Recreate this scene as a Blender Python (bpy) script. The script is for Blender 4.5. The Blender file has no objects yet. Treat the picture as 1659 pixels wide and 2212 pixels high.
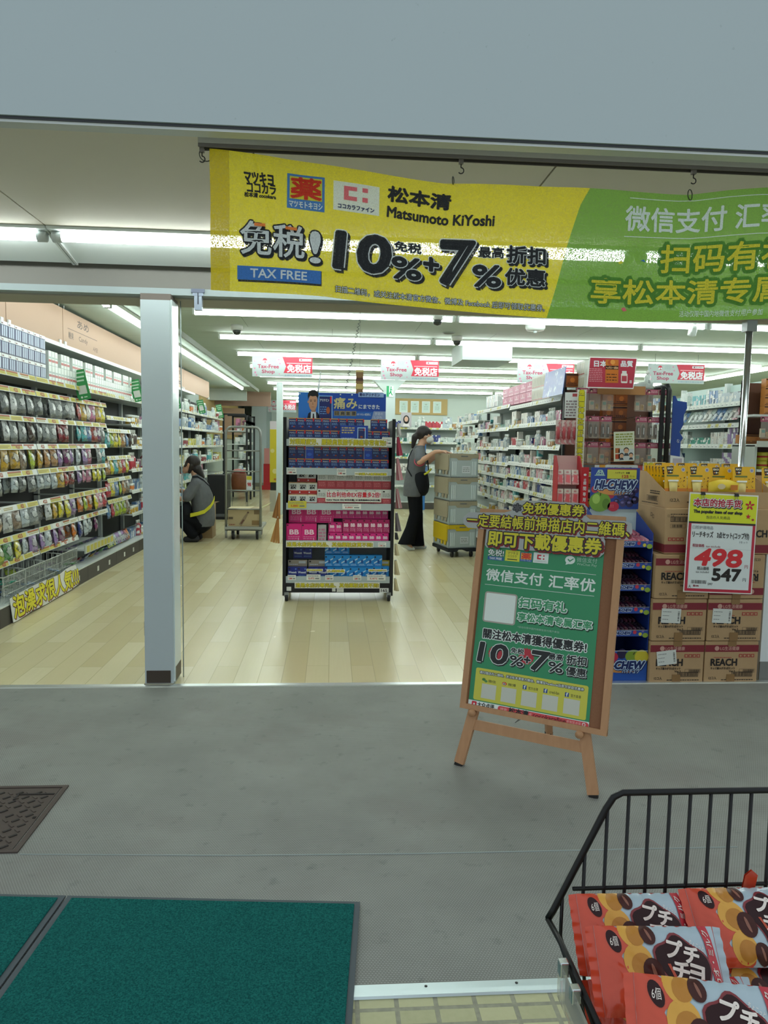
import bpy, bmesh, math, random
from mathutils import Vector, Matrix, Euler
random.seed(7)
S = bpy.context.scene
COL = S.collection
PI = math.pi

# ------------------------------------------------------------------ camera
cam_data = bpy.data.cameras.new('camera')
cam = bpy.data.objects.new('camera', cam_data)
COL.objects.link(cam)
S.camera = cam
cam_data.sensor_fit = 'HORIZONTAL'
cam_data.sensor_width = 36.0
cam_data.lens = 1586.6 / 1659 * 36.0
cam_data.clip_start = 0.05
YAW, PITCH, ROLL = .0729765, .0909453, .0167605
_f = Vector((math.sin(YAW), math.cos(YAW), 0)); _r = Vector((math.cos(YAW), -math.sin(YAW), 0)); _u = Vector((0, 0, 1))
_f, _u = _f * math.cos(PITCH) - _u * math.sin(PITCH), _u * math.cos(PITCH) + _f * math.sin(PITCH)
_r, _u = _r * math.cos(ROLL) + _u * math.sin(ROLL), _u * math.cos(ROLL) - _r * math.sin(ROLL)
cam.matrix_world = Matrix(((_r.x, _u.x, -_f.x, 0), (_r.y, _u.y, -_f.y, 0), (_r.z, _u.z, -_f.z, 1.35), (0, 0, 0, 1)))

# ------------------------------------------------------------------ world, exposure
W = bpy.data.worlds.new('world'); S.world = W; W.use_nodes = True
W.node_tree.nodes['Background'].inputs[0].default_value = (.72, .80, .84, 1)
W.node_tree.nodes['Background'].inputs[1].default_value = .50
S.view_settings.view_transform = 'Standard'
S.view_settings.look = 'None'
S.view_settings.gamma = 1
S.view_settings.exposure = 1.0
S.view_settings.use_curve_mapping = False
S.cycles.use_denoising = True
S.cycles.max_bounces = 8
S.cycles.transparent_max_bounces = 12
S.cycles.sample_clamp_indirect = 6
TUBE = 8.4           # shop tubes
TUBE_COL = (.93, 1.0, .96, 1)
PORCH = 9.5          # the tube under the porch ceiling

# ------------------------------------------------------------------ materials
def lin(h):
    h = h.lstrip('#'); out = []
    for i in (0, 2, 4):
        c = int(h[i:i + 2], 16) / 255
        out.append(c / 12.92 if c <= .04045 else ((c + .055) / 1.055) ** 2.4)
    return tuple(out) + (1,)
MATS = {}
def M(hexc, rough=.5, metal=0, spec=.4, name=None, emit=0, coat=0):
    k = (hexc, rough, metal, spec, emit, coat)
    if k in MATS: return MATS[k]
    m = bpy.data.materials.new(name or 'paint_' + hexc.strip('#')); m.use_nodes = True
    b = m.node_tree.nodes['Principled BSDF']
    b.inputs['Base Color'].default_value = lin(hexc)
    b.inputs['Roughness'].default_value = rough
    b.inputs['Metallic'].default_value = metal
    b.inputs['Specular IOR Level'].default_value = spec
    b.inputs['Coat Weight'].default_value = coat
    if emit:
        b.inputs['Emission Color'].default_value = lin(hexc); b.inputs['Emission Strength'].default_value = emit
    MATS[k] = m
    return m
class NT:
    """small helper for node graphs"""
    def __init__(s, name):
        s.m = bpy.data.materials.new(name); s.m.use_nodes = True
        s.t = s.m.node_tree; s.b = s.t.nodes['Principled BSDF']
    def n(s, typ, **kw):
        n = s.t.nodes.new(typ)
        for k, v in kw.items():
            if k.startswith('_'): setattr(n, k[1:], v)
        return n
    def l(s, a, b): s.t.links.new(a, b)
    def math(s, op, a, b=None, c=None):
        n = s.n('ShaderNodeMath', _operation=op)
        for i, x in enumerate((a, b, c)):
            if x is None: continue
            if isinstance(x, (int, float)): n.inputs[i].default_value = x
            else: s.l(x, n.inputs[i])
        return n.outputs[0]
    def mix(s, f, a, b, mode='MIX'):
        n = s.n('ShaderNodeMix', _data_type='RGBA', _blend_type=mode)
        for i, x in ((0, f), (6, a), (7, b)):
            if isinstance(x, (int, float)): n.inputs[i].default_value = x
            elif isinstance(x, tuple): n.inputs[i].default_value = x
            else: s.l(x, n.inputs[i])
        return n.outputs[2]
    def ramp(s, f, stops, interp='LINEAR'):
        n = s.n('ShaderNodeValToRGB'); n.color_ramp.interpolation = interp
        e = n.color_ramp.elements
        e[0].position, e[0].color = stops[0]; e[1].position, e[1].color = stops[1]
        for p, c in stops[2:]:
            x = e.new(p); x.color = c
        s.l(f, n.inputs[0]); return n.outputs[0]
    def noise(s, vec, scale, detail=3, rough=.5):
        n = s.n('ShaderNodeTexNoise'); n.inputs['Scale'].default_value = scale
        n.inputs['Detail'].default_value = detail; n.inputs['Roughness'].default_value = rough
        if vec is not None: s.l(vec, n.inputs['Vector'])
        return n.outputs['Fac']
    def pos(s): return s.n('ShaderNodeNewGeometry').outputs['Position']
    def objc(s): return s.n('ShaderNodeTexCoord').outputs['Object']
    def bump(s, h, strength=.3, dist=.002):
        n = s.n('ShaderNodeBump'); n.inputs['Strength'].default_value = strength; n.inputs['Distance'].default_value = dist
        s.l(h, n.inputs['Height']); s.l(n.outputs[0], s.b.inputs['Normal'])
    def set(s, **kw):
        for k, v in kw.items():
            i = s.b.inputs[k.replace('_', ' ')]
            if hasattr(v, 'links') and not isinstance(v, (int, float, tuple)): s.l(v, i)
            else: i.default_value = v
        return s.m
def g(v): return (v, v, v, 1)

def pack_mat(name, rough=.35, light='#e9ecea', dark='#2a2c30', scale=26, bands=True, amount=.57):
    """printed packaging: main ink from the object's own colour, with lighter panels and small dark print"""
    n = NT(name)
    oi = n.n('ShaderNodeObjectInfo')
    sh = n.n('ShaderNodeVectorMath', _operation='ADD')
    n.l(n.objc(), sh.inputs[0])
    cb = n.n('ShaderNodeCombineXYZ'); r10 = n.math('MULTIPLY', oi.outputs['Random'], 9.0)
    for i in range(3): n.l(r10, cb.inputs[i])
    n.l(cb.outputs[0], sh.inputs[1])
    sc = n.n('ShaderNodeMapping'); sc.inputs['Scale'].default_value = (1, 1, 2.6); n.l(sh.outputs[0], sc.inputs[0])
    if bands:      # boxes, bottles: rectangular panels of ink and paper
        vo = n.n('ShaderNodeTexVoronoi', _distance='CHEBYCHEV'); vo.inputs['Scale'].default_value = scale; vo.inputs['Randomness'].default_value = .7
        n.l(n.objc(), vo.inputs['Vector'])
        sp = n.n('ShaderNodeSeparateColor'); n.l(vo.outputs['Color'], sp.inputs[0])
        k = n.math('FRACT', n.math('ADD', sp.outputs[0], oi.outputs['Random']))
        c = n.mix(n.ramp(k, [(0, g(0)), (amount, g(1)), (.86, g(0))], 'CONSTANT'), oi.outputs['Color'], lin(light))
        c = n.mix(n.ramp(k, [(0, g(0)), (.90, g(.6))], 'CONSTANT'), c, lin(dark))
    else:          # pouches: an emblem in the middle, a pale foot, ink elsewhere
        z = n.n('ShaderNodeSeparateXYZ'); n.l(n.objc(), z.inputs[0]); wob = n.math('MULTIPLY', n.noise(sh.outputs[0], 45, 2), .05)
        dz = n.math('ADD', z.outputs[2], .085); d2 = n.math('SQRT', n.math('ADD', n.math('MULTIPLY', z.outputs[0], z.outputs[0]), n.math('MULTIPLY', dz, dz)))
        em = n.math('LESS_THAN', n.math('ADD', d2, wob), .058)
        ring_ = n.math('LESS_THAN', n.math('ABSOLUTE', n.math('SUBTRACT', n.math('ADD', d2, wob), .060)), .004)
        foot = n.math('LESS_THAN', n.math('ADD', z.outputs[2], wob), -.122)
        c = n.mix(n.ramp(n.noise(sh.outputs[0], scale, 2), [(.48, g(0)), (.64, g(.38))]), oi.outputs['Color'], lin(light))
        c = n.mix(n.math('MULTIPLY', em, .75), c, lin(light)); c = n.mix(n.math('MULTIPLY', ring_, .7), c, lin(dark)); c = n.mix(n.math('MULTIPLY', foot, .45), c, lin(dark))
    f2 = n.noise(sc.outputs[0], scale * 4, 2, .6)
    c = n.mix(n.ramp(f2, [(.60, g(0)), (.63, g(.6))]), c, lin(dark))
    return n.set(Base_Color=c, Roughness=rough, Specular_IOR_Level=.5)

# ------------------------------------------------------------------ mesh builder
class MB:
    def __init__(s): s.v = []; s.f = []; s.mi = []; s.sm = []; s.mats = []
    def idx(s, m):
        if m not in s.mats: s.mats.append(m)
        return s.mats.index(m)
    def add(s, vs, fs, m, smooth=False, X=None):
        o = len(s.v); i = s.idx(m)
        s.v += [tuple(X @ Vector(p)) for p in vs] if X is not None else [tuple(p) for p in vs]
        for f in fs:
            s.f.append([a + o for a in f]); s.mi.append(i); s.sm.append(smooth)
        return s
    def box(s, x0, x1, y0, y1, z0, z1, m, X=None):
        v = [(x, y, z) for z in (z0, z1) for y in (y0, y1) for x in (x0, x1)]
        return s.add(v, [(0, 2, 3, 1), (4, 5, 7, 6), (0, 1, 5, 4), (2, 6, 7, 3), (0, 4, 6, 2), (1, 3, 7, 5)], m, False, X)
    def prism(s, pts, a0, a1, m, axis='y', X=None):
        """pts: 2D outline; extruded along an axis"""
        def P(p, a):
            return {'y': (p[0], a, p[1]), 'x': (a, p[0], p[1]), 'z': (p[0], p[1], a)}[axis]
        n = len(pts); v = [P(p, a0) for p in pts] + [P(p, a1) for p in pts]
        f = [list(range(n)), list(range(2 * n - 1, n - 1, -1))] + [(i, i + n, (i + 1) % n + n, (i + 1) % n) for i in range(n)]
        return s.add(v, f, m, False, X)
    def tube(s, path, r, m, n=8, closed=False, caps=True, X=None):
        path = [Vector(p) for p in path]; k = len(path); v = []; f = []
        rs = r if isinstance(r, (list, tuple)) else [r] * k
        ref = None
        for i, p in enumerate(path):
            a = path[i - 1] if (i or closed) else p; b = path[(i + 1) % k] if (i < k - 1 or closed) else p
            t = (b - a).normalized() if (b - a).length > 1e-9 else Vector((0, 0, 1))
            if ref is None: ref = t.orthogonal().normalized()
            e1 = (ref - t * ref.dot(t))
            e1 = e1.normalized() if e1.length > 1e-6 else t.orthogonal().normalized()
            ref = e1; e2 = t.cross(e1)
            for j in range(n):
                q = 2 * PI * j / n
                v.append(p + (e1 * math.cos(q) + e2 * math.sin(q)) * rs[i])
        for i in range(k if closed else k - 1):
            for j in range(n):
                a = i * n + j; b = i * n + (j + 1) % n; c = ((i + 1) % k) * n + (j + 1) % n; d = ((i + 1) % k) * n + j
                f.append((a, b, c, d))
        if caps and not closed: f += [tuple(range(n - 1, -1, -1)), tuple((k - 1) * n + j for j in range(n))]
        return s.add(v, f, m, n > 4, X)
    def lathe(s, prof, m, n=20, X=None, smooth=True):
        v = []; f = []
        for r, z in prof:
            for j in range(n):
                q = 2 * PI * j / n; v.append((r * math.cos(q), r * math.sin(q), z))
        for i in range(len(prof) - 1):
            for j in range(n):
                f.append((i * n + j, i * n + (j + 1) % n, (i + 1) * n + (j + 1) % n, (i + 1) * n + j))
        f += [tuple(range(n - 1, -1, -1)), tuple((len(prof) - 1) * n + j for j in range(n))]
        return s.add(v, f, m, smooth, X)
    def ball(s, c, r, m, nu=14, nv=9, X=None):
        r = r if isinstance(r, (list, tuple)) else (r, r, r)
        v = []; f = []
        for i in range(nv + 1):
            a = PI * i / nv
            for j in range(nu):
                b = 2 * PI * j / nu
                v.append((c[0] + r[0] * math.sin(a) * math.cos(b), c[1] + r[1] * math.sin(a) * math.sin(b), c[2] + r[2] * math.cos(a)))
        for i in range(nv):
            for j in range(nu):
                f.append((i * nu + j, (i + 1) * nu + j, (i + 1) * nu + (j + 1) % nu, i * nu + (j + 1) % nu))
        return s.add(v, f, m, True, X)
    def limb(s, a, ra, b, rb, m):
        a = Vector(a); b = Vector(b)
        s.tube([a, (a + b) / 2, b], [ra, (ra + rb) / 2, rb], m, 12)
        s.ball(a, ra, m, 12, 8); s.ball(b, rb, m, 12, 8); return s
    def sheet(s, fn, nu, nv, m, smooth=True, u0=0, u1=1, v0=0, v1=1):
        v = [fn(u0 + (u1 - u0) * i / nu, v0 + (v1 - v0) * j / nv) for j in range(nv + 1) for i in range(nu + 1)]
        f = [(j * (nu + 1) + i, j * (nu + 1) + i + 1, (j + 1) * (nu + 1) + i + 1, (j + 1) * (nu + 1) + i) for j in range(nv) for i in range(nu)]
        return s.add(v, f, m, smooth)
    def mesh(s, name):
        me = bpy.data.meshes.new(name)
        me.from_pydata(s.v, [], s.f)
        for m in s.mats: me.materials.append(m)
        me.polygons.foreach_set('material_index', s.mi)
        me.polygons.foreach_set('use_smooth', s.sm)
        me.update(); return me
    def obj(s, name, parent=None, loc=(0, 0, 0), rot=(0, 0, 0), bevel=0, fix=False):
        me = s.mesh(name)
        if fix:
            bm = bmesh.new(); bm.from_mesh(me); bmesh.ops.recalc_face_normals(bm, faces=bm.faces); bm.to_mesh(me); bm.free()
        o = bpy.data.objects.new(name, me); COL.objects.link(o)
        o.location = loc; o.rotation_euler = rot
        if parent: o.parent = parent
        if bevel:
            b = o.modifiers.new('bevel', 'BEVEL'); b.width = bevel; b.segments = 2; b.limit_method = 'ANGLE'
        return o
def tag(o, label=None, cat=None, group=None, kind=None):
    if label: o['label'] = label
    if cat: o['category'] = cat
    if group: o['group'] = group
    if kind: o['kind'] = kind
    return o
def thing(name, label, cat, loc=(0, 0, 0), rz=0, group=None, rot=None):
    o = bpy.data.objects.new(name, None); COL.objects.link(o); o.empty_display_size = .05
    o.location = loc; o.rotation_euler = rot or (0, 0, rz)
    return tag(o, label, cat, group)
def struct(mb, name, label=None, bevel=0):
    o = mb.obj(name, bevel=bevel); o['kind'] = 'structure'
    return tag(o, label or name.replace('_', ' ') + ' of the shop', name.split('_')[0])
def dup(o, loc, rot=(0, 0, 0), label=None, group=None, color=None, scale=None):
    r = o.copy(); COL.objects.link(r); r.location = loc; r.rotation_euler = rot
    if scale: r.scale = scale
    if label: r['label'] = label
    if group: r['group'] = group
    if color: r.color = lin(color)
    for ch in o.children:
        c = ch.copy(); COL.objects.link(c); c.parent = r
        if color: c.color = lin(color)
        for gc in ch.children:
            d = gc.copy(); COL.objects.link(d); d.parent = c
    return r
class Frame:
    """local frame of a shelf run: x along the front, y towards the back"""
    def __init__(s, x, y, rz, z=0): s.o = Vector((x, y, z)); s.rz = rz; s.R = Matrix.Rotation(rz, 3, 'Z')
    def w(s, x, y, z): return s.o + s.R @ Vector((x, y, z))
ORD = 'first second third fourth fifth sixth seventh eighth ninth tenth eleventh twelfth thirteenth fourteenth fifteenth sixteenth seventeenth eighteenth nineteenth twentieth'.split()
def nth(n):
    if n < 20: return ORD[n]
    k = (n + 1) // 10
    return 'xx twenty thirty forty fifty'.split()[k - 1] + '-' + ORD[(n + 1) % 10 - 1] if (n + 1) % 10 else {3: 'thirtieth', 4: 'fortieth', 5: 'fiftieth'}[k]
# protos: built once, first placement uses the object itself
class Proto:
    def __init__(s, obj, w, h, cat): s.o = obj; s.w = w; s.h = h; s.cat = cat; s.used = False
    def put(s, loc, rot, label, group=None, color=None, scale=None):
        if not s.used:
            s.used = True; o = s.o; o.location = loc; o.rotation_euler = rot
            if scale: o.scale = scale
            if color:
                o.color = lin(color)
                for c in o.children: c.color = lin(color)
        else: o = dup(s.o, loc, rot, color=color, scale=scale or (1, 1, 1))
        o['label'] = label; o['category'] = s.cat
        if group: o['group'] = group
        return o

# ------------------------------------------------------------------ flat print: text, panels, strokes
GL = {}
def glyphs(t):
    if t in GL: return GL[t]
    cu = bpy.data.curves.new('t', 'FONT'); cu.body = t; cu.resolution_u = 3
    ob = bpy.data.objects.new('t', cu); COL.objects.link(ob)
    me = bpy.data.meshes.new_from_object(ob)
    v = [(p.co.x, p.co.y) for p in me.vertices]; f = [tuple(p.vertices) for p in me.polygons]
    cnt = {}
    for p in me.polygons:
        vs = list(p.vertices)
        for a, b in zip(vs, vs[1:] + vs[:1]):
            k = (min(a, b), max(a, b)); cnt[k] = cnt.get(k, 0) + 1
    e = [k for k, c in cnt.items() if c == 1]
    bpy.data.objects.remove(ob); bpy.data.curves.remove(cu); bpy.data.meshes.remove(me)
    xs = [p[0] for p in v]; ys = [p[1] for p in v]
    GL[t] = (v, f, e, (min(xs), min(ys), max(xs), max(ys)))
    return GL[t]
LH = .00035
def plane(o, eu, ev):
    o, eu, ev = Vector(o), Vector(eu), Vector(ev); n = eu.cross(ev).normalized()
    return lambda u, v, l=0: o + eu * u + ev * v + n * (l * LH)
def FRONT(x=0, y=0, z=0):      # faces -Y, u=+X, v=+Z
    return plane((x, y, z), (1, 0, 0), (0, 0, 1))
def rect(mb, fn, x0, y0, x1, y1, m, l=1, nu=1, nv=1):
    mb.sheet(lambda u, v: fn(x0 + (x1 - x0) * u, y0 + (y1 - y0) * v, l), nu, nv, m, False)
def poly(mb, fn, pts, m, l=1):
    mb.add([fn(p[0], p[1], l) for p in pts], [tuple(range(len(pts)))], m)
def disc(mb, fn, x, y, r, m, l=1, ry=None, n=18, a0=0, rot=0):
    ry = ry or r; c, s_ = math.cos(rot), math.sin(rot)
    pts = []
    for i in range(n):
        q = 2 * PI * i / n; a, b = r * math.cos(q), ry * math.sin(q); pts.append((x + a * c - b * s_, y + a * s_ + b * c))
    poly(mb, fn, pts, m, l)
def star(mb, fn, x, y, r, m, l=1, n=5, inner=.45, rot=PI / 2):
    c = (x, y); pts = [(x + (r if i % 2 == 0 else r * inner) * math.cos(rot + PI * i / n), y + (r if i % 2 == 0 else r * inner) * math.sin(rot + PI * i / n)) for i in range(2 * n)]
    v = [fn(c[0], c[1], l)] + [fn(p[0], p[1], l) for p in pts]
    mb.add(v, [(0, i + 1, (i + 1) % (2 * n) + 1) for i in range(2 * n)], m)
def rrect(mb, fn, x0, y0, x1, y1, r, m, l=1):
    pts = []
    for cx, cy, a in ((x1 - r, y1 - r, 0), (x0 + r, y1 - r, 1), (x0 + r, y0 + r, 2), (x1 - r, y0 + r, 3)):
        for k in range(5):
            q = PI / 2 * (a + k / 4); pts.append((cx + r * math.cos(q), cy + r * math.sin(q)))
    poly(mb, fn, pts, m, l)
def outline(mb, fn, x0, y0, x1, y1, t, m, l=1):
    rect(mb, fn, x0, y0, x1, y0 + t, m, l); rect(mb, fn, x0, y1 - t, x1, y1, m, l)
    rect(mb, fn, x0, y0, x0 + t, y1, m, l); rect(mb, fn, x1 - t, y0, x1, y1, m, l)
def text(mb, fn, t, x0, y0, x1, y1, m, l=2, st=0, outl=(), shear=0, rot=0, vr=1.0):
    """t fitted to the box; st = weight added; outl = [(radius, material, dx, dy)] under the letters, vr scales v-strokes"""
    v, f, e, (a, b, c, d) = glyphs(t)
    sx = (x1 - x0) / (c - a); sy = (y1 - y0) / max(d - b, 1e-6)
    cx, cy = (x0 + x1) / 2, (y0 + y1) / 2; cr, sr = math.cos(rot), math.sin(rot)
    P = []
    for p in v:
        X = x0 + (p[0] - a) * sx; Y = y0 + (p[1] - b) * sy
        X += shear * (Y - cy)
        if rot: X, Y = cx + (X - cx) * cr - (Y - cy) * sr, cy + (X - cx) * sr + (Y - cy) * cr
        P.append((X, Y))
    def stroke(r, mm, ll, dx=0, dy=0, fill=True):
        vs = []; fs = []
        if fill:
            vs += [fn(p[0] + dx, p[1] + dy, ll) for p in P]; fs += f
        for num, (i, j) in enumerate(e):
            p, q = P[i], P[j]; h = ll + .02 * (num % 37 + 1); ex, ey = q[0] - p[0], (q[1] - p[1]) / vr; L = math.hypot(ex, ey)
            if L < 1e-9: continue
            nx, ny = -ey / L * r, ex / L * r * vr; o = len(vs)
            for k in ((p[0] + nx, p[1] + ny), (p[0] - nx, p[1] - ny), (q[0] - nx, q[1] - ny), (q[0] + nx, q[1] + ny)):
                vs.append(fn(k[0] + dx, k[1] + dy, h))
            fs.append((o, o + 1, o + 2, o + 3))
            o = len(vs)
            for k in range(6): vs.append(fn(p[0] + dx + r * math.cos(k * PI / 3), p[1] + dy + r * vr * math.sin(k * PI / 3), h + .008))
            fs.append(tuple(range(o, o + 6)))
        mb.add(vs, fs, mm)
    for k, (r, mm, dx, dy) in enumerate(outl): stroke(r + st, mm, l + k * 1.2, dx, dy)
    L2 = l + len(outl) * 1.2
    if st: stroke(st, m, L2)
    else: mb.add([fn(p[0], p[1], L2) for p in P], f, m)
def barcode(mb, fn, x0, y0, x1, y1, m, l=2, n=22, seed=1):
    R = random.Random(seed); x = x0; w = (x1 - x0) / n / 2
    while x < x1 - w:
        k = w * R.choice((.6, 1, 1.6)); rect(mb, fn, x, y0, min(x + k, x1), y1, m, l); x += k + w * R.choice((.7, 1, 1.4))
def scribble(mb, fn, x0, y0, x1, y1, rows, m, l=2, seed=1, fillp=.6):
    """rows of small print too fine to read"""
    R = random.Random(seed); h = (y1 - y0) / rows
    for i in range(rows):
        x = x0; y = y0 + i * h
        while x < x1 - h * .3:
            w = h * R.uniform(.5, 1.6); w = min(w, x1 - x)
            rect(mb, fn, x, y + h * .18, x + w, y + h * fillp + h * .18, m, l); x += w + h * .3
# ================================================================== SETTING
# --- shop floor: pale wood-look vinyl planks running into the shop
n = NT('vinyl_planks')
mp = n.n('ShaderNodeMapping'); mp.inputs['Rotation'].default_value = (0, 0, PI / 2); n.l(n.pos(), mp.inputs[0])
bt = n.n('ShaderNodeTexBrick'); n.l(mp.outputs[0], bt.inputs['Vector'])
for k, v in (('Scale', 1), ('Mortar Size', .0022), ('Brick Width', 1.1), ('Row Height', .135), ('Bias', 0), ('Mortar Smooth', .1)): bt.inputs[k].default_value = v
bt.inputs['Color1'].default_value = g(0); bt.inputs['Color2'].default_value = g(1); bt.inputs['Mortar'].default_value = g(.5)
st = n.n('ShaderNodeMapping'); st.inputs['Scale'].default_value = (26, 1.3, 1); n.l(n.pos(), st.inputs[0])
gr = n.noise(st.outputs[0], 2.2, 5, .6)
c = n.mix(bt.outputs['Color'], lin('#c8ba8a'), lin('#dcd3aa'))
c = n.mix(n.math('MULTIPLY', gr, .35), c, lin('#bfb085'))
c = n.mix(n.math('MULTIPLY', n.noise(n.pos(), .7, 2), .25), c, lin('#e0dcc4'))
c = n.mix(n.math('MULTIPLY', bt.outputs['Fac'], .35), c, lin('#7d7355'))
rr = n.ramp(n.noise(n.pos(), 6, 4), [(.2, g(.22)), (.8, g(.28))])
FLOOR = n.set(Base_Color=c, Roughness=rr, Specular_IOR_Level=.55)
mb = MB(); rect(mb, plane((0, 0, 0), (1, 0, 0), (0, 1, 0)), -3.2, 4.05, 8.2, 26, FLOOR, 0); struct(mb, 'floor')

# --- porch floor: grey studded rubber-like sheet
n = NT('studded_sheet')
sp = n.n('ShaderNodeSeparateXYZ'); n.l(n.pos(), sp.inputs[0])
def cell(o, s, off=0): return n.math('ABSOLUTE', n.math('SUBTRACT', n.math('FRACT', n.math('ADD', n.math('DIVIDE', o, s), off)), .5))
row = n.math('FLOOR', n.math('DIVIDE', sp.outputs[1], .0068))
offs = n.math('MULTIPLY', n.math('MODULO', row, 2.0), .5)
dx = n.math('ABSOLUTE', n.math('SUBTRACT', n.math('FRACT', n.math('ADD', n.math('DIVIDE', sp.outputs[0], .0085), offs)), .5))
dy = cell(sp.outputs[1], .0068)
stud = n.math('MULTIPLY', n.math('LESS_THAN', dx, .27), n.math('LESS_THAN', dy, .23))
blot = n.noise(n.pos(), 2.3, 5, .62); fine = n.noise(n.pos(), 14, 4, .6)
base = n.mix(n.ramp(blot, [(.35, g(0)), (.7, g(1))]), lin('#838580'), lin('#92958f'))
base = n.mix(n.ramp(fine, [(.60, g(0)), (.75, g(.55))]), base, lin('#5c6360'))
warm = n.ramp(n.noise(n.pos(), 1.1, 4, .7), [(.52, g(0)), (.66, g(.5))])
base = n.mix(warm, base, lin('#7d7874'))
c = n.mix(stud, n.mix(.22, base, g(.02)), n.mix(.16, base, lin('#d5dcd6')))
n.bump(stud, .5, .0015)
PORCHF = n.set(Base_Color=c, Roughness=.62, Specular_IOR_Level=.35)
mb = MB(); rect(mb, plane((0, 0, 0), (1, 0, 0), (0, 1, 0)), -7, 1.715, 8, 4.02, PORCHF, 0); struct(mb, 'floor_porch')
seam = MB(); seam.tube([(-1.0, 2.362, .0005), (-.3, 2.325, .0008), (.3, 2.31, .0008), (1.4, 2.305, .0005)], .0022, M('#9aa5a2', .6), 5); struct(seam, 'trim_1', 'thin joint line across the grey porch sheet')
# --- thresholds
ALU = M('#dfe6e6', .28, .85)
mb = MB(); mb.prism([(4.015, 0), (4.02, .006), (4.055, .008), (4.062, 0)], -7, 8, ALU, 'x'); struct(mb, 'trim_2', 'bright metal threshold strip at the shop entrance')
mb = MB(); mb.prism([(1.676, 0), (1.68, .005), (1.695, .006), (1.697, .004), (1.72, .004), (1.722, 0)], -7, 8, M('#c9d8da', .35, .6), 'x')
for x in (.25, .48, .71, 1.1, -.4, -.9): mb.lathe([(.004, 0), (.004, .0005)], M('#2c2f30', .5), 8, Matrix.Translation((x, 1.708, .0042)))
struct(mb, 'trim_3', 'aluminium edging strip of the porch floor')
# --- pavement tiles outside
n = NT('pavement_tiles')
mp = n.n('ShaderNodeMapping'); mp.inputs['Location'].default_value = (.02, .02, 0); n.l(n.pos(), mp.inputs[0])
bt = n.n('ShaderNodeTexBrick', _offset=0.0); n.l(mp.outputs[0], bt.inputs['Vector'])
for k, v in (('Scale', 1), ('Mortar Size', .006), ('Brick Width', .096), ('Row Height', .052), ('Mortar Smooth', .15)): bt.inputs[k].default_value = v
bt.inputs['Color1'].default_value = lin('#b9b98f'); bt.inputs['Color2'].default_value = lin('#a8a981'); bt.inputs['Mortar'].default_value = lin('#7b7c70')
c = n.mix(n.math('MULTIPLY', n.noise(n.pos(), 60, 4), .5), bt.outputs['Color'], lin('#c9c9a6'))
n.bump(n.math('SUBTRACT', 1, bt.outputs['Fac']), .5, .004)
PAVE = n.set(Base_Color=c, Roughness=.7)
mb = MB(); rect(mb, plane((0, 0, -.002), (1, 0, 0), (0, 1, 0)), -9, -8, 9, 1.68, PAVE, 0); struct(mb, 'pavement', 'beige tiled pavement outside the porch')

# --- walls and ceilings
n = NT('shop_ceiling')
mp = n.n('ShaderNodeMapping'); n.l(n.pos(), mp.inputs[0])
bt = n.n('ShaderNodeTexBrick', _offset=0.5); n.l(mp.outputs[0], bt.inputs['Vector'])
for k, v in (('Scale', 1), ('Mortar Size', .0035), ('Brick Width', 1.82), ('Row Height', .91)): bt.inputs[k].default_value = v
bt.inputs['Color1'].default_value = lin('#b3c4b9'); bt.inputs['Color2'].default_value = lin('#b0c1b6'); bt.inputs['Mortar'].default_value = lin('#84928a')
CEIL = n.set(Base_Color=bt.outputs['Color'], Roughness=.8)
mb = MB(); mb.box(-3.0, 8.2, 4.1, 26, 2.6, 2.7, CEIL); struct(mb, 'ceiling')
WALL = M('#c6d3cd', .8)
mb = MB(); mb.box(-3.05, -2.92, 4.1, 26, 0, 2.6, WALL); struct(mb, 'wall_left')
mb = MB(); mb.box(8.1, 8.2, 4.1, 26, 0, 2.6, WALL); struct(mb, 'wall_right')
mb = MB(); mb.box(-3, 8.2, 25, 25.1, 0, 2.6, M('#cfdad6', .8)); struct(mb, 'wall_back')
n = NT('porch_ceiling_board')
c = n.mix(n.noise(n.pos(), 1.5, 4), lin('#cbc6b6'), lin('#d3cebf'))
PCEIL = n.set(Base_Color=c, Roughness=.75)
mb = MB(); GAP = M('#55554c', .8)
xs = [-7, -3.48, -2.42, -1.35, -.28, .79, 1.86, 2.93, 8]
for a, b in zip(xs, xs[1:]): mb.box(a + .004, b - .004, 2.0, 4.25, 2.35, 2.37, PCEIL)
mb.box(-7, 8, 2.0, 4.25, 2.37, 2.39, GAP); struct(mb, 'ceiling_porch')
# beam over the entrance with its lip and tan underside
mb = MB(); BEAM = M('#77756f', .6)  # grey lowered so the colour carries the shade behind the porch lamp reflector
mb.box(-7, 8, 4.12, 4.34, 2.165, 2.352, BEAM); mb.box(-7, 8, 4.09, 4.36, 2.13, 2.165, M('#94a0a2', .45))
mb.box(-7, 8, 4.16, 4.40, 2.122, 2.131, M('#a5a193', .7)); mb.box(-7, 8, 4.1, 4.2, 2.39, 2.75, BEAM)
struct(mb, 'beam', 'grey beam across the shop entrance')
# fascia facing the street
n = NT('fascia_paint')
c = n.mix(n.noise(n.pos(), .8, 3), lin('#aab7be'), lin('#b2c0c7'))
sp_ = n.ramp(n.noise(n.pos(), 45, 4, .7), [(.68, g(0)), (.74, g(.35))])
c = n.mix(sp_, c, lin('#7d8a90'))
FASC = n.set(Base_Color=c, Roughness=.55)
mb = MB(); mb.box(-7, 8, 1.98, 2.012, 2.156, 3.6, FASC); struct(mb, 'wall_front', 'large plain blue grey fascia panel above the porch')
mb = MB(); mb.box(-7, 8, 1.99, 2.03, 2.143, 2.156, M('#c3c9cb', .35, .1)); mb.box(-7, 8, 1.986, 1.996, 2.150, 2.1565, M('#3c3f46', .5)); struct(mb, 'trim_4', 'metal lip along the bottom of the fascia')
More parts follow.
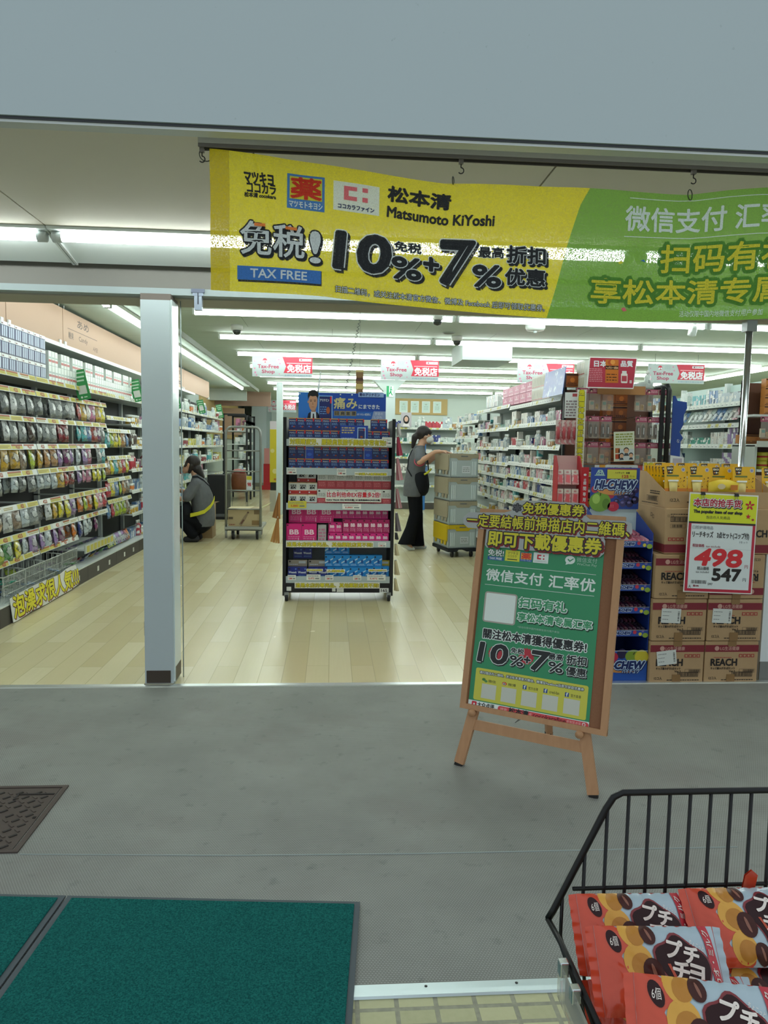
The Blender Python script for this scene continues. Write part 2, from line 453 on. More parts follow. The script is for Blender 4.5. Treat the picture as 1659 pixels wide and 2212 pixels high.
# corner pillars
COLM = M('#b6c2c6', .45, .1); BRN = M('#4a4038', .6); GRY = M('#7d7f7c', .6)
mb = MB(); mb.box(-1.015, -.86, 4.05, 4.22, 0, 2.095, COLM); mb.box(-1.017, -.858, 4.06, 4.24, 2.095, 2.13, M('#6b625c', .6))
mb.box(-.862, -.852, 4.06, 4.22, .02, 2.1, M('#dfecee', .25, .2)); mb.box(-1.006, -.875, 4.046, 4.052, .015, .085, M('#41382f', .6)); mb.box(-.853, -.850, 4.075, 4.21, .02, .10, M('#6d6558', .6))
mb.box(-1.02, -.86, 4.044, 4.07, 0, .012, M('#8d8a78', .6)); mb.box(-1.019, -1.012, 4.06, 4.1, .28, .36, M('#6f6a66', .6)); mb.tube([(-.835, 4.2, 0), (-.835, 4.2, 2.12)], .0035, M('#9aa6a6', .3, .5), 6)
struct(mb, 'pillar', 'pale grey square post with dark kick plate at the entrance', .004)
mb = MB(); mb.box(2.545, 3.6, 4.08, 4.2, 0, .75, M('#dfe6e8', .4)); mb.box(2.54, 3.6, 4.07, 4.08, 0, .11, GRY); struct(mb, 'partition', 'low white partition beside the stacked cartons')
mb = MB(); mb.tube([(2.483, 4.3, 0), (2.483, 4.3, 2.1)], .019, M('#c7cdd0', .18, .95), 16); mb.box(2.452, 2.514, 4.27, 4.33, 2.06, 2.13, M('#a9b3b6', .4, .3)); struct(mb, 'trim_5', 'slim chrome post at the edge of the shop entrance')
# columns deep in the shop
mb = MB(); mb.box(-1.03, -.92, 14, 14.2, 0, 2.49, M('#c3d2d3', .5)); struct(mb, 'column', 'slim white column behind the medicine rack')
mb = MB(); mb.box(.98, 1.20, 14, 14.25, 0, 2.6, M('#c3d2d3', .5)); mb.prism([(.98, 2.36), (1.20, 2.36), (1.42, 2.6), (.76, 2.6)], 13.99, 14.26, M('#bccac8', .5)); struct(mb, 'column_flared', 'white column with a flared top carrying the exit sign')
mb = MB(); mb.box(-2.45, -2.0, 23, 25, 0, 2.6, M('#b4c3c9', .6)); mb.box(-2.46, -1.99, 22.98, 23, 0, .12, M('#8b8b7f', .6)); struct(mb, 'column_rear', 'grey blue wall corner at the rear of the candy aisle')
mb = MB(); mb.box(1.55, 2.15, 8.8, 9.6, 2.38, 2.6, M('#aebdb8', .6)); struct(mb, 'ceiling_box', 'white boxed duct under the shop ceiling')
mb = MB(); mb.box(-3, -2.0, 17.6, 17.75, 2.33, 2.6, M('#c3cfca', .7)); mb.box(-3, -1.5, 18.4, 18.5, 2.25, 2.6, M('#ab8f80', .7)); struct(mb, 'ceiling_drop', 'dropped brown ceiling edge over the candy aisle')
mb = MB(); mb.box(-2.92, -2.86, 16.6, 23, 1.45, 2.6, M('#cdb27c', .7)); mb.box(-2.86, -2.3, 19.8, 19.86, 1.55, 2.25, M('#c6ab97', .7)); struct(mb, 'wall_panel', 'tan and yellow wall boards at the far end of the candy aisle')

mb = MB(); mb.box(1.3, 4.2, 18.04, 18.12, 0, 2.6, WALL); struct(mb, 'wall_partition', 'pale rear partition behind the certificates')
mb = MB(); mb.box(2.84, 3.35, 5.9, 6.6, 0, 1.165, M('#a58a68', .5)); struct(mb, 'trim_counter', 'tan counter block behind the yellow packs')
# --- lamps
HOUS = M('#dfe8e4', .5)
def tube_mat(strength, name):
    m = bpy.data.materials.new(name); m.use_nodes = True; b = m.node_tree.nodes['Principled BSDF']
    b.inputs['Base Color'].default_value = g(.8); b.inputs['Emission Color'].default_value = TUBE_COL; b.inputs['Emission Strength'].default_value = strength
    return m
LIT = tube_mat(TUBE, 'lit_tube'); PLIT = tube_mat(PORCH, 'lit_porch_tube')
def lamp_proto(L, lit):
    t = thing('ceiling_lamp', 'x', 'lamp', (0, 0, 50))
    h = MB(); h.prism([(-.055, 0), (.055, 0), (.04, -.022), (-.04, -.022)], -L / 2, L / 2, HOUS, 'x')
    for s_ in (-1, 1): h.box(s_ * L / 2 - (.02 if s_ > 0 else 0), s_ * L / 2 + (0 if s_ > 0 else .02), -.03, .03, -.07, -.02, M('#cdd6d2', .5))
    h.obj('housing', t); b = MB(); b.tube([(-L / 2 + .02, 0, -.046), (L / 2 - .02, 0, -.046)], .024, lit, 10); b.obj('lamp_tube', t)
    return t
LP = Proto(lamp_proto(2.46, LIT), 0, 0, 'lamp')
ROWS = [5.55, 7.10, 8.69, 10.28, 11.87, 13.46, 15.05, 16.64, 18.23, 19.82, 21.4]
for i, y in enumerate(ROWS):
    for k in range(3):
        LP.put((-1.32 + 1.25 + 2.49 * k, y, 2.6), (0, 0, 0), f'white strip lamp in the {nth(i)} ceiling row from the entrance, {nth(k)} along', 'strip lamps in rows across the shop ceiling')
for k in range(5):
    LP.put((-2.0, 5.6 + 2.49 * k, 2.595), (0, 0, PI / 2), f'strip lamp along the candy wall, {nth(k)} from the entrance', 'strip lamps along the candy wall')
mb = MB(); mb.box(-1.72, -1.70, 4.4, 17.6, 2.535, 2.6, M('#aab4ae', .6)); struct(mb, 'trim_6', 'edge of the lamp recess along the candy wall')
for k in range(3):
    LP.put((6.35, 6.5 + 2.49 * k, 2.598), (0, 0, PI / 2), f'strip lamp running along the shop depth beyond the chrome post, {nth(k)} from the entrance', 'strip lamps beyond the chrome post')
for k, (x0, x1) in enumerate(((-4.2, -1.352), (-1.348, 1.518), (1.522, 4.37))):
    t = thing('porch_lamp', ('long porch ceiling lamp beyond the pillar, away from the banner', 'long porch ceiling lamp running behind the yellow half of the banner', 'long porch ceiling lamp behind the green half of the banner')[k], 'lamp', ((x0 + x1) / 2, 3.72, 2.349), 0, 'lamps under the porch ceiling')
    L = x1 - x0; h = MB()
    h.prism([(-.06, 0), (.36, 0), (.34, -.075), (.33, -.078), (.05, -.012), (-.055, -.012)], -L / 2, L / 2, M('#e3ebea', .4), 'x')
    h.prism([(-.06, 0), (.36, 0), (.35, -.085), (.05, -.03)], -L / 2, -L / 2 + .012, M('#cfd4d2', .4), 'x'); h.prism([(-.06, 0), (.36, 0), (.35, -.085), (.05, -.03)], L / 2 - .012, L / 2, M('#cfd4d2', .4), 'x')
    h.obj('reflector', t); b = MB(); b.tube([(-L / 2 + .05, 0, -.035), (L / 2 - .05, 0, -.035)], .021, PLIT, 12); b.obj('lamp_tube', t)
    for s_ in (-1, 1): b = MB(); b.tube([(s_ * (L / 2 - .012), 0, -.035), (s_ * (L / 2 - .055), 0, -.035)], .026, M('#cfd6d6', .4), 12); b.obj('lamp_holder', t)
# ================================================================== PORCH OBJECTS
# --- green mats
n = NT('teal_carpet')
f1 = n.noise(n.pos(), 220, 3, .7); f2 = n.noise(n.pos(), 9, 3)
c = n.mix(n.ramp(f1, [(.35, g(0)), (.68, g(1))]), lin('#084a48'), lin('#257f78'))
c = n.mix(n.math('MULTIPLY', f2, .3), c, lin('#0a4746')); n.bump(f1, 1.0, .006)
CARP = n.set(Base_Color=c, Roughness=.95, Specular_IOR_Level=.1)
RUB = M('#4d565b', .7)
for i, (x0, x1, lab) in enumerate(((-.862, 0, 'teal entrance mat with grey rubber edge, the one beside the aluminium strip'), (-1.74, -.868, 'second teal entrance mat, butted against the first one below the drain cover'))):
    t = thing('entrance_mat', lab, 'mat', (.098, 2.045, .0066), math.radians(-4.6), 'teal entrance mats')
    mb = MB(); mb.box(x0, x1, -1.2, 0, .0005, .005, RUB); mb.obj('rubber_edge', t)
    mb = MB(); mb.box(x0 + .018, x1 - .016, -1.18, -.016, .005, .010, CARP); mb.obj('carpet_pile', t, bevel=.002)
# --- iron inspection cover
t = thing('drain_cover', 'brown patterned iron inspection cover set in the porch floor', 'drain cover', (-1.01, 2.37, 0))
IRON = M('#524843', .6, .3); IRD = M('#2c2725', .7)
mb = MB()
for b in ((-.62, -.595, 0, .475), (-.018, 0, 0, .475), (-.595, -.018, 0, .016), (-.595, -.018, .459, .475)): mb.box(*b, .0, .005, IRON)
mb.obj('cover_frame', t)
mb = MB(); mb.box(-.59, -.024, .02, .454, 0, .003, IRON)
for i in range(16):
    for j in range(12):
        x = -.575 + i * .0345; y = .034 + j * .0345; a = (i + j) % 2
        if .16 < y < .30 and abs((i * .0345) - .28) < .19 and (i * 7 + j * 5) % 3 == 0: continue
        mb.box(-.013, .013, -.0045, .0045, .003, .0055, IRD if (i + j) % 2 else IRON, Matrix.Translation((x, y, 0)) @ Matrix.Rotation(PI / 4 * (1 if a else -1), 4, 'Z'))
mb.box(-.16, -.03, .40, .408, .003, .006, IRD); mb.box(-.165, -.157, .36, .408, .003, .006, IRD); mb.box(-.04, -.03, .22, .232, .003, .005, M('#171412', .8))
mb.obj('cover_plate', t)
# --- rail, hooks, bracket
DK = M('#5b554f', .5, .4)
mb = MB(); mb.box(-.365, 1.9, 2.083, 2.117, 2.150, 2.172, M('#b3b0aa', .5, .1)); mb.box(-.365, 1.9, 2.085, 2.091, 2.141, 2.150, M('#6b6661', .6)); mb.box(-.365, 1.9, 2.109, 2.115, 2.141, 2.150, M('#3f3b38', .6))
tag(mb.obj('curtain_rail'), 'grey curtain rail carrying the banner under the fascia', 'rail')
def hook(x, z0, label, kind=0):
    mb = MB(); mb.box(x - .006, x + .006, 2.094, 2.106, z0 - .012, z0 + .004, M('#77726c', .5, .4))
    p = [(x, 2.1, z0 - .012), (x, 2.1, z0 - .022)] + [(x + .008 * math.cos(a), 2.1, z0 - .030 + .008 * math.sin(a)) for a in [PI / 2 - k * .45 for k in range(10)]]
    mb.tube(p, .0016, M('#33302e', .4, .6), 6); return tag(mb.obj('rail_hook'), label, 'hook', 'hooks on the curtain rail')
hook(-.357, 2.143, 'small metal hook at the yellow corner end of the rail'); hook(.352, 2.143, 'small metal hook hanging free above the black shop name'); hook(1.02, 2.143, 'small metal hook hanging free above the green part')
def ring(x, y, z, r, label, tilt=0):
    mb = MB(); mb.tube([(x + r * math.cos(a) * math.cos(tilt), y + r * math.cos(a) * math.sin(tilt), z + r * math.sin(a)) for a in [k * PI / 10 for k in range(20)]], .0014, M('#3a4038', .3, .7), 6, True)
    tag(mb.obj('banner_ring'), label, 'ring', 'metal rings of the banner')
ring(-.347, 2.1, 2.125, .017, 'metal ring holding the yellow banner corner', .3)
ring(1.008, 2.09, 2.071, .014, 'metal ring on the green top edge of the banner', .7); ring(.33, 2.095, 2.084, .010, 'small metal ring on the top edge beside the black shop name', 1.2)
mb = MB(); mb.box(-.755, -.685, 4.08, 4.13, 2.145, 2.165, M('#5e6577', .4, .3)); mb.box(-.74, -.70, 4.085, 4.12, 2.055, 2.145, M('#98a3b2', .4, .4)); mb.box(-.722, -.717, 4.082, 4.086, 2.085, 2.15, M('#1e2230', .5)); mb.box(-.748, -.692, 4.083, 4.12, 2.128, 2.146, M('#8a94a4', .4, .4))
tag(mb.obj('track_bracket'), 'small grey door track bracket under the entrance beam', 'bracket')

# --- the banner: woven mesh vinyl, lets some light through
def cloth(hexc):
    n = NT('banner_' + hexc.strip('#'))
    vo = n.n('ShaderNodeTexVoronoi'); vo.inputs['Scale'].default_value = 330; n.l(n.pos(), vo.inputs['Vector'])
    hole = n.math('MULTIPLY', n.ramp(n.noise(n.pos(), 300, 1), [(.44, g(0)), (.60, g(1))]), .16)
    n.set(Base_Color=lin(hexc), Roughness=.42, Specular_IOR_Level=.3)
    tr = n.n('ShaderNodeBsdfTranslucent'); tr.inputs[0].default_value = lin(hexc)
    tp = n.n('ShaderNodeBsdfTransparent'); out = n.t.nodes['Material Output']
    m1 = n.n('ShaderNodeMixShader'); m1.inputs[0].default_value = .3; n.l(n.b.outputs[0], m1.inputs[1]); n.l(tr.outputs[0], m1.inputs[2])
    m2 = n.n('ShaderNodeMixShader'); n.l(hole, m2.inputs[0]); n.l(m1.outputs[0], m2.inputs[1]); n.l(tp.outputs[0], m2.inputs[2])
    n.l(m2.outputs[0], out.inputs[0]); return n.m
ZT = [(-.334, 2.137), (-.18, 2.130), (-.027, 2.115), (.14, 2.095), (.307, 2.076), (.5, 2.080), (.675, 2.081), (.85, 2.077), (1.011, 2.076), (1.13, 2.092), (1.242, 2.104), (1.9, 2.11)]
ZB = [(-.336, 1.767), (-.024, 1.76), (.315, 1.732), (.609, 1.717), (.9, 1.717), (1.267, 1.736), (1.9, 1.75)]
def lerpt(T, x):
    for (a, p), (b, q) in zip(T, T[1:]):
        if x <= b: return p + (q - p) * (x - a) / (b - a)
    return T[-1][1]
def BN(u, t, l=0):
    zb, zt = lerpt(ZB, u), lerpt(ZT, u)
    d = math.hypot(u + .33, (1 - t) * .37)
    y = 2.1 + .006 * math.sin(u * 7 + 1) * (1 - t * .5) + .004 * math.sin(u * 17 + t * 4) + .007 * math.sin((u - .9 * t) * 12) * math.exp(-d * 2.2) + .010 * math.exp(-((u - 1.05 + (t - .2) * .5) ** 2) / .01) * (1 - t)
    return Vector((u, y - l * .0006, zb + (zt - zb) * t))
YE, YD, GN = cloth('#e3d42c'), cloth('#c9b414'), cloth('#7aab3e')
BK, WH, BL, RD, PK, NV = cloth('#22272a'), cloth('#e3ecec'), cloth('#3f7fd0'), cloth('#dd3a1e'), cloth('#e8717c'), cloth('#1d2b66')
GD, YL, OR = cloth('#55902f'), cloth('#e6dc3c'), cloth('#f0853a')
banner = thing('banner', 'long yellow and green shop banner hanging under the fascia', 'banner', (0, 0, 0))
GE = [(.606, -.01), (.637, .298), (.663, .575), (.696, .878), (.722, 1.01)]
def ge(t): return lerpt([(p, u) for u, p in GE], max(0, min(1, t)))
mb = MB()
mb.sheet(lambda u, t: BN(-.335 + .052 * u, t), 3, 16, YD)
mb.sheet(lambda u, t: BN(-.283 + (ge(t) + .283) * u, t), 44, 16, YE)
mb.sheet(lambda u, t: BN(ge(t) + (1.86 - ge(t)) * u, t), 44, 16, GN)
mb.obj('banner_sheet', banner)
mb = MB(); VR = 1 / .36
def bt(s, x0, y0, x1, y1, m, l=2, **k): text(mb, BN, s, x0, y0, x1, y1, m, l, vr=VR, **k)
bt('マツキヨ', -.243, .79, -.166, .875, BK, st=.0013, shear=-.02); bt('ココカラ', -.236, .725, -.159, .80, BK, st=.0011, shear=-.02)
bt('松本清 cocokara', -.243, .69, -.158, .725, BK, st=.0006)
rect(mb, BN, -.128, .64, -.025, .902, BL, 1, 6, 6); rect(mb, BN, -.121, .715, -.032, .885, YL, 2, 4, 4)
bt('薬', -.117, .722, -.035, .878, RD, 3, st=.0022); bt('マツモトキヨシ', -.122, .652, -.031, .70, WH, 3, st=.0006)
rect(mb, BN, -.001, .672, .126, .89, WH, 1, 6, 4)
for b in ((.028, .755, .041, .86), (.041, .755, .064, .786), (.041, .829, .064, .86), (.079, .829, .094, .862), (.079, .755, .094, .79)): rect(mb, BN, *b, PK, 2)
bt('ココカラファイン', .012, .688, .112, .722, NV, 2, st=.0005)
bt('松本清', .151, .80, .325, .915, BK, st=.0022, shear=.02); bt('Matsumoto KiYoshi', .149, .678, .448, .758, BK, st=.0014, shear=.02)
OB = lambda r: [(r * 1.9, BK, .004, -.012), (r * 1.9, BK, 0, 0)]
bt('免税', -.252, .275, -.08, .51, WH, st=.0012, outl=[(.0042, BK, .004, -.012), (.0042, BK, 0, 0)]); bt('!', -.064, .25, -.035, .49, WH, st=.0012, outl=[(.0042, BK, .003, -.012), (.0042, BK, 0, 0)])
# orange tips of the two big letters
for x0, x1 in ((-.215, -.185), (-.131, -.10)): rect(mb, BN, x0, .475, x1, .497, OR, 12)
for k in range(2): (rect(mb, BN, -.263 + .002, .075, -.031, .19, BK, 1, 8, 2) if k == 0 else rect(mb, BN, -.263, .09, -.033, .192, BL, 2, 8, 2))
bt('TAX FREE', -.227, .110, -.072, .174, WH, 3, st=.0006)
SH = lambda a, b: [(a, BK, .007, -.018), (a, WH, 0, 0)]
bt('10', .008, .238, .157, .51, BK, st=.0065, outl=SH(.0035, 0), shear=.03); bt('%', .165, .212, .245, .372, BK, st=.0030, outl=SH(.0028, 0)); bt('+', .254, .30, .294, .40, BK, st=.003, outl=SH(.0026, 0))
bt('免税', .170, .42, .245, .495, BK, st=.0008, outl=[(.0016, WH, 0, 0)])
bt('7', .300, .212, .388, .545, BK, st=.0065, outl=SH(.0035, 0), shear=.03); bt('%', .394, .212, .471, .372, BK, st=.003, outl=SH(.0028, 0))
bt('最高', .408, .435, .478, .515, BK, st=.0008, outl=[(.0016, WH, 0, 0)])
bt('折扣', .487, .405, .597, .53, BK, st=.0018, outl=SH(.002, 0)); bt('优惠', .485, .235, .597, .36, BK, st=.0018, outl=SH(.002, 0))
bt('扫描二维码，或关注松本清官方微信、微博及 Facebook 后即可领取优惠券。', .007, .045, .60, .098, WH, 2, st=.0001, outl=[(.0012, BK, 0, 0)])
rect(mb, BN, .837, .945, 1.8, .951, WH, 2, 20, 1); rect(mb, BN, .826, .652, 1.8, .658, WH, 2, 20, 1)
bt('微信支付 汇率优', .827, .70, 1.37, .888, WH, st=.0014)
SG = [(.010, GD, 0, 0)]
bt('扫码有礼', .938, .385, 1.325, .60, YL, st=.0016, outl=SG); bt('享松本清专属汇率', .737, .135, 1.50, .325, YL, st=.0016, outl=SG)
bt('活动仅限中国内地微信支付用户参加', 1.0, .03, 1.25, .08, WH, st=.0001, shear=.02)
poly(mb, BN, [(.812, .455), (.822, .468), (.827, .452), (.817, .44)], YL, 2); poly(mb, BN, [(.878, .475), (.888, .485), (.893, .465)], BL, 2); poly(mb, BN, [(.828, .10), (.838, .11), (.846, .085), (.835, .075)], PK, 2)
mb.obj('lettering', banner)

# --- easel notice board
TH = math.radians(12)
e1 = Vector((.84198, -.53951, 0)); nb = Vector((.53951, .84198, 0)); up = Vector((0, 0, math.cos(TH))) + nb * math.sin(TH); nf = e1.cross(up)
easel = thing('easel_board', 'wooden easel notice board with a green payment poster at the entrance', 'notice board', (.547, 2.971, 0))
EP = lambda d=0: (lambda u, v, l=0: e1 * u + up * v + nf * (d + l * LH))
def bar(mb, a, b, w, d0, d1, m):
    """plank in the easel plane from a to b (u,v), width w, between depths d0..d1"""
    ax, ay = a; bx, by = b; L = math.hypot(bx - ax, by - ay); nx, ny = -(by - ay) / L * w / 2, (bx - ax) / L * w / 2
    q = [(ax + nx, ay + ny), (ax - nx, ay - ny), (bx - nx, by - ny), (bx + nx, by + ny)]
    vs = [EP(d)(*p) for d in (d0, d1) for p in q]
    mb.add(vs, [(0, 1, 2, 3), (7, 6, 5, 4), (0, 4, 5, 1), (1, 5, 6, 2), (2, 6, 7, 3), (3, 7, 4, 0)], m)
n = NT('easel_wood')
st = n.n('ShaderNodeMapping'); st.inputs['Scale'].default_value = (6, 6, 1); n.l(n.objc(), st.inputs[0])
WOOD = n.set(Base_Color=n.mix(n.noise(st.outputs[0], 9, 4), lin('#c0926a'), lin('#a87c56')), Roughness=.5)
n = NT('cork_board'); CORK = n.set(Base_Color=n.mix(n.noise(n.objc(), 160, 3, .7), lin('#92664a'), lin('#7f563c')), Roughness=.85)
for k, (a, b, c_) in enumerate((((.002, .012), (.058, .32), 0), ((.564, .012), (.493, .32), 1))):
    mb = MB(); bar(mb, a, b, .042, -.025, -.003, WOOD); o = mb.obj('leg', easel)
    m2 = MB(); dxx = (b[0] - a[0]) / .308 * .016; bar(m2, (a[0] - dxx * .9, .0), (a[0], .016), .034, -.024, -.004, M('#1b1a19', .7)); m2.obj('rubber_foot', o)
mb = MB(); p0 = EP(-.03)(.30, .75); p1 = e1 * .25 + nb * .50
mb.tube([p0, Vector((p1.x, p1.y, .02))], .02, WOOD, 4); o = mb.obj('leg', easel); m2 = MB(); m2.tube([Vector((p1.x, p1.y, 0)), Vector((p1.x, p1.y, .03))], .019, M('#1b1a19', .7), 6); m2.obj('rubber_foot', o)
mb = MB(); mb.tube([EP(-.02)(.25, .25), (p1.x * .6, p1.y * .6, .12), (p1.x, p1.y, .17)], .0015, M('#5a5a58', .5), 5); mb.obj('stay_cord', easel)
mb = MB(); bar(mb, (.03, .182), (.525, .182), .042, -.022, -.006, WOOD); mb.obj('cross_bar', easel)
for u_ in (.045, .497):
    mb = MB(); mb.tube([EP(-.01)(u_, .232), EP(.022)(u_, .232)], .0155, WOOD, 16); mb.obj('peg', easel)
mb = MB(); rect(mb, EP(0), .012, .262, .575, 1.085, CORK, 0); mb.obj('cork_panel', easel)
mb = MB()
for a, b in (((0, .247), (0, 1.10)), ((.587, .247), (.587, 1.10))): bar(mb, a, b, .026, -.012, .012, WOOD)
for a, b in (((-.013, .255), (.60, .255)), ((-.013, 1.092), (.60, 1.092))): bar(mb, a, b, .022, -.011, .0125, WOOD)
mb.obj('board_frame', easel)
Q = EP(.002); GRN = M('#23895a', .35, spec=.5); W2 = M('#dfe9e6', .4); K2 = M('#1c2023', .4); Y2 = M('#d8d33a', .4); R2 = M('#c5283a', .4); LG = M('#a8cbb8', .4)
mb = MB(); rect(mb, Q, .020, .255, .528, 1.0, GRN, 0)
def et(s, x0, y0, x1, y1, m, l=2, **k): text(mb, Q, s, x0, y0, x1, y1, m, l, **k)
et('免税!', .040, .902, .111, .930, W2, st=.0006, outl=[(.0015, K2, 0, 0)]); rect(mb, Q, .040, .884, .112, .899, M('#23579d', .4), 1); et('TAX FREE', .048, .887, .104, .896, W2, st=.0003)
rect(mb, Q, .118, .886, .182, .932, Y2, 1); et('マツキヨ', .128, .914, .172, .926, K2); et('ココカラ', .128, .902, .168, .912, K2); rect(mb, Q, .128, .892, .172, .8955, K2, 2)
rect(mb, Q, .184, .890, .236, .928, M('#1f58a5', .4), 1); rect(mb, Q, .187, .899, .233, .926, M('#e8b23c', .4), 2); et('薬', .190, .900, .230, .925, M('#d6402a', .4), 3, st=.001); et('マツモトキヨシ', .187, .891, .233, .898, W2, 3)
rect(mb, Q, .241, .889, .305, .932, W2, 1)
for b in ((.257, .904, .263, .924), (.263, .904, .274, .910), (.263, .918, .274, .924), (.282, .917, .288, .923), (.282, .904, .288, .910)): rect(mb, Q, *b, R2, 2)
et('ココカラファイン', .247, .893, .299, .899, K2)
disc(mb, Q, .395, .913, .0205, W2, 1, .017); poly(mb, Q, [(.380, .902), (.378, .892), (.392, .897)], W2, 1); poly(mb, Q, [(.384, .914), (.388, .918), (.394, .911), (.408, .921), (.410, .918), (.394, .905)], GRN, 2)
et('微信支付', .422, .908, .504, .928, LG); et('WeChat Pay', .423, .892, .504, .905, LG)
rect(mb, Q, .040, .862, .504, .8637, W2, 2); rect(mb, Q, .040, .776, .504, .7777, W2, 2)
et('微信支付', .042, .795, .290, .845, W2, st=.0012); et('汇率优', .316, .793, .504, .845, W2, st=.0012)
rrect(mb, Q, .045, .618, .190, .748, .012, M('#a9a49b', .5), 1); rrect(mb, Q, .052, .624, .183, .742, .006, W2, 2)
G3 = M('#3f9467', .4); OW = [(.0045, M('#123f2a', .5), .003, -.004), (.0035, W2, 0, 0)]
et('扫码有礼', .200, .698, .399, .738, G3, st=.0016, outl=OW); et('享松本清专属汇率', .200, .641, .505, .675, G3, st=.0012, outl=OW)
et('*活动仅限中国内地微信支付用户参加', .202, .611, .378, .620, LG)
et('關注松本清獲得優惠券!', .056, .550, .492, .590, K2, st=.0014, outl=[(.0034, W2, 0, 0)])
for x, y, r in ((.118, .492, .034), (.252, .500, .036)): star(mb, Q, x, y, r, M('#b3313f', .5), 1, 18, .8)
OE = lambda a: [(a, K2, .004, -.005), (a, W2, 0, 0)]
et('10', .046, .452, .172, .530, K2, st=.004, outl=OE(.003), shear=.1); et('免税', .184, .505, .240, .527, K2, st=.0008, outl=[(.002, W2, 0, 0)]); et('%', .184, .455, .241, .495, K2, st=.0016, outl=OE(.0025)); et('+', .244, .474, .270, .498, K2, st=.002, outl=[(.002, W2, 0, 0)])
et('7', .274, .452, .344, .527, K2, st=.004, outl=OE(.003), shear=.1); et('最高', .344, .503, .403, .529, K2, st=.0008, outl=[(.002, W2, 0, 0)]); et('%', .348, .455, .405, .494, K2, st=.0016, outl=OE(.0025))
et('折扣', .418, .498, .497, .532, K2, st=.0014, outl=OE(.002)); et('優惠', .420, .452, .499, .486, K2, st=.0010, outl=OE(.002))
rrect(mb, Q, .040, .288, .514, .422, .008, M('#c9c64a', .4), 1)
et('请扫描店内二维码，关注松本清官方微信、微博及Facebook后即可获取优惠券', .058, .399, .497, .411, W2, st=.0002, outl=[(.0016, K2, 0, 0)])
for i, s_ in enumerate(('微信', '微博', '官方台灣', 'cred-fan', '官方香港')):
    x = .105 + i * .0872; rect(mb, Q, x - .032, .300, x + .032, .360, M('#c6c9bd', .5), 2)
    et(s_, x - .006, .368, x + .034 * (1 if len(s_) > 2 else .8), .380, K2)
    if i > 1: rect(mb, Q, x - .030, .366, x - .014, .383, M('#2c4a8c', .4), 2); et('f', x - .025, .368, x - .018, .382, W2, 3, st=.0006)
    elif i == 1: disc(mb, Q, x - .022, .374, .010, M('#c9372c', .4), 2, .007); disc(mb, Q, x - .023, .373, .006, W2, 3, .0045); disc(mb, Q, x - .023, .373, .003, K2, 4)
    else: disc(mb, Q, x - .026, .377, .008, M('#3f7a3a', .4), 2, .006); disc(mb, Q, x - .016, .371, .007, M('#4f8a4a', .4), 3, .005)
rect(mb, Q, .020, .255, .528, .284, W2, 2); rrect(mb, Q, .036, .260, .058, .281, .004, R2, 3); disc(mb, Q, .047, .270, .004, W2, 4); poly(mb, Q, [(.041, .263), (.053, .263), (.050, .268), (.044, .268)], W2, 4)
et('大众点评', .062, .261, .136, .281, K2, 3, st=.0006); rrect(mb, Q, .152, .258, .527, .281, .010, M('#cf4a50', .4), 3)
et('搜索', .163, .263, .192, .276, M('#eab9b4', .4), 4); et('松本清', .200, .260, .283, .282, K2, 4, st=.0010); et('或', .286, .263, .297, .276, M('#eab9b4', .4), 4); et('cocokarafine', .302, .262, .437, .279, M('#5c1119', .4), 4, st=.0004); et('签到写点评', .440, .263, .496, .277, M('#eab9b4', .4), 4)
disc(mb, Q, .508, .271, .007, W2, 4); disc(mb, Q, .508, .271, .0045, M('#cf4a50', .4), 5); poly(mb, Q, [(.511, .266), (.519, .259), (.521, .261), (.513, .268)], W2, 5)
mb.obj('poster', easel)
# die-cut notices taped over the top edge
def diecut(d, pts, label, body):
    t = thing('cutout_notice', label, 'notice', (.547, 2.971, 0), 0, 'die-cut notices taped to the easel board'); m = MB(); F = EP(d)
    vs = [F(*p, 0) for p in pts] + [EP(d - .003)(*p, 0) for p in pts]; k = len(pts)
    m.add(vs, [tuple(range(k)), tuple(range(2 * k - 1, k - 1, -1))] + [(i, i + k, (i + 1) % k + k, (i + 1) % k) for i in range(k)], M('#a9adb0', .5)); m.obj('card', t)
    m = MB(); body(m, F); m.obj('lettering', t)
YT = M('#d2c82e', .4); DR = M('#7a1f22', .5)
ON = lambda a, b=.004: [(a + .002, DR, b, -b * .8), (a, K2, 0, 0)]
def b1(m, F):
    text(m, F, '免税優惠券', .180, 1.092, .438, 1.139, YT, 2, st=.0012, outl=ON(.0036)); text(m, F, '*', .140, 1.098, .170, 1.130, M('#55565c', .5), 2, st=.002, outl=[(.003, K2, 0, 0)])
    text(m, F, '一定要結帳前掃描店内二維碼、', -.066, 1.022, .622, 1.078, YT, 2, st=.0010, outl=ON(.0034))
def b2(m, F): text(m, F, '即可下載優惠券', .040, .944, .518, 1.008, YT, 2, st=.0022, outl=ON(.0048, .006))
diecut(.018, [(.135, 1.130), (.150, 1.146), (.300, 1.150), (.436, 1.147), (.447, 1.130), (.449, 1.095), (.464, 1.084), (.60, 1.086), (.627, 1.078), (.632, 1.045), (.622, 1.012), (.40, 1.010), (.05, 1.012), (-.06, 1.014), (-.082, 1.030), (-.087, 1.055), (-.062, 1.082), (.10, 1.090), (.130, 1.100)], 'grey die-cut notice with two rows of yellow letters on top of the easel', b1)
diecut(.015, [(.026, 1.014), (.523, 1.014), (.531, 1.0), (.530, .950), (.515, .934), (.49, .930), (.38, .934), (.27, .938), (.20, .936), (.12, .940), (.036, .934), (.026, .945)], 'grey die-cut notice with one row of large yellow letters above the poster', b2)
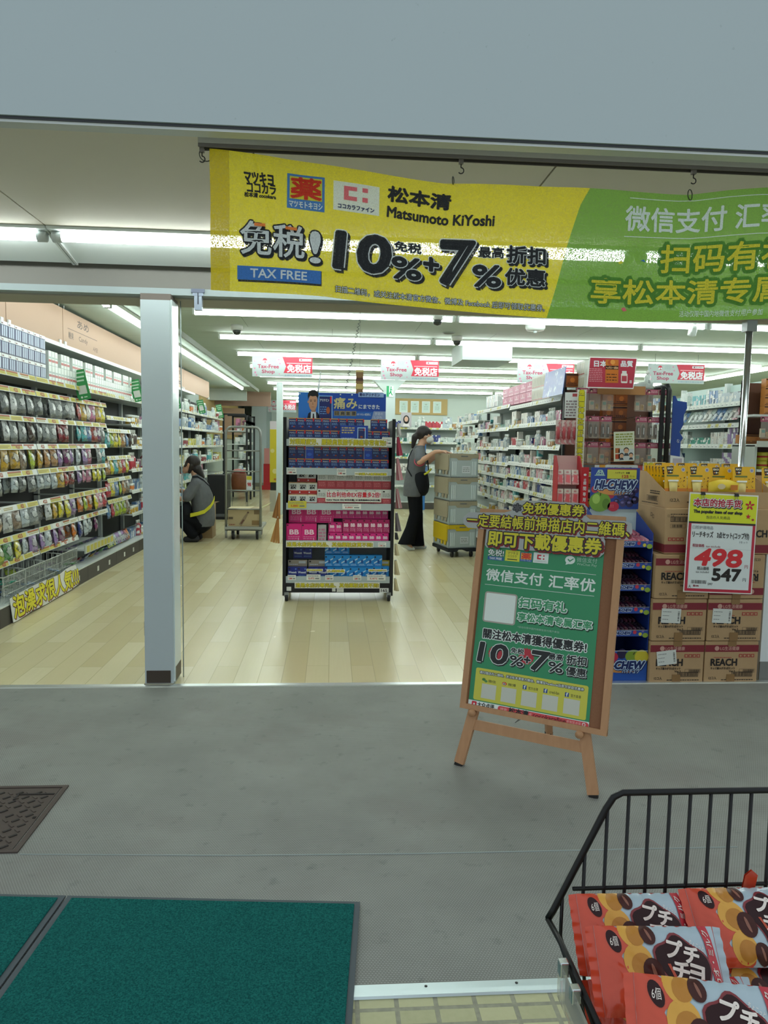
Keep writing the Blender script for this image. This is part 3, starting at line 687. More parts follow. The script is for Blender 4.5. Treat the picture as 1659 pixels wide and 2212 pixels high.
# ================================================================== STACKED CARTONS, PRICE CARD, CANDY DISPLAY
n = NT('kraft_card'); KRAFT = n.set(Base_Color=n.mix(n.noise(n.objc(), 12, 4, .6), lin('#bb9c74'), lin('#ab8d66')), Roughness=.75)
CB = M('#7f2430', .6, name='carton_band'); CP = M('#c79a8c', .6); CK = M('#231e1c', .6); TAPE = M('#8d6d45', .35); RI = M('#a8423c', .6); WL = M('#d7dcd6', .5)
def carton_art(mb, F, w, h, label=None, text_on=True):
    rect(mb, F, 0, h - .063, w, h - .022, CB, 1)
    disc(mb, F, .070, h - .042, .014, CP, 2); text(mb, F, 'LG生活健康', .090, h - .054, .205, h - .031, CP, 2, st=.0004)
    text(mb, F, 'REACH', .038, h - .145, .195, h - .105, CK, 2, st=.0022)
    scribble(mb, F, .055, h - .100, .16, h - .093, 1, RI, 2, 3)
    text(mb, F, 'キッズ歯みがき3点セット', .038, h - .168, .185, h - .153, CK, 2, st=.0004); text(mb, F, 'Ver.3', .150, h - .184, .186, h - .172, CK, 2, st=.0004)
    for k in range(4): rect(mb, F, .205 + k * .024, h - .096, .226 + k * .024, h - .076, RI, 2); disc(mb, F, .2155 + k * .024, h - .086, .006, KRAFT, 3)
    outline(mb, F, .212, h - .187, .305, h - .165, .0012, CK, 2); barcode(mb, F, .235, h - .184, .30, h - .168, CK, 2, 16, 4)
    outline(mb, F, .168, .036, .292, .064, .003, CK, 2); barcode(mb, F, .176, .040, .284, .060, CK, 2, 26, 5)
    text(mb, F, '12コ入', .030, .018, .076, .036, CK, 2, st=.0003); scribble(mb, F, .105, .012, .30, .022, 1, CK, 2, 6, .5)
    if label:
        x, y, r = label; c, s_ = math.cos(r), math.sin(r)
        G2 = lambda u, v, l=0: F(x + u * c - v * s_, y + u * s_ + v * c, l)
        rect(mb, G2, -.058, -.042, .058, .042, WL, 6); barcode(mb, lambda u, v, l=0: G2(.050 - v, u, l), -.03, 0.0, .03, .010, CK, 7, 14, 8)
        for k in range(3): scribble(mb, G2, -.050, .020 - k * .022, .0 - k * .008, .028 - k * .022, 1, M('#6b6f70', .5), 7, k + 3, .4)
def carton(name, label, x, y, z, w, d, h, rz=0, tape=True, art=None, flip=False):
    t = thing(name, label, 'carton', (x, y, z), rz, 'stacked toothcare cartons')
    mb = MB(); mb.box(0, w, 0, d, 0, h, KRAFT); mb.obj('body', t, bevel=.004)
    mb = MB()
    if flip: F = plane((w, -.0006, h), (-1, 0, 0), (0, 0, -1))
    else: F = FRONT(0, -.0006, 0)
    (art or carton_art)(mb, F, w, h) ; mb.obj('printing', t)
    if tape:
        mb = MB(); rect(mb, FRONT(0, -.0004, 0), w / 2 - .025, 0, w / 2 + .025, .05, TAPE, 6); rect(mb, FRONT(0, -.0004, 0), w / 2 - .025, h - .03, w / 2 + .025, h, TAPE, 6); mb.obj('packing_tape', t)
    return t
LB = lambda lab: (lambda mb, F, w, h: carton_art(mb, F, w, h, lab))
carton('carton', 'brown carton at the bottom of the stack beside the candy display, white label tilted', 1.853, 4.035, 0, .322, .42, .246, art=LB((.098, .150, .12)))
carton('carton', 'brown carton at the bottom of the stack beside the white partition, no label', 2.181, 4.035, 0, .322, .42, .246)
carton('carton', 'brown carton in the second layer beside the candy display, white label over its name', 1.853, 4.033, .249, .322, .42, .246, .004, art=LB((.110, .148, -.04)))
carton('carton', 'brown carton in the second layer beside the white partition, white label over its name', 2.183, 4.033, .249, .324, .42, .246, -.004, art=LB((.085, .148, -.04)))
carton('carton', 'brown carton half covered by the price card, third layer beside the candy display', 1.857, 4.032, .498, .322, .42, .255)
carton('carton', 'brown carton lying upside down behind the price card in the third layer', 2.186, 4.032, .498, .322, .42, .255, flip=True)
def art4(mb, F, w, h):
    rect(mb, F, 0, .008, w, .055, CB, 1)
    text(mb, F, '12コ入', .012, .21, .05, .228, CK, 2); outline(mb, F, .03, .185, .17, .215, .003, CK, 2); barcode(mb, F, .038, .189, .162, .211, CK, 2, 26, 9)
    outline(mb, F, .03, .150, .12, .172, .001, CK, 2); barcode(mb, F, .04, .153, .10, .169, CK, 2, 14, 2); scribble(mb, F, .03, .225, .2, .234, 1, CK, 2, 4, .5)
    for k in range(4): rect(mb, F, .02 + k * .024, .075, .041 + k * .024, .095, RI, 2); disc(mb, F, .0305 + k * .024, .085, .006, KRAFT, 3)
    text(mb, F, 'REACH', .13, .10, .28, .14, CK, 2, st=.002)
def side_art(t, x, d, h):
    mb = MB(); F = plane((x, d, 0), (0, -1, 0), (0, 0, 1)); outline(mb, F, d * .45, h * .35, d * .8, h * .6, .003, CK, 2); barcode(mb, F, d * .48, h * .39, d * .77, h * .56, CK, 2, 20, 4)
    scribble(mb, F, d * .3, h * .12, d * .8, h * .2, 1, CK, 2, 5, .5); mb.obj('side_printing', t)
t4 = carton('carton', 'brown carton standing on its side in the fourth layer, beside the candy header card', 1.905, 4.04, .756, .322, .42, .262, .01, art=art4)
mb = MB(); F = plane((-.0006, .42, 0), (0, -1, 0), (0, 0, 1)); text(mb, F, '口', .23, .20, .25, .222, CK, 2); text(mb, F, '口', .255, .19, .275, .212, CK, 2); rect(mb, F, 0, .008, .42, .055, CB, 1); mb.obj('side_printing', t4)
carton('carton', 'brown carton in the fourth layer peeking out beyond the price card', 2.236, 4.045, .756, .322, .42, .262, 0, art=art4)
carton('carton', 'lower brown carton behind the chrome post side of the price card', 2.565, 4.26, .0, .322, .40, .62, 0, art=art4)
carton('carton', 'upper brown carton behind the chrome post side of the price card', 2.565, 4.25, .624, .322, .40, .40, 0, art=art4)
# open trays with yellow toothbrush packs
def tray(label, x, y, z, w, d, h, hb):
    t = thing('open_carton', label, 'carton', (x, y, z), 0, 'open cartons on top of the stack'); th = .004
    mb = MB(); mb.box(0, w, 0, d, 0, .004, KRAFT); mb.box(0, w, 0, th, .004, h, KRAFT)
    for a in (0, w - th): mb.prism([(.004, .004), (d, .004), (d, hb), (d * .62, hb), (.004, h)], a, a + th, KRAFT, 'x')
    mb.box(th, w - th, d - th, d, .004, hb, KRAFT); mb.obj('box_wall', t)
    mb = MB(); F = FRONT(0, -.0006, 0); text(mb, F, '12コ入', .03, .035, .085, .056, CK, 2, st=.0003); scribble(mb, F, .13, .03, .30, .04, 1, CK, 2, 6, .5)
    F = plane((-.0006, d, 0), (0, -1, 0), (0, 0, 1)); outline(mb, F, d * .45, .03, d * .8, .06, .002, CK, 2); barcode(mb, F, d * .48, .034, d * .78, .056, CK, 2, 20, 4); scribble(mb, F, d * .3, .012, d * .8, .02, 1, CK, 2, 5, .5)
    scribble(mb, F, d * .55, .07, d * .85, .095, 2, CK, 2, 5, .5); mb.obj('printing', t); return t
tray('open brown carton tray full of yellow packs on the stack next to the candy header', 1.905, 4.06, 1.019, .655, .44, .095, .20)
tray('open brown carton tray on the stack beyond the chrome post', 2.57, 4.10, 1.026, .32, .44, .06, .17)
YP = M('#d9a917', .35); YP2 = M('#e0c43c', .35); YO = M('#c97a22', .4)
def reach_pack():
    t = thing('toothcare_pack', 'x', 'toothbrush pack', (0, 0, 50)); w, h = .135, .185
    mb = MB(); mb.prism([(-w / 2, 0), (w / 2, 0), (w / 2, h - .006), (w / 2 - .006, h), (-w / 2 + .006, h), (-w / 2, h - .006)], 0, .0015, YP); mb.obj('backing_card', t)
    mb = MB(); F = FRONT(0, -.0003, 0)
    rect(mb, F, -w / 2, 0, w / 2, .055, YO, 1); poly(mb, F, [(-.055, h - .005), (-.012, h - .002), (-.018, h - .045), (-.048, h - .048)], M('#2a2622', .4), 2)
    text(mb, F, 'REACH', -.049, h - .021, -.018, h - .010, M('#e8dfc8', .4), 3, st=.0004); disc(mb, F, -.042, h - .034, .004, M('#d07f2d', .4), 3); disc(mb, F, -.031, h - .034, .005, WL, 3); disc(mb, F, -.022, h - .034, .004, M('#c6b23c', .4), 3)
    rrect(mb, F, -.055, h - .062, .02, h - .053, .003, M('#5a6b31', .4), 2); disc(mb, F, .047, h - .022, .012, M('#b9b6b2', .4), 2); disc(mb, F, .047, h - .022, .007, M('#7f7fa8', .4), 3)
    R = random.Random(4)
    for k in range(16): disc(mb, F, R.uniform(-.02, .06), R.uniform(.06, .13), R.uniform(.0015, .004), M('#6b3f17', .4), 2, n=6)
    mb.obj('printing', t)
    mb = MB(); mb.sheet(lambda u, v: Vector((-.018 + (u - .5) * (.044 + .012 * v), -.006 - .012 * math.sin(PI * v) * math.sin(PI * max(.02, min(.98, u))), .030 + .068 * v)), 6, 6, M('#e3d28a', .25)); mb.box(-.047, .011, -.014, -.002, .094, .103, M('#e4e7e4', .3)); mb.obj('paste_tube', t)
    mb = MB(); mb.box(-.055, .035, -.026, -.002, .0, .022, M('#d3aa4a', .35)); mb.obj('cup_holder', t)
    return t
RP = Proto(reach_pack(), .135, .19, 'toothbrush pack')
GRP = 'yellow toothbrush packs in the open cartons'
k = 0
for (x, y, z, rz, lab) in ((1.985, 4.095, 1.075, .05, 'yellow toothbrush pack standing in front at the candy header end of the tray'), (2.125, 4.095, 1.075, 0, 'yellow toothbrush pack standing in front, second from the candy header'), (2.395, 4.095, 1.075, 0, 'yellow toothbrush pack standing in front at the chrome post end of the tray'),
        (2.30, 4.17, 1.07, -.05, 'yellow toothbrush pack in the second rank behind the lying pack'), (2.245, 4.23, 1.07, .1, 'yellow toothbrush pack in the third rank behind the lying pack'), (2.62, 4.18, 1.07, .1, 'yellow toothbrush pack in the tray beyond the chrome post'), (2.75, 4.24, 1.07, .1, 'yellow toothbrush pack last in the tray beyond the chrome post')):
    RP.put((x, y, z), (-.12, 0, rz), lab, GRP)
for i in range(6): RP.put((1.975 + .004 * i, 4.14 + i * .052, 1.07), (-.10, 0, .12), f'yellow toothbrush pack, {nth(i + 1)} in the row behind the front one at the candy header end', GRP)
for i in range(4): RP.put((2.05 + .146 * i, 4.40, 1.085), (-.06, 0, 0), f'yellow toothbrush pack along the back of the tray, {nth(i)} from the candy header', GRP)
t = thing('lying_pack', 'yellow pack fallen over between the standing toothbrush packs', 'toothbrush pack', (2.26, 4.085, 1.125), -.15); mb = MB()
mb.sheet(lambda u, v: Vector(((u - .5) * .17, -.022 * math.sin(PI * u) * math.sin(PI * v) - .004, (v - .5) * .08 + .02 * math.sin(PI * u))), 10, 8, YP2); mb.sheet(lambda u, v: Vector(((.5 - u) * .17, .004, (v - .5) * .08 + .02 * math.sin(PI * u))), 10, 2, YP2)
mb.obj('wrapper', t); mb = MB(); F = FRONT(0, -.028, 0); disc(mb, F, -.02, .02, .022, M('#d5c59a', .3), 1, .016); rect(mb, F, .03, .0, .07, .03, YO, 1); mb.obj('printing', t)

# price card clipped to the cartons
t = thing('price_card', 'large red framed price card 498 clipped to the stacked cartons', 'price card', (2.21, 3.985, .825), 0, None, (math.radians(-2.5), math.radians(2.0), 0))
PR = M('#bb1f3c', .35); PWH = M('#d9e2e3', .3); PY = M('#d5dd1e', .35)
w, h = .405, .565
mb = MB(); mb.box(-w / 2, w / 2, 0, .002, -h / 2, h / 2, M('#e6e6e0', .4)); mb.obj('card', t)
mb = MB(); F = FRONT(-w / 2, -.0004, -h / 2); X = lambda px: (px - 185) / (1545 - 250) * w * .905
rect(mb, F, .006, .402, w - .006, h - .008, PY, 1); rect(mb, F, .006, .006, w - .006, .392, PR, 1); rect(mb, F, .022, .022, w - .022, .390, PWH, 2); rect(mb, F, .006, .392, w - .006, .402, M('#2b2b26', .5), 2)
text(mb, F, '本店的抢手货', .028, .490, .305, .533, M('#b5123a', .4), 3, st=.0014, outl=[(.006, M('#1d1a1c', .5), .003, -.004), (.0045, WL, 0, 0)])
for k in range(5): a = PI / 2 + k * 2 * PI / 5; disc(mb, F, .357 + .016 * math.cos(a), .505 + .016 * math.sin(a), .012, M('#c21a2b', .4), 4, .006, 10, rot=a)
star(mb, F, .352, .442, .016, M('#c2202f', .4), 4, 5, .45, .3); disc(mb, F, .380, .425, .008, M('#a8252f', .4), 4, .006)
text(mb, F, 'The popular item of our shop', .030, .447, .315, .468, M('#1a1a1a', .4), 4, st=.0016); text(mb, F, '当店の人気商品', .105, .420, .245, .438, M('#33382a', .4), 4)
text(mb, F, '口腔护理用品', .030, .360, .150, .379, M('#4a5560', .4), 4); text(mb, F, 'リーチキッズ　3点セット(コップ付)', .032, .308, .365, .348, CK, 4, st=.0008); text(mb, F, '1セット', .31, .288, .36, .301, M('#3d4650', .4), 4)
text(mb, F, '税抜価格', .036, .258, .105, .276, M('#9c1d3a', .4), 4, st=.0004); text(mb, F, 'tax exclude', .115, .258, .20, .270, M('#8a2a3a', .4), 4); rect(mb, F, .022, .252, w - .022, .2528, M('#8f9aa0', .4), 4)
RED = M('#d2232c', .35)
text(mb, F, '4', .060, .158, .145, .247, RED, 4, st=.006, shear=.25); text(mb, F, '9', .155, .155, .232, .248, RED, 4, st=.006, shear=.22); text(mb, F, '8', .245, .153, .330, .246, RED, 4, st=.006, shear=.12)
text(mb, F, '円', .350, .145, .370, .165, M('#a51e3a', .4), 4); text(mb, F, '円', .345, .07, .364, .09, CK, 4)
text(mb, F, '税込価格', .072, .128, .142, .148, CK, 4, st=.0003); text(mb, F, 'tax included', .066, .112, .143, .123, CK, 4); text(mb, F, '547', .165, .072, .330, .138, CK, 4, st=.0042)
barcode(mb, F, .042, .050, .132, .070, CK, 4, 26, 2); text(mb, F, '597', .140, .044, .168, .056, CK, 4, st=.0003); text(mb, F, 'A', .028, .025, .042, .042, CK, 4); text(mb, F, '税10%', .055, .032, .088, .043, M('#8a2232', .4), 4, st=.0006)
mb.obj('printing', t)
for x in (-.125, .072):
    mb = MB(); mb.prism([(-.014, 0), (.014, 0), (.009, .018), (-.009, .018)], -.006, .008, M('#1b1d1e', .35), X=Matrix.Translation((x, 0, h / 2 - .012)))
    for s_ in (-.006, .006): mb.tube([(x + s_, -.004, h / 2 - .012), (x + s_ * 1.4, -.006, h / 2 - .035), (x + s_ * .6, -.006, h / 2 - .042)], .0011, M('#8a8d90', .3, .8), 5)
    mb.obj('binder_clip', t)

# --- cardboard candy display
HB = M('#1f3f93', .4); HBD = M('#16306f', .4); HW = M('#b9cdd2', .5)
disp = thing('candy_display', 'blue cardboard candy display with six tiers next to the stacked cartons', 'display', (1.70, 4.06, 0))
w = .296; x0, x1 = -w / 2, w / 2
TZ = [.79, .665, .537, .405, .27]
mb = MB()
prof = [(0, 0), (.34, 0), (.34, 1.0), (.30, 1.0), (0, .87)]
for a in (x0, x1 - .004): mb.prism(prof, a, a + .004, HB, 'x')
mb.box(x0 + .004, x1 - .004, .336, .34, 0, .99, HBD); mb.box(x0 + .004, x1 - .004, .12, .336, .83, .834, HW); mb.box(x0 + .004, x1 - .004, .24, .244, .834, .995, HW)
mb.obj('display_case', disp)
for i, z in enumerate(TZ):
    mb = MB(); mb.prism([(.0, z), (.002, z), (.002, z + .012), (.33, z + .06), (.33, z + .064), (.004, z + .016), (.004, z + .036), (0, z + .036)], x0 + .004, x1 - .004, HBD, 'x')
    o = mb.obj('tier_tray', disp); mb = MB(); F = FRONT(0, -.0004, 0); rect(mb, F, x0 + .004, z, x1 - .004, z + .036, M('#24489d', .4), 1); rect(mb, F, x0 + .004, z + .034, x1 - .004, z + .0375, WL, 1)
    text(mb, F, 'HI-CHEW', -.045, z + .011, .04, z + .028, M('#142a68', .4), 2, st=.0014, shear=.2, outl=[(.0022, M('#c9d8ec', .4), 0, 0)])
    disc(mb, F, .065, z + .024, .011, M('#c2314a', .4), 2); disc(mb, F, .098, z + .013, .010, M('#d6c83c', .4), 2); disc(mb, F, .128, z + .006, .017, M('#8fae3c', .4), 2, .014); disc(mb, F, -.075, z + .012, .008, M('#7c86c4', .4), 2); disc(mb, F, -.12, z + .022, .012, M('#6b3b86', .4), 2); disc(mb, F, .113, z + .029, .008, M('#7a6fb2', .4), 2, .005)
    mb.obj('tier_label', disp)
def fruit_logo(mb, F, x0, y0, x1, y1, top):
    w, h = x1 - x0, y1 - y0; P = lambda u, v: (x0 + u * w, y0 + v * h)
    def D(u, v, r, m, l, ry=None): disc(mb, F, *P(u, v), r * w, m, l, (ry or r) * w, 20)
    if top:
        for u, v, r, c in ((.62, .33, .075, '#2b2450'), (.75, .28, .07, '#342b5c'), (.86, .36, .075, '#241d44'), (.94, .46, .06, '#2f2755'), (.68, .14, .075, '#3a3364'), (.82, .14, .08, '#2a2350'), (.93, .22, .08, '#1f1a3c'), (.55, .18, .06, '#262046'), (.90, .58, .05, '#2a2350'), (.74, .40, .06, '#201a40')):
            D(u, v, r, M(c, .3), 2); D(u - .015, v + .02, r * .45, M('#6a66a0', .3), 3, r * .3)
        D(.20, .17, .225, M('#6f9a35', .35), 3, .20); D(.12, .24, .08, M('#9cc05a', .35), 4, .10); D(.33, .12, .08, M('#577f28', .35), 4, .11); poly(mb, F, [P(.20, .44), P(.225, .44), P(.215, .32), P(.195, .32)], M('#4a3a1c', .5), 4)
        D(.48, .06, .12, M('#b42340', .35), 4, .10); D(.08, .47, .07, M('#b03a48', .35), 2); D(.42, .36, .08, M('#a52a44', .35), 2, .09)
        for k in range(6): D(.42 + .03 * (k % 3), .05 + .04 * (k // 3), .006, M('#e0aab0', .4), 5)
    else:
        D(.28, .80, .13, M('#b42340', .35), 2, .10); D(.72, .82, .17, M('#7f9b32', .35), 2, .13); D(.88, .80, .14, M('#c9bb35', .35), 3, .14); D(.12, .88, .12, M('#2b2450', .35), 1); D(.48, .9, .10, M('#241d44', .35), 1)
        for k in range(6): D(.22 + .05 * (k % 3), .76 + .06 * (k // 3), .008, M('#e0aab0', .4), 4)
        poly(mb, F, [P(.70, .88), P(.73, .95), P(.75, .95), P(.72, .87)], M('#4a3a1c', .5), 4)
    NVY = M('#18295f', .35); LBW = M('#bcd3e6', .35)
    if top: t0, t1, s0, s1 = .49, .69, .36, .48
    else: t0, t1, s0, s1 = .42, .66, .28, .42
    D(.5, (t0 + t1) / 2 - .06, .42, M('#8f2038', .35), 4, .155 if top else .12); D(.5, (t0 + t1) / 2 - .09, .40, M('#c98a4a', .35), 5, .14 if top else .10)
    text(mb, F, 'HI-CHEW', x0 + .10 * w, y0 + t0 * h, x0 + .93 * w, y0 + t1 * h, NVY, 6, st=.0035, shear=.22, outl=[(.0075, NVY, .003, -.003), (.005, LBW, 0, 0)])
    text(mb, F, 'ハイチュウ', x0 + .50 * w, y0 + s0 * h, x0 + .84 * w, y0 + s1 * h, LBW, 10, st=.0007, shear=.2, outl=[(.0035, NVY, 0, 0)])
mb = MB(); F = FRONT(0, -.0006, 0); rect(mb, F, x0, 0, x1, .185, M('#1f4fa3', .4), 0); fruit_logo(mb, F, x0, 0, x1, .185, False); rect(mb, F, x0, .183, x1, .186, WL, 12); mb.obj('base_panel', disp)
mb = MB(); mb.box(x0, x1 + .002, .232, .239, .99, 1.238, HB); mb.obj('header_card', disp)
mb = MB(); F = FRONT(0, .2312, .99); rect(mb, F, x0, 0, x1 + .002, .248, HB, 1); fruit_logo(mb, F, x0, 0, x1, .248, True)
rect(mb, F, -.05, .238, .13, .242, M('#9c2233', .4), 3); rect(mb, F, -.052, .182, .128, .236, M('#bfbd3e', .4), 13); text(mb, F, 'ハイチュウ　各種', -.005, .212, .085, .224, CK, 14, st=.0003); text(mb, F, '125', .040, .188, .078, .204, M('#a3352a', .4), 14, st=.0012); text(mb, F, '円 134', .088, .190, .115, .203, CK, 14)
poly(mb, F, [(-.122, .205), (-.106, .234), (-.082, .234), (-.068, .205)], LG, 3); poly(mb, F, [(-.114, .209), (-.102, .229), (-.086, .229), (-.076, .209)], HB, 4); text(mb, F, 'M', -.104, .210, -.084, .226, LG, 5, st=.001); rect(mb, F, -.128, .199, -.064, .203, LG, 3)
mb.obj('header_print', disp)
n = NT('candy_wrap'); oi = n.n('ShaderNodeObjectInfo');
STK = n.set(Base_Color=n.mix(n.ramp(n.noise(n.objc(), 70, 2), [(.55, g(0)), (.6, g(.35))]), oi.outputs['Color'], lin('#b8aab2')), Roughness=.3, Specular_IOR_Level=.5)
mb = MB(); mb.tube([(0, 0, 0), (0, .012, 0), (0, .10, 0), (0, .112, 0)], [.006, .0115, .0115, .006], STK, 6)
SK = Proto(mb.obj('candy_stick', loc=(0, 0, 50)), .024, .02, 'candy')
for i, z in enumerate(TZ):
    for k in range(11):
        for r in range(2):
            c = random.choice(['#3a2340', '#4b2347', '#5c2742', '#2c2038', '#6b3048']) if i else random.choice(['#b35d74', '#a44a66', '#c27f8e'])
            SK.put((1.70 - .125 + .025 * k, 4.06 + .012 + .13 * r, z + .032 + .0195 * r), (math.radians(8.5), 0, 0), f'dark candy stick in the {nth(i)} tier of the blue display, {nth(k)} along, {"front" if r == 0 else "rear"} line' if i else f'pink candy stick in the topmost tier of the blue display, {nth(k)} along, {"front" if r == 0 else "rear"} line', 'candy sticks in the blue display', c)

# ================================================================== WIRE BASKET WITH SNACK PACKS (nearest)
bk = thing('wire_basket', 'black wire basket with a raised back rim holding red snack packs', 'basket', (.34, .4, 0))
BW = M('#121315', .4, .2); ox, oy = .34, .4
B_ = lambda x, y, z: (x - ox, y - oy, z)
TOPZ = .827; XR = .95
mb = MB()
mb.tube([B_(.341, 1.05, .626), B_(.349, 1.05, .640), B_(.425, 1.05, .802), B_(.436, 1.05, .820), B_(.450, 1.05, TOPZ), B_(XR - .1, 1.05, TOPZ), B_(XR - .02, 1.05, .64), B_(XR, 1.05, .626)], .0052, BW, 10); mb.obj('back_rim', bk)
mb = MB(); mb.tube([B_(.341, 1.05, .626), B_(.345, 1.0, .624), B_(.345, .5, .624), B_(XR, .5, .624), B_(XR, 1.05, .626)], .0045, BW, 10); mb.obj('side_rim', bk)
mb = MB(); mb.tube([B_(.377, 1.047, .676), B_(XR - .04, 1.047, .676)], .0033, BW, 8); mb.obj('cross_wire', bk)
xs_ = [.362 + .0325 * k for k in range(17)]
for x in xs_:
    zt_ = .626 + (x - .341) / (.436 - .341) * .20 if x < .43 else (TOPZ if x < XR - .1 else .8)
    mb = MB(); mb.tube([B_(x, 1.049, min(zt_, TOPZ)), B_(x - .002, 1.045, .6), B_(max(x, .40), 1.02, .47)], .0029, BW, 8); mb.obj('back_wire', bk)
for k in range(12):
    y = 1.02 - .042 * k; mb = MB(); mb.tube([B_(.345, y, .624), B_(.40, y - .01, .47), B_(.9, y - .01, .47)], .0026, BW, 6); mb.obj('side_wire', bk)
mb = MB(); mb.tube([B_(.40, 1.02, .47), B_(.40, .52, .47), B_(.9, .52, .47), B_(.9, 1.02, .47)], .004, BW, 8, True); mb.obj('floor_wire', bk)
mb = MB()
for a, b in ((.55, .9), (.9, .55)): mb.tube([B_(.385, a, .03), B_(.385, b, .468)], .007, BW, 8); mb.tube([B_(.88, a, .03), B_(.88, b, .468)], .007, BW, 8)
mb.tube([B_(.385, .55, .01), B_(.385, .9, .01)], .007, BW, 8); mb.tube([B_(.88, .55, .01), B_(.88, .9, .01)], .007, BW, 8); mb.tube([B_(.385, .72, .25), B_(.88, .72, .25)], .006, BW, 8)
for a, b in ((.55, .9), (.9, .55)): 
    for x_ in (.385, .88): mb.tube([B_(x_, a, .01), B_(x_, a, .03)], .007, BW, 8)
mb.obj('folding_stand', bk)
mb = MB(); mb.tube([B_(.56, .62, .75), B_(.545, .60, .70), B_(.56, .56, .63), B_(.66, .53, .62)], .006, BW, 10); mb.tube([B_(.56, .62, .75), B_(.60, .655, .79), B_(.66, .66, .80), B_(.75, .64, .79)], .006, BW, 10); mb.obj('basket_handle', bk)
# clear price holder on the side
n = NT('clear_plastic'); n.set(Base_Color=g(.9), Roughness=.08, Transmission_Weight=.9, IOR=1.35, Alpha=.5); CLR = n.m
t = thing('price_holder', 'clear plastic price holder clipped to the side of the wire basket', 'price holder', (.335, .96, .60), 0)
mb = MB(); mb.box(-.006, -.002, -.30, 0, -.028, .022, CLR); mb.obj('clear_pocket', t); mb = MB(); mb.box(-.0015, -.0008, -.27, -.02, -.022, .018, M('#97998f', .5)); mb.obj('price_slip', t)
for y in (-.012, -.062):
    mb = MB(); mb.box(-.009, .004, y - .007, y + .007, .012, .034, M('#c9d0d2', .2, .9)); mb.obj('chrome_clip', t, bevel=.002)
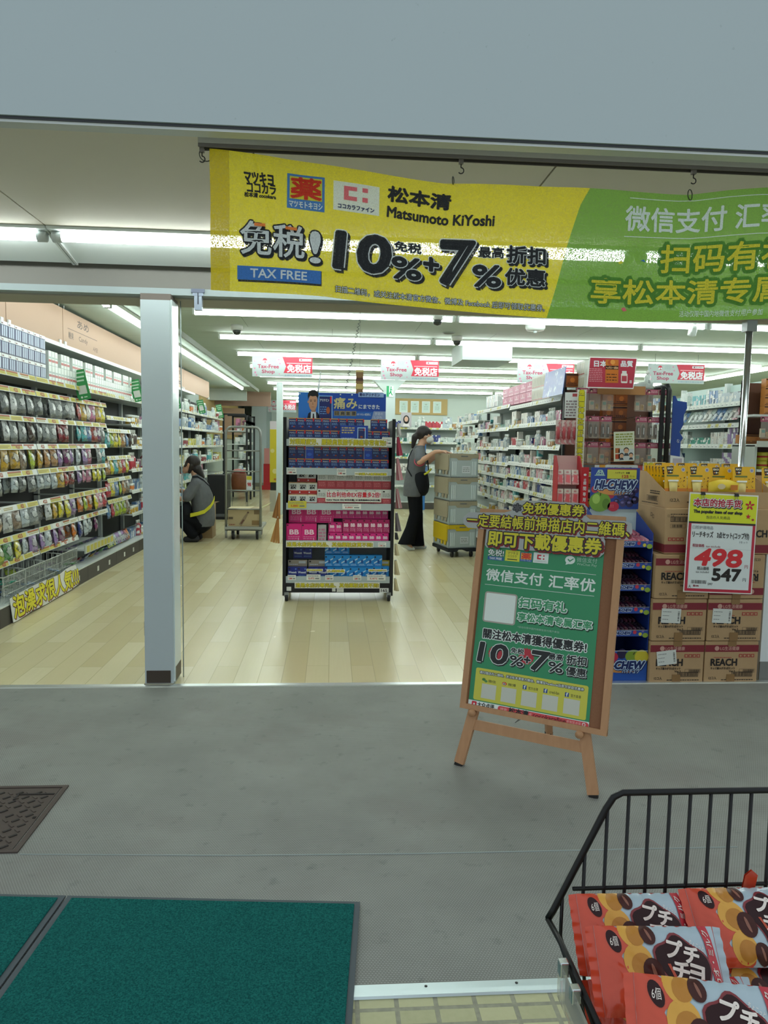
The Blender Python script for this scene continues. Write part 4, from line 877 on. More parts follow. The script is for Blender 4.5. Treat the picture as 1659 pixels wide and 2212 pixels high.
# snack packs
PKR = M('#c8462b', .28, coat=.4); PKS = M('#a9bcc6', .3, coat=.5); PKB = M('#2c1014', .3, spec=.25); PKM = M('#7c2028', .3, coat=.3); BISC = M('#d6a044', .35); BIS2 = M('#b57a2c', .4); BEAN = M('#43201c', .35, spec=.25); PKW = M('#e6dcd4', .4); PKC = M('#4d86ac', .35)
def snack_pack():
    t = thing('snack_pack', 'x', 'snack', (0, 0, 50)); w, h, th = .165, .105, .017
    def bulge(u, v):
        a = max(0, 1 - abs(2 * u - 1) ** 5) * max(0, 1 - abs(2 * v - 1) ** 4); return th * a * (1 + .10 * math.sin(u * 19) * math.sin(v * 13)) + .0007 * a * math.sin(u * 47 + 3 * math.sin(v * 11)) * math.cos(v * 29 + u * 13) + .0012 * math.sin(u * 60) * (1 - a)
    F = lambda u, v, l=0: Vector((u - w / 2, v - h / 2, bulge(max(0, min(1, u / w)), max(0, min(1, v / h))) + l * .0004))
    mb = MB(); mb.sheet(lambda a, b: F(a * w, b * h), 40, 26, PKS); mb.sheet(lambda a, b: Vector(((1 - a) * w - w / 2, b * h - h / 2, -bulge(1 - a, b))), 20, 14, PKR); mb.obj('wrapper', t)
    mb = MB()
    def wavy(b): return .040 + .016 * math.sin(b * 16 + .7) + .014 * (1 - b)
    mb.sheet(lambda a, b: F(a * wavy(b), b * h, 2.2), 18, 34, PKR)
    def blob(x, y, r, m, l, ry=None, rot=0, n=20):
        ry = ry or r; vs = [F(x, y, l)]
        for ring_ in (.25, .5, .75, 1):
            for k in range(n):
                q = 2 * PI * k / n; a, b = r * ring_ * math.cos(q), ry * ring_ * math.sin(q)
                vs.append(F(max(0, min(w, x + a * math.cos(rot) - b * math.sin(rot))), max(0, min(h, y + a * math.sin(rot) + b * math.cos(rot))), l))
        fs = [(0, 1 + k, 1 + (k + 1) % n) for k in range(n)] + [(1 + q_ * n + k, 1 + n + q_ * n + k, 1 + n + q_ * n + (k + 1) % n, 1 + q_ * n + (k + 1) % n) for q_ in range(3) for k in range(n)]
        mb.add(vs, fs, m, True)
    for x, y, r in ((.048, .097, .017), (.050, .062, .019), (.056, .022, .018)):
        blob(x, y, r, BISC, 3.2, r * 1.15, .2); blob(x + .004, y - .004, r * .7, BIS2, 4, r * .75)
    for x, y, r in ((.069, .094, .010), (.068, .050, .0135), (.080, .014, .011)): blob(x, y, r, BEAN, 5, r * 1.25, .3); blob(x + .001, y, r * .18, M('#8a5a4a', .3), 6, r * .8, .3, 10)
    # dark splash with brush lettering
    def splash(s_, m, l):
        vs = [F(.112, .052, l)]; N = 40
        for ring_ in (.25, .5, .75, 1):
            for k in range(N):
                q = 2 * PI * k / N; r = s_ * ring_ * (1 + .10 * math.sin(q * 5 + .5) + .06 * math.sin(q * 3)); vs.append(F(.112 + .032 * r * math.cos(q) + .010 * r * math.sin(q) * -1, .052 + .040 * r * math.sin(q), l))
        mb.add(vs, [(0, 1 + k, 1 + (k + 1) % N) for k in range(N)] + [(1 + q_ * N + k, 1 + N + q_ * N + k, 1 + N + q_ * N + (k + 1) % N, 1 + q_ * N + (k + 1) % N) for q_ in range(3) for k in range(N)], m, True)
    splash(1.08, PKM, 3.2); splash(1.0, PKB, 4.6)
    for i, ch in enumerate('プチ'): text(mb, F, ch, .090 + i * .004, .066 - i * .026, .110 + i * .004, .088 - i * .026, PKW, 6.5, st=.0010, rot=-.25)
    for i, ch in enumerate('チョコ'): text(mb, F, ch, .112 + i * .003, .060 - i * .021, .131 + i * .003, .079 - i * .021, PKW, 6.5, st=.0010, rot=-.25)
    text(mb, F, 'ちょこっと', .122, .078, .142, .084, PKW, 6.5, rot=-.5); text(mb, F, 'ミニ', .096, .018, .108, .030, PKW, 6.5, st=.0006, rot=-.25)
    mb.sheet(lambda a, b: F(.088 + .004 * a + .012 * (1 - b), .025 + .035 * b, 6), 2, 8, M('#b84a30', .3))
    mb.sheet(lambda a, b: F(.142 + .013 * a + .010 * (1 - b), .018 + .087 * b, 3), 4, 20, M('#bb3540', .3)); text(mb, lambda u, v, l=0: F(.156 - v + .010 * (1 - u / .1), u, l), 'カカオ・ミルク', .024, .003, .100, .011, PKW, 5, st=.0002)
    blob(.150, .014, .010, PKC, 4, .008); blob(.138, .005, .007, BISC, 4); blob(.022, .086, .008, PKB, 5, .014, .3); text(mb, F, '6個', .017, .080, .027, .092, PKW, 7)
    mb.obj('printing', t)
    for e in (0, 1):
        mb = MB(); mb.sheet(lambda a, b: Vector(((-w / 2 - .012 * a) if e == 0 else (w / 2 + .010 * a), (b - .5) * h * (1 - .03 * a), .0018 * math.sin(b * 40) * a)), 2, 30, PKR if e == 0 else PKS); mb.obj('crimped_seal', t)
    return t
SP = Proto(snack_pack(), .165, .1, 'snack')
def place_pack(TL, TR, BL, label, lift=0):
    TL, TR, BL = Vector(TL), Vector(TR), Vector(BL); ex = (TR - TL).normalized(); d = (TL - BL); ey = (d - ex * d.dot(ex)).normalized(); ez = ex.cross(ey)
    c = TL + ex * .0825 - ey * .0525 + ez * lift - ez * .010
    R = Matrix((ex, ey, ez)).transposed(); SP.put(c, R.to_euler(), label, 'red and silver snack packs in the wire basket')
place_pack((.372, 1.012, .692), (.530, 1.010, .690), (.380, .955, .625), 'red and silver snack pack leaning against the back wires, at the raised corner end')
place_pack((.367, .927, .700), (.520, .918, .700), (.374, .868, .628), 'red and silver snack pack in the middle, lying on the pack behind it')
place_pack((.538, 1.008, .700), (.69, 1.004, .700), (.552, .938, .640), 'red and silver snack pack highest against the back wires, cut off by the picture edge')
place_pack((.367, .797, .730), (.515, .768, .728), (.380, .740, .660), 'red and silver snack pack with its front lowest, topmost of the pile')
place_pack((.545, .975, .625), (.70, .965, .62), (.565, .905, .575), 'red and silver snack pack lying low in the basket under the two higher ones')
place_pack((.555, .80, .655), (.71, .77, .655), (.568, .730, .62), 'red and silver snack pack half hidden beyond the black handle')
for k, (x, y, z) in enumerate(((.43, .93, .55), (.44, .80, .56), (.60, .88, .53), (.60, .74, .54), (.46, .87, .60), (.47, .76, .62), (.62, .97, .56))):
    SP.put((x + .03, y, z), (.5, 0, .1 * (k % 3 - 1)), f'red snack pack buried in the pile of the wire basket, {nth(k)} from the bottom', 'red and silver snack packs in the wire basket')
mb = MB(); mb.sheet(lambda u, v: Vector((.635 + .02 * u, 1.03 - .01 * v, .66 + .055 * v * (1 - .3 * abs(u - .5)))), 4, 4, PKR); mb.sheet(lambda u, v: Vector((.655 - .02 * u, 1.033 - .01 * v, .66 + .055 * v * (1 - .3 * abs(u - .5)))), 4, 4, PKR)
tag(mb.obj('torn_wrapper'), 'small red wrapper tip sticking up behind the highest snack pack', 'wrapper')
# ================================================================== PRODUCT PROTOTYPES
PK1 = pack_mat('printed_box'); PKP = pack_mat('printed_pouch', .25, '#b4b9b7', '#2c2e32', 34, False, .54); PKL = pack_mat('printed_label', .3, '#dde2e0', '#6a7278', 40, True, .5)
CAPW = M('#e2e8e6', .35)
def mk_box(w, d, h):
    mb = MB(); mb.box(-w / 2, w / 2, 0, d, 0, h, PK1); return mb.obj('product_box', loc=(0, 0, 50))
BOX_S = Proto(mk_box(.052, .04, .11), .055, .11, 'box'); BOX_T = Proto(mk_box(.06, .05, .15), .063, .15, 'box'); BOX_W = Proto(mk_box(.11, .06, .085), .114, .085, 'box')
BOX_S.o.name = 'cosmetic_box'; BOX_T.o.name = 'tall_product_box'; BOX_W.o.name = 'wide_product_box'
mb = MB(); mb.lathe([(.024, 0), (.026, .004), (.026, .095), (.022, .108), (.011, .118), (.011, .122)], PKL, 14); mb.lathe([(.0125, .12), (.0125, .148), (.010, .15)], CAPW, 12)
BOT = Proto(mb.obj('bottle', loc=(0, 0, 50)), .056, .15, 'bottle')
mb = MB(); mb.lathe([(.03, 0), (.031, .004), (.031, .05), (.028, .056)], PKL, 14); mb.lathe([(.0315, .056), (.0315, .075), (.029, .077)], CAPW, 14)
mb_ = None
BOX_F = Proto(mk_box(.085, .05, .055), .088, .055, 'box'); BOX_F.o.name = 'flat_product_box'; BOX_M = Proto(mk_box(.045, .04, .09), .047, .09, 'box'); BOX_M.o.name = 'small_product_box'
JAR = Proto(mb.obj('jar', loc=(0, 0, 50)), .066, .077, 'jar')
def mk_pouch(w, h, th, name):
    mb = MB()
    def F(u, v, s):
        a = max(0, 1 - abs(2 * u - 1) ** 3) * max(0, 1 - abs(2 * min(1, v / .82) - 1) ** 3) if v < .82 else 0
        return Vector(((u - .5) * w * (1 - .05 * math.sin(PI * v)), -s * th * a * (1 + .15 * math.sin(u * 14 + v * 9)) + .002 * math.sin(v * 30) * (1 - a), -h + v * h))
    mb.sheet(lambda u, v: F(u, v, 1), 8, 10, PKP); mb.sheet(lambda u, v: F(1 - u, v, -1), 8, 10, PKP)
    return mb.obj(name, loc=(0, 0, 50))
POU = Proto(mk_pouch(.118, .178, .022, 'candy_pouch'), .135, .178, 'candy'); POS = Proto(mk_pouch(.085, .13, .014, 'blister_pack'), .092, .13, 'pack')
CNAME = {'#8f9698': 'silver grey', '#6f7577': 'dark grey', '#c9ced0': 'pale silver', '#a3443c': 'dull red', '#c9a33a': 'mustard', '#d9cf3a': 'yellow', '#e6e2dc': 'white', '#c77fa0': 'pink', '#d0782f': 'orange', '#4c8f4a': 'green', '#5f86b8': 'blue', '#2f3f86': 'navy', '#7a3f6a': 'plum', '#57b0b8': 'turquoise', '#4a3a34': 'brown', '#8a2c34': 'dark red', '#9a7fb5': 'lilac', '#b9c7cf': 'ice blue', '#8c7a68': 'taupe', '#c9d6d2': 'off-white', '#3b9a86': 'teal', '#b98b5a': 'tan', '#e5a9b8': 'pale pink', '#a9bf3e': 'lime', '#c03a4a': 'crimson'}
CK_ = list(CNAME)
# ================================================================== SHELVING
SHW = M('#cfd6d4', .4); SHD = M('#3b3d3e', .6); SHP = M('#bfc9c5', .6); SHK = M('#4c4843', .6); RAILW = M('#c5ccc6', .35); TKY = M('#c6bd52', .5); TKR = M('#a5522f', .5); TKW = M('#d9dcd6', .5); SHB = M('#23272a', .55); TKD = M('#9c8f2f', .5)
def shelving(fr, L, base_d, top_z, levels, label, back=SHP, rail=True, kick=True, tick='y', name='shelf_unit', rails_only=(), sd=.36, uprights=SHW, bh=.14):
    """levels: heights of shelf boards; rails_only: heights of hook bars with a price rail"""
    o = fr.w(0, 0, 0); t = thing(name, label, 'shelf', o, fr.rz, 'shelf units of the shop')
    mb = MB(); mb.box(0, L, base_d - .02, base_d, bh, top_z, back); mb.obj('back_panel', t)
    mb = MB(); mb.box(0, L, 0, base_d, .0, bh, SHK); mb.box(0, L, .0, base_d - .02, bh, bh + .012, SHW)
    for k in range(2): mb.box(L * (.3 + .4 * k), L * (.3 + .4 * k) + .05, -.001, 0, .04, .09, TKW)
    mb.obj('base', t)
    for x in (0, L - .02):
        mb = MB(); mb.box(x, x + .02, base_d - .06, base_d, bh, top_z + .02, uprights); mb.obj('upright', t)
    R = random.Random(int(o.x * 37 + o.y * 91)); yf = base_d - sd
    def pr(y, z, h=.038, tilt=.012):
        mb = MB(); mb.prism([(y - .004, z - h), (y, z - h), (y + tilt, z), (y + tilt - .004, z)], .004, L - .004, RAILW, 'x')
        F = plane((0, y - .0045, z - h), (1, 0, 0), (0, tilt, h)); x = .01
        while x < L - .08:
            if tick == 'y':
                w = R.choice((.16, .2, .24)); m_ = R.choice((TKY, TKY, TKY, TKW)); rect(mb, F, x, .12, min(x + w, L - .01), .9, m_, 1)
                if R.random() < .5: rect(mb, F, x, .62, min(x + w, L - .01), .9, TKR, 2)
                if R.random() < .6 and x + w < L - .02: text(mb, F, '423', x + w * .35, .2, x + w * .7, .8, TKR, 3, st=.002, vr=26)
                else: scribble(mb, F, x + .01, .25, min(x + w * .9, L - .02), .75, 2, TKD, 3, int(x * 100), .5)
                x += w + R.uniform(.005, .05)
            else:
                w = .055; m_ = R.choice((TKW, TKW, TKW, TKY)) if tick == 'w' else R.choice((TKY, TKY, TKW)); rect(mb, F, x, .15, x + w, .88, m_, 1); rect(mb, F, x + .006, .3, x + w * .7, .45, M('#6f7a80', .5), 2); x += w + R.uniform(.006, .03)
        mb.obj('price_rail', t)
    for z in levels:
        mb = MB(); mb.box(.004, L - .004, yf, base_d - .02, z - .016, z, SHW); mb.obj('shelf_board', t)
        if rail: pr(yf - .006, z + .012, .044)
    for z in rails_only:
        mb = MB(); mb.tube([(.01, yf + .03, z - .02), (L - .01, yf + .03, z - .02)], .006, SHW, 6); mb.box(.01, .02, yf + .03, base_d, z - .026, z - .014, SHW); mb.box(L - .02, L - .01, yf + .03, base_d, z - .026, z - .014, SHW); mb.obj('hook_bar', t)
        pr(yf, z, .045)
    return t
def fill(fr, x0, x1, y, z, seq, desc, group, hmax=.19, big=1, rz=0, depth=1, dstep=.06, jit=.004, flip=False, gapf=.03):
    """stand products side by side; seq cycles (proto, colours, count)"""
    x = x0; i = 0; si = random.randrange(len(seq)); out = 0
    while x < x1:
        p, cols, cnt = seq[si % len(seq)]; si += 1; c = random.choice(cols); cnt = max(1, cnt + random.choice((-1, 0, 1))); sc = min(1.25 * big, hmax / p.h, random.uniform(.85, 1.15) * big)
        for _ in range(cnt):
            w = p.w * sc
            if x + w > x1: x = x1 + 1; break
            xx = x + w / 2
            if random.random() > gapf:
                for k in range(depth):
                    p.put(fr.w(xx + random.uniform(-jit, jit), y + dstep * k, z), (0, 0, fr.rz + random.uniform(-.05, .05)), desc(CNAME[c], {BOX_S: 'box', BOX_T: 'tall box', BOX_W: 'wide box', BOX_F: 'flat box', BOX_M: 'small box', BOT: 'bottle', JAR: 'jar', POS: 'hanging pack', POU: 'pouch'}[p], i), group, c, (sc, sc, sc))
                i += 1
            x += w
# ---------------------------------------------------------------- candy wall
CW = Frame(-2.33, 0, PI / 2)           # local x = depth into the shop
RA = [1.745, 1.53, 1.312, 1.105, .848, .618]
for b in range(3):
    y0 = 5.30 + .95 * b; F_ = Frame(-2.33, y0, PI / 2)
    shelving(F_, .945, .50, 2.18, [1.85], f'candy wall unit with hanging pouches, {nth(b)} from the entrance', back=SHD, rails_only=RA + ([.443] if b < 2 else []), sd=.42 if b < 2 else .42)
F3 = Frame(-2.33, 8.15, PI / 2)
shelving(F3, .945, .50, 2.18, [1.85], 'candy wall unit with fewer, staggered price rails, just before the entrance post', back=SHD, rails_only=[1.62, 1.48, 1.18, .935, .70], sd=.42, tick='s')
for b in range(3): shelving(Frame(-2.33, 9.10 + .95 * b, PI / 2), .945, .50, 2.18, [1.85, 1.55, 1.28, 1.0, .74, .46], f'candy wall unit behind the entrance post, {nth(b)} from the entrance', back=SHD, sd=.42, tick='w')
for b in range(5): shelving(Frame(-2.33, 11.95 + .95 * b, PI / 2), .945, .50, 2.15, [1.86, 1.58, 1.28, .98, .70, .42], f'white shelf unit of groceries along the wall beyond the crouching person, {nth(b)}', back=SHD, sd=.42, tick='w')
ROWN = ['top', 'second', 'third', 'fourth', 'fifth', 'lowest']
GREY = ['#8f9698', '#8f9698', '#6f7577', '#c9ced0']
PAL = [  # per hanging row: colours from the entrance inwards
 GREY * 3 + ['#a3443c', '#c9a33a', '#e6e2dc', '#c77fa0', '#c9a33a', '#d9cf3a', '#6f7577'],
 ['#6f7577', '#8c7a68', '#c9ced0', '#8f9698', '#8f9698', '#4a3a34', '#8f9698', '#8f9698', '#8f9698', '#8a2c34', '#8a2c34', '#c03a4a', '#57b0b8', '#57b0b8', '#5f86b8', '#a3443c', '#7a3f6a', '#6f7577'],
 ['#c9a33a', '#8c7a68', '#c9a33a', '#c9a33a', '#8c7a68', '#a9bf3e', '#c9a33a', '#b98b5a', '#b98b5a', '#9a7fb5', '#7a3f6a', '#9a7fb5', '#b9c7cf', '#9a7fb5', '#c77fa0', '#6f7577', '#8f9698', '#57b0b8'],
 ['#b9c7cf', '#6f7577', '#b9c7cf', '#b9c7cf', '#6f7577', '#6f7577', '#b9c7cf', '#b9c7cf', '#b9c7cf', '#c9a33a', '#a3443c', '#8a2c34', '#9a7fb5', '#c77fa0', '#c77fa0', '#d9cf3a', '#d9cf3a', '#a9bf3e'],
 ['#b98b5a', '#b98b5a', '#c9ced0', '#8c7a68', '#b9c7cf', '#8f9698', '#8f9698', '#c9ced0', '#c9a33a', '#d9cf3a', '#d9cf3a', '#9a7fb5', '#d0782f', '#a9bf3e', '#d0782f', '#d9cf3a', '#e5a9b8', '#c03a4a'],
 ['#a9bf3e', '#a9bf3e', '#4c8f4a', '#d9cf3a', '#b9c7cf', '#9a7fb5', '#9a7fb5', '#b9c7cf', '#9a7fb5', '#7a3f6a', '#a3443c', '#d0782f', '#2f3f86', '#b9c7cf', '#b9c7cf', '#7a3f6a', '#c03a4a', '#d9cf3a']]
for r, z in enumerate(RA):
    for k in range(18):
        b = k // 6
        if r == 5 and b == 2 and k % 6 > 3: continue
        if (r * 5 + k * 3) % 17 == 4: continue
        c = PAL[r][k]; x = 5.30 + .95 * b + .085 + .153 * (k % 6) + random.uniform(-.012, .012)
        for dpt in range(2 if b < 2 else 1):
            POU.put(CW.w(x + dpt * .02, .105 + .075 * dpt, z - .03 - .004 * dpt), (random.uniform(-.14, -.02), random.uniform(-.06, .06), PI / 2 + random.uniform(-.22, .22)), f'{CNAME[c]} candy pouch, {ROWN[r]} hanging row, {nth(k)} from the entrance, {"front" if dpt == 0 else "behind"}', 'candy pouches on the wall hooks', c, (random.uniform(.92, 1.08), 1, random.uniform(.9, 1.02) * (.86 if r == 3 else 1)))
for r, z in enumerate([1.62, 1.48, 1.18, .935, .70]):
    if r == 0: continue
    for k in range(6):
        c = random.choice(['#c9a33a', '#8c7a68', '#e6e2dc', '#57b0b8', '#d9cf3a', '#a9bf3e', '#c03a4a', '#b98b5a', '#5f86b8'])
        POU.put(CW.w(8.15 + .09 + .152 * k, .115, z - .03), (-.08, 0, PI / 2 + random.uniform(-.2, .2)), f'{CNAME[c]} candy pouch in the staggered unit by the entrance post, {nth(r - 1)} row, {nth(k)} along', 'candy pouches by the entrance post', c)
for b in range(3):
    F_ = Frame(-2.33, 9.10 + .95 * b, PI / 2)
    if b: continue
    for r, z in enumerate([1.55, 1.28, 1.0, .74, .46, .155]): fill(F_, .02, .92, .12, z, [(JAR, ['#d0782f', '#8a2c34', '#c9a33a'], 3), (BOX_M, ['#c9a33a', '#5f86b8', '#e6e2dc', '#7a3f6a'], 4), (BOT, ['#b9c7cf', '#4a3a34', '#c03a4a'], 3)], lambda c, p, i, r=r: f'{c} {p} beside the entrance post, {nth(r)} candy shelf, {nth(i)} along', 'goods beside the entrance post', .21, big=1.3)
for k in range(12): POS.put(CW.w(8.2 + .072 * k, .13, .30), (-.35, 0, PI / 2 + random.uniform(-.2, .2)), f'{CNAME[PAL[5][k % 18]]} sweet pack standing on the ledge by the entrance post, {nth(k)} along', 'sweet packs on the bottom ledge', PAL[5][k % 18])
# stock on the top shelf
mb = MB(); mb.box(-.058, .058, 0, .11, 0, .118, M('#3a466e', .4)); F = FRONT(0, -.0005, 0); rect(mb, F, -.058, .092, .058, .118, M('#dfe4e8', .4), 1)
for x in (-.034, .0, .034): poly(mb, F, [(x - .012, .012), (x + .010, .006), (x + .014, .085), (x - .006, .088)], M('#b5c6dc', .4), 2)
rect(mb, F, -.05, .098, -.02, .106, M('#6a3238', .4), 2); rect(mb, F, -.058, 0, .058, .006, M('#222a48', .4), 1)
NAVB = Proto(mb.obj('stock_box', loc=(0, 0, 50)), .118, .118, 'box')
for r in range(3):
    for k in range(11):
        NAVB.put(CW.w(5.26 + .121 * k, .10, 1.862 + .119 * r), (0, 0, PI / 2), f'navy and white stock box on the top shelf, {nth(k)} from the entrance, {("lower", "middle", "upper")[r]} layer', 'navy stock boxes on top of the candy wall')
mb = MB(); mb.box(-.032, .032, 0, .06, 0, .125, M('#dce4e0', .4)); F = FRONT(0, -.0005, 0); rect(mb, F, -.032, .030, .032, .050, M('#b04a44', .4), 1); rect(mb, F, -.026, .06, .026, .075, M('#9fb3b0', .4), 1); rect(mb, F, -.032, .0, .032, .003, M('#8f9b98', .4), 1)
WBX = Proto(mb.obj('white_carton', loc=(0, 0, 50)), .066, .125, 'box')
for r in range(2):
    for k in range(36):
        if r and k % 9 in (7, 3): continue
        WBX.put(CW.w(6.63 + .0735 * k, .10, 1.862 + .126 * r), (0, 0, PI / 2), f'white and red carton on the top shelf, {nth(k)} from the navy boxes, {("lower", "upper")[r]} layer', 'white cartons on top of the candy wall')
# clear front lip, canopy, sign boards
mb = MB(); mb.box(-2.48, -2.472, 5.3, 11.9, 1.86, 1.925, M('#c2d2cb', .2)); tag(mb.obj('shelf_lip'), 'pale front lip with slips along the top shelf of the candy wall', 'shelf lip')
mb = MB(); mb.box(-2.92, -2.5, 4.9, 13.8, 2.205, 2.23, M('#dbe6e0', .5)); mb.box(-2.51, -2.49, 4.9, 13.8, 2.20, 2.235, M('#e6f0ec', .4))
tag(mb.obj('canopy_shelf'), 'white canopy along the top of the candy wall under the tan boards', 'canopy')
TAN = M('#bb9d86', .6); TXT = M('#4d3d36', .5)
for k, (a, b, s_, sub, lab) in enumerate(((4.4, 5.94, '', '', 'plain tan header board above the candy wall, first from the entrance'), (5.95, 7.15, '', '', 'plain tan header board next to the candy header above the candy wall'), (7.16, 10.1, 'あめ', 'Candy', 'tan header board reading Candy above the candy wall'), (10.11, 11.85, '', '', 'plain tan header board behind the entrance post'), (11.86, 12.75, 'スナック菓子', 'Snack', 'tan header board with snack lettering just beyond the entrance post'), (12.76, 15.4, '', '', 'plain tan header board at the far end of the candy wall'))):
    t = thing('header_board', lab, 'sign', (-2.5, a, 2.235), PI / 2, 'tan header boards above the candy wall')
    L = b - a; mb = MB(); mb.box(0, L, 0, .02, 0, .33, TAN); mb.obj('board', t)
    if s_:
        mb = MB(); F = FRONT(0, -.0006, 0); c = L * (.19 if k == 2 else .5); w = .17 if k == 2 else .30
        text(mb, F, s_, c - w * 1.0, .21, c + w * 1.0, .285, TXT, 1, st=.001); rect(mb, F, c - L * (.15 if k == 2 else .33), .165, c + L * (.15 if k == 2 else .33), .170, TXT, 1); text(mb, F, sub, c - .13, .075, c + .13, .135, TXT, 1)
        if k == 2: text(mb, F, '糖果', c - .42, .075, c - .28, .14, TXT, 1); text(mb, F, '사탕', c + .30, .04, c + .46, .09, TXT, 1)
        else: scribble(mb, F, c - .3, .05, c + .3, .12, 2, TXT, 1, 3)
        mb.obj('lettering', t)
    mb = MB()
    for x in (.06, L - .06): mb.box(x - .05, x - .005, -.012, .03, -.02, .03, CAPW); mb.tube([(x, .01, .33), (x, .01, .36), (x + .02, .01, .375)], .004, CAPW, 5)
    mb.obj('board_clip', t)
# green shelf flags with blank code panel
FG = M('#2f8a4a', .4)
for k, (y, zt_, zb_) in enumerate(((7.3, 2.02, 1.735), (9.3, 2.10, 1.83), (11.6, 2.135, 1.85), (13.8, 2.12, 1.87), (16.1, 2.16, 1.87))):
    h = zt_ - zb_; t = thing('shelf_flag', f'green payment flag sticking out of the candy wall, {nth(k)} from the entrance', 'flag', (-2.36, y, zb_), 0, 'green flags along the candy wall', (0, -.22, .2))
    mb = MB(); mb.box(-.06, .06, 0, .002, 0, h, FG); mb.obj('card', t); mb = MB(); F = FRONT(0, -.0006, 0)
    rect(mb, F, -.052, h - .035, .052, h - .022, M('#b9d6c0', .5), 1); rect(mb, F, -.045, h - .075, .045, h - .06, M('#b9d6c0', .5), 1); rect(mb, F, -.035, h - .11, .035, h - .095, M('#b9d6c0', .5), 1)
    rect(mb, F, -.038, .055, .038, .135, M('#c9cfc8', .5), 1); disc(mb, F, -.02, .025, .010, M('#d5e2d8', .5), 1); rect(mb, F, 0, .02, .03, .03, M('#b9d6c0', .5), 1); mb.obj('printing', t)
    mb = MB(); mb.tube([(-.005, .004, h * .8), (-.10, .004, h * .8)], .003, CAPW, 5); mb.obj('flag_arm', t)
# wire dump baskets
WWI = M('#c3cac6', .35, .3)
def dump(y, L, label):
    t = thing('dump_basket', label, 'basket', (-2.335, y, .154), PI / 2, 'white wire baskets at the foot of the candy wall'); D_ = .34; H_ = .20
    mb = MB(); mb.tube([(0, 0, H_), (L, 0, H_), (L, D_, H_ + .04), (0, D_, H_ + .04)], .005, WWI, 6, True); mb.obj('rim_wire', t)
    mb = MB()
    for k in range(17): x = L * k / 16; mb.tube([(x, 0, H_), (x, .02, .01), (x, D_ - .02, .02), (x, D_, H_ + .04)], .0022, WWI, 4)
    for k in range(9): y_ = D_ * k / 8; mb.tube([(0, y_, H_ + .04 * k / 8), (.01, y_, .01), (L - .01, y_, .01), (L, y_, H_ + .04 * k / 8)], .0022, WWI, 4)
    for z in (.07, .13): mb.tube([(0, .005, z), (L, .005, z)], .0022, WWI, 4)
    mb.obj('wire_cage', t); return t
for k in range(4): dump(5.38 + .385 * k, .38, f'white wire dump basket of loose sweets, {nth(k)} from the entrance')
for k in range(26):
    b = k % 4; c = random.choice(['#6f7577', '#8f9698', '#a9bf3e', '#4c8f4a', '#9a7fb5', '#5f86b8', '#b9c7cf', '#3b9a86'])
    POS.put(CW.w(5.38 + .385 * b + random.uniform(.09, .29), random.uniform(.09, .25), .165 + .018 * (k // 4)), (PI / 2 + random.uniform(-.3, .3), 0, random.uniform(0, 6)), f'{CNAME[c]} loose sweet pack in the {nth(b)} wire basket, layer {nth(k // 4)}', 'loose sweets in the wire baskets', c)
# cutout slogan at the foot of the baskets
t = thing('cutout_slogan', 'yellow cut-out slogan card along the foot of the wire baskets', 'notice', (-2.31, 5.47, .008), PI / 2, None, (math.radians(-4), 0, PI / 2))
mb = MB(); pts = [(0, .0), (.07, -.004), (.35, .010), (.62, .0), (.9, .006), (1.2, .004), (1.42, .020), (1.44, .12), (1.36, .205), (1.15, .205), (.95, .185), (.6, .195), (.35, .195), (.1, .19), (-.02, .18)]
mb.prism(pts, 0, .004, M('#dfe0dc', .5)); mb.obj('card', t); mb = MB()
text(mb, FRONT(0, -.0006, 0), '泡澡求很人気!!!', .02, .020, 1.41, .185, M('#e3da24', .45), 1, st=.0055, outl=[(.006, M('#8a2a1f', .5), .008, -.005), (.005, CK, 0, 0)]); mb.obj('lettering', t)
# ledge goods beyond the baskets
for k in range(30):
    c = random.choice(['#2f3f86', '#4c8f4a', '#c03a4a', '#b9c7cf', '#6f7577', '#c9a33a', '#5f86b8', '#9a7fb5']); x = 6.98 + .075 * k
    POS.put(CW.w(x, .10 + .05 * (k % 2), .185 + .01 * (k % 3)), (PI / 2 - .75, 0, PI / 2 + random.uniform(-.3, .3)), f'{CNAME[c]} sweet pack on the bottom candy wall ledge, {nth(k)} from the baskets', 'sweet packs on the bottom ledge', c)
for k in range(10):
    c = random.choice(['#4c8f4a', '#2f3f86', '#9a7fb5', '#8f9698']); POS.put(CW.w(7.25 + .09 * k, .15, .32), (PI / 2 - .4, 0, PI / 2 + .1), f'{CNAME[c]} sweet pack in the small upper bin, {nth(k)} from the baskets', 'sweet packs in the upper bin', c)
mb = MB(); mb.box(-2.75, -2.36, 7.2, 8.12, .285, .30, SHW); mb.box(-2.362, -2.35, 7.2, 8.12, .255, .335, RAILW)
for k in range(8): mb.box(-2.349, -2.348, 7.24 + .11 * k, 7.32 + .11 * k, .265, .325, TKY)
tag(mb.obj('bin_shelf'), 'short shelf with yellow tickets near the foot of the candy wall', 'shelf')
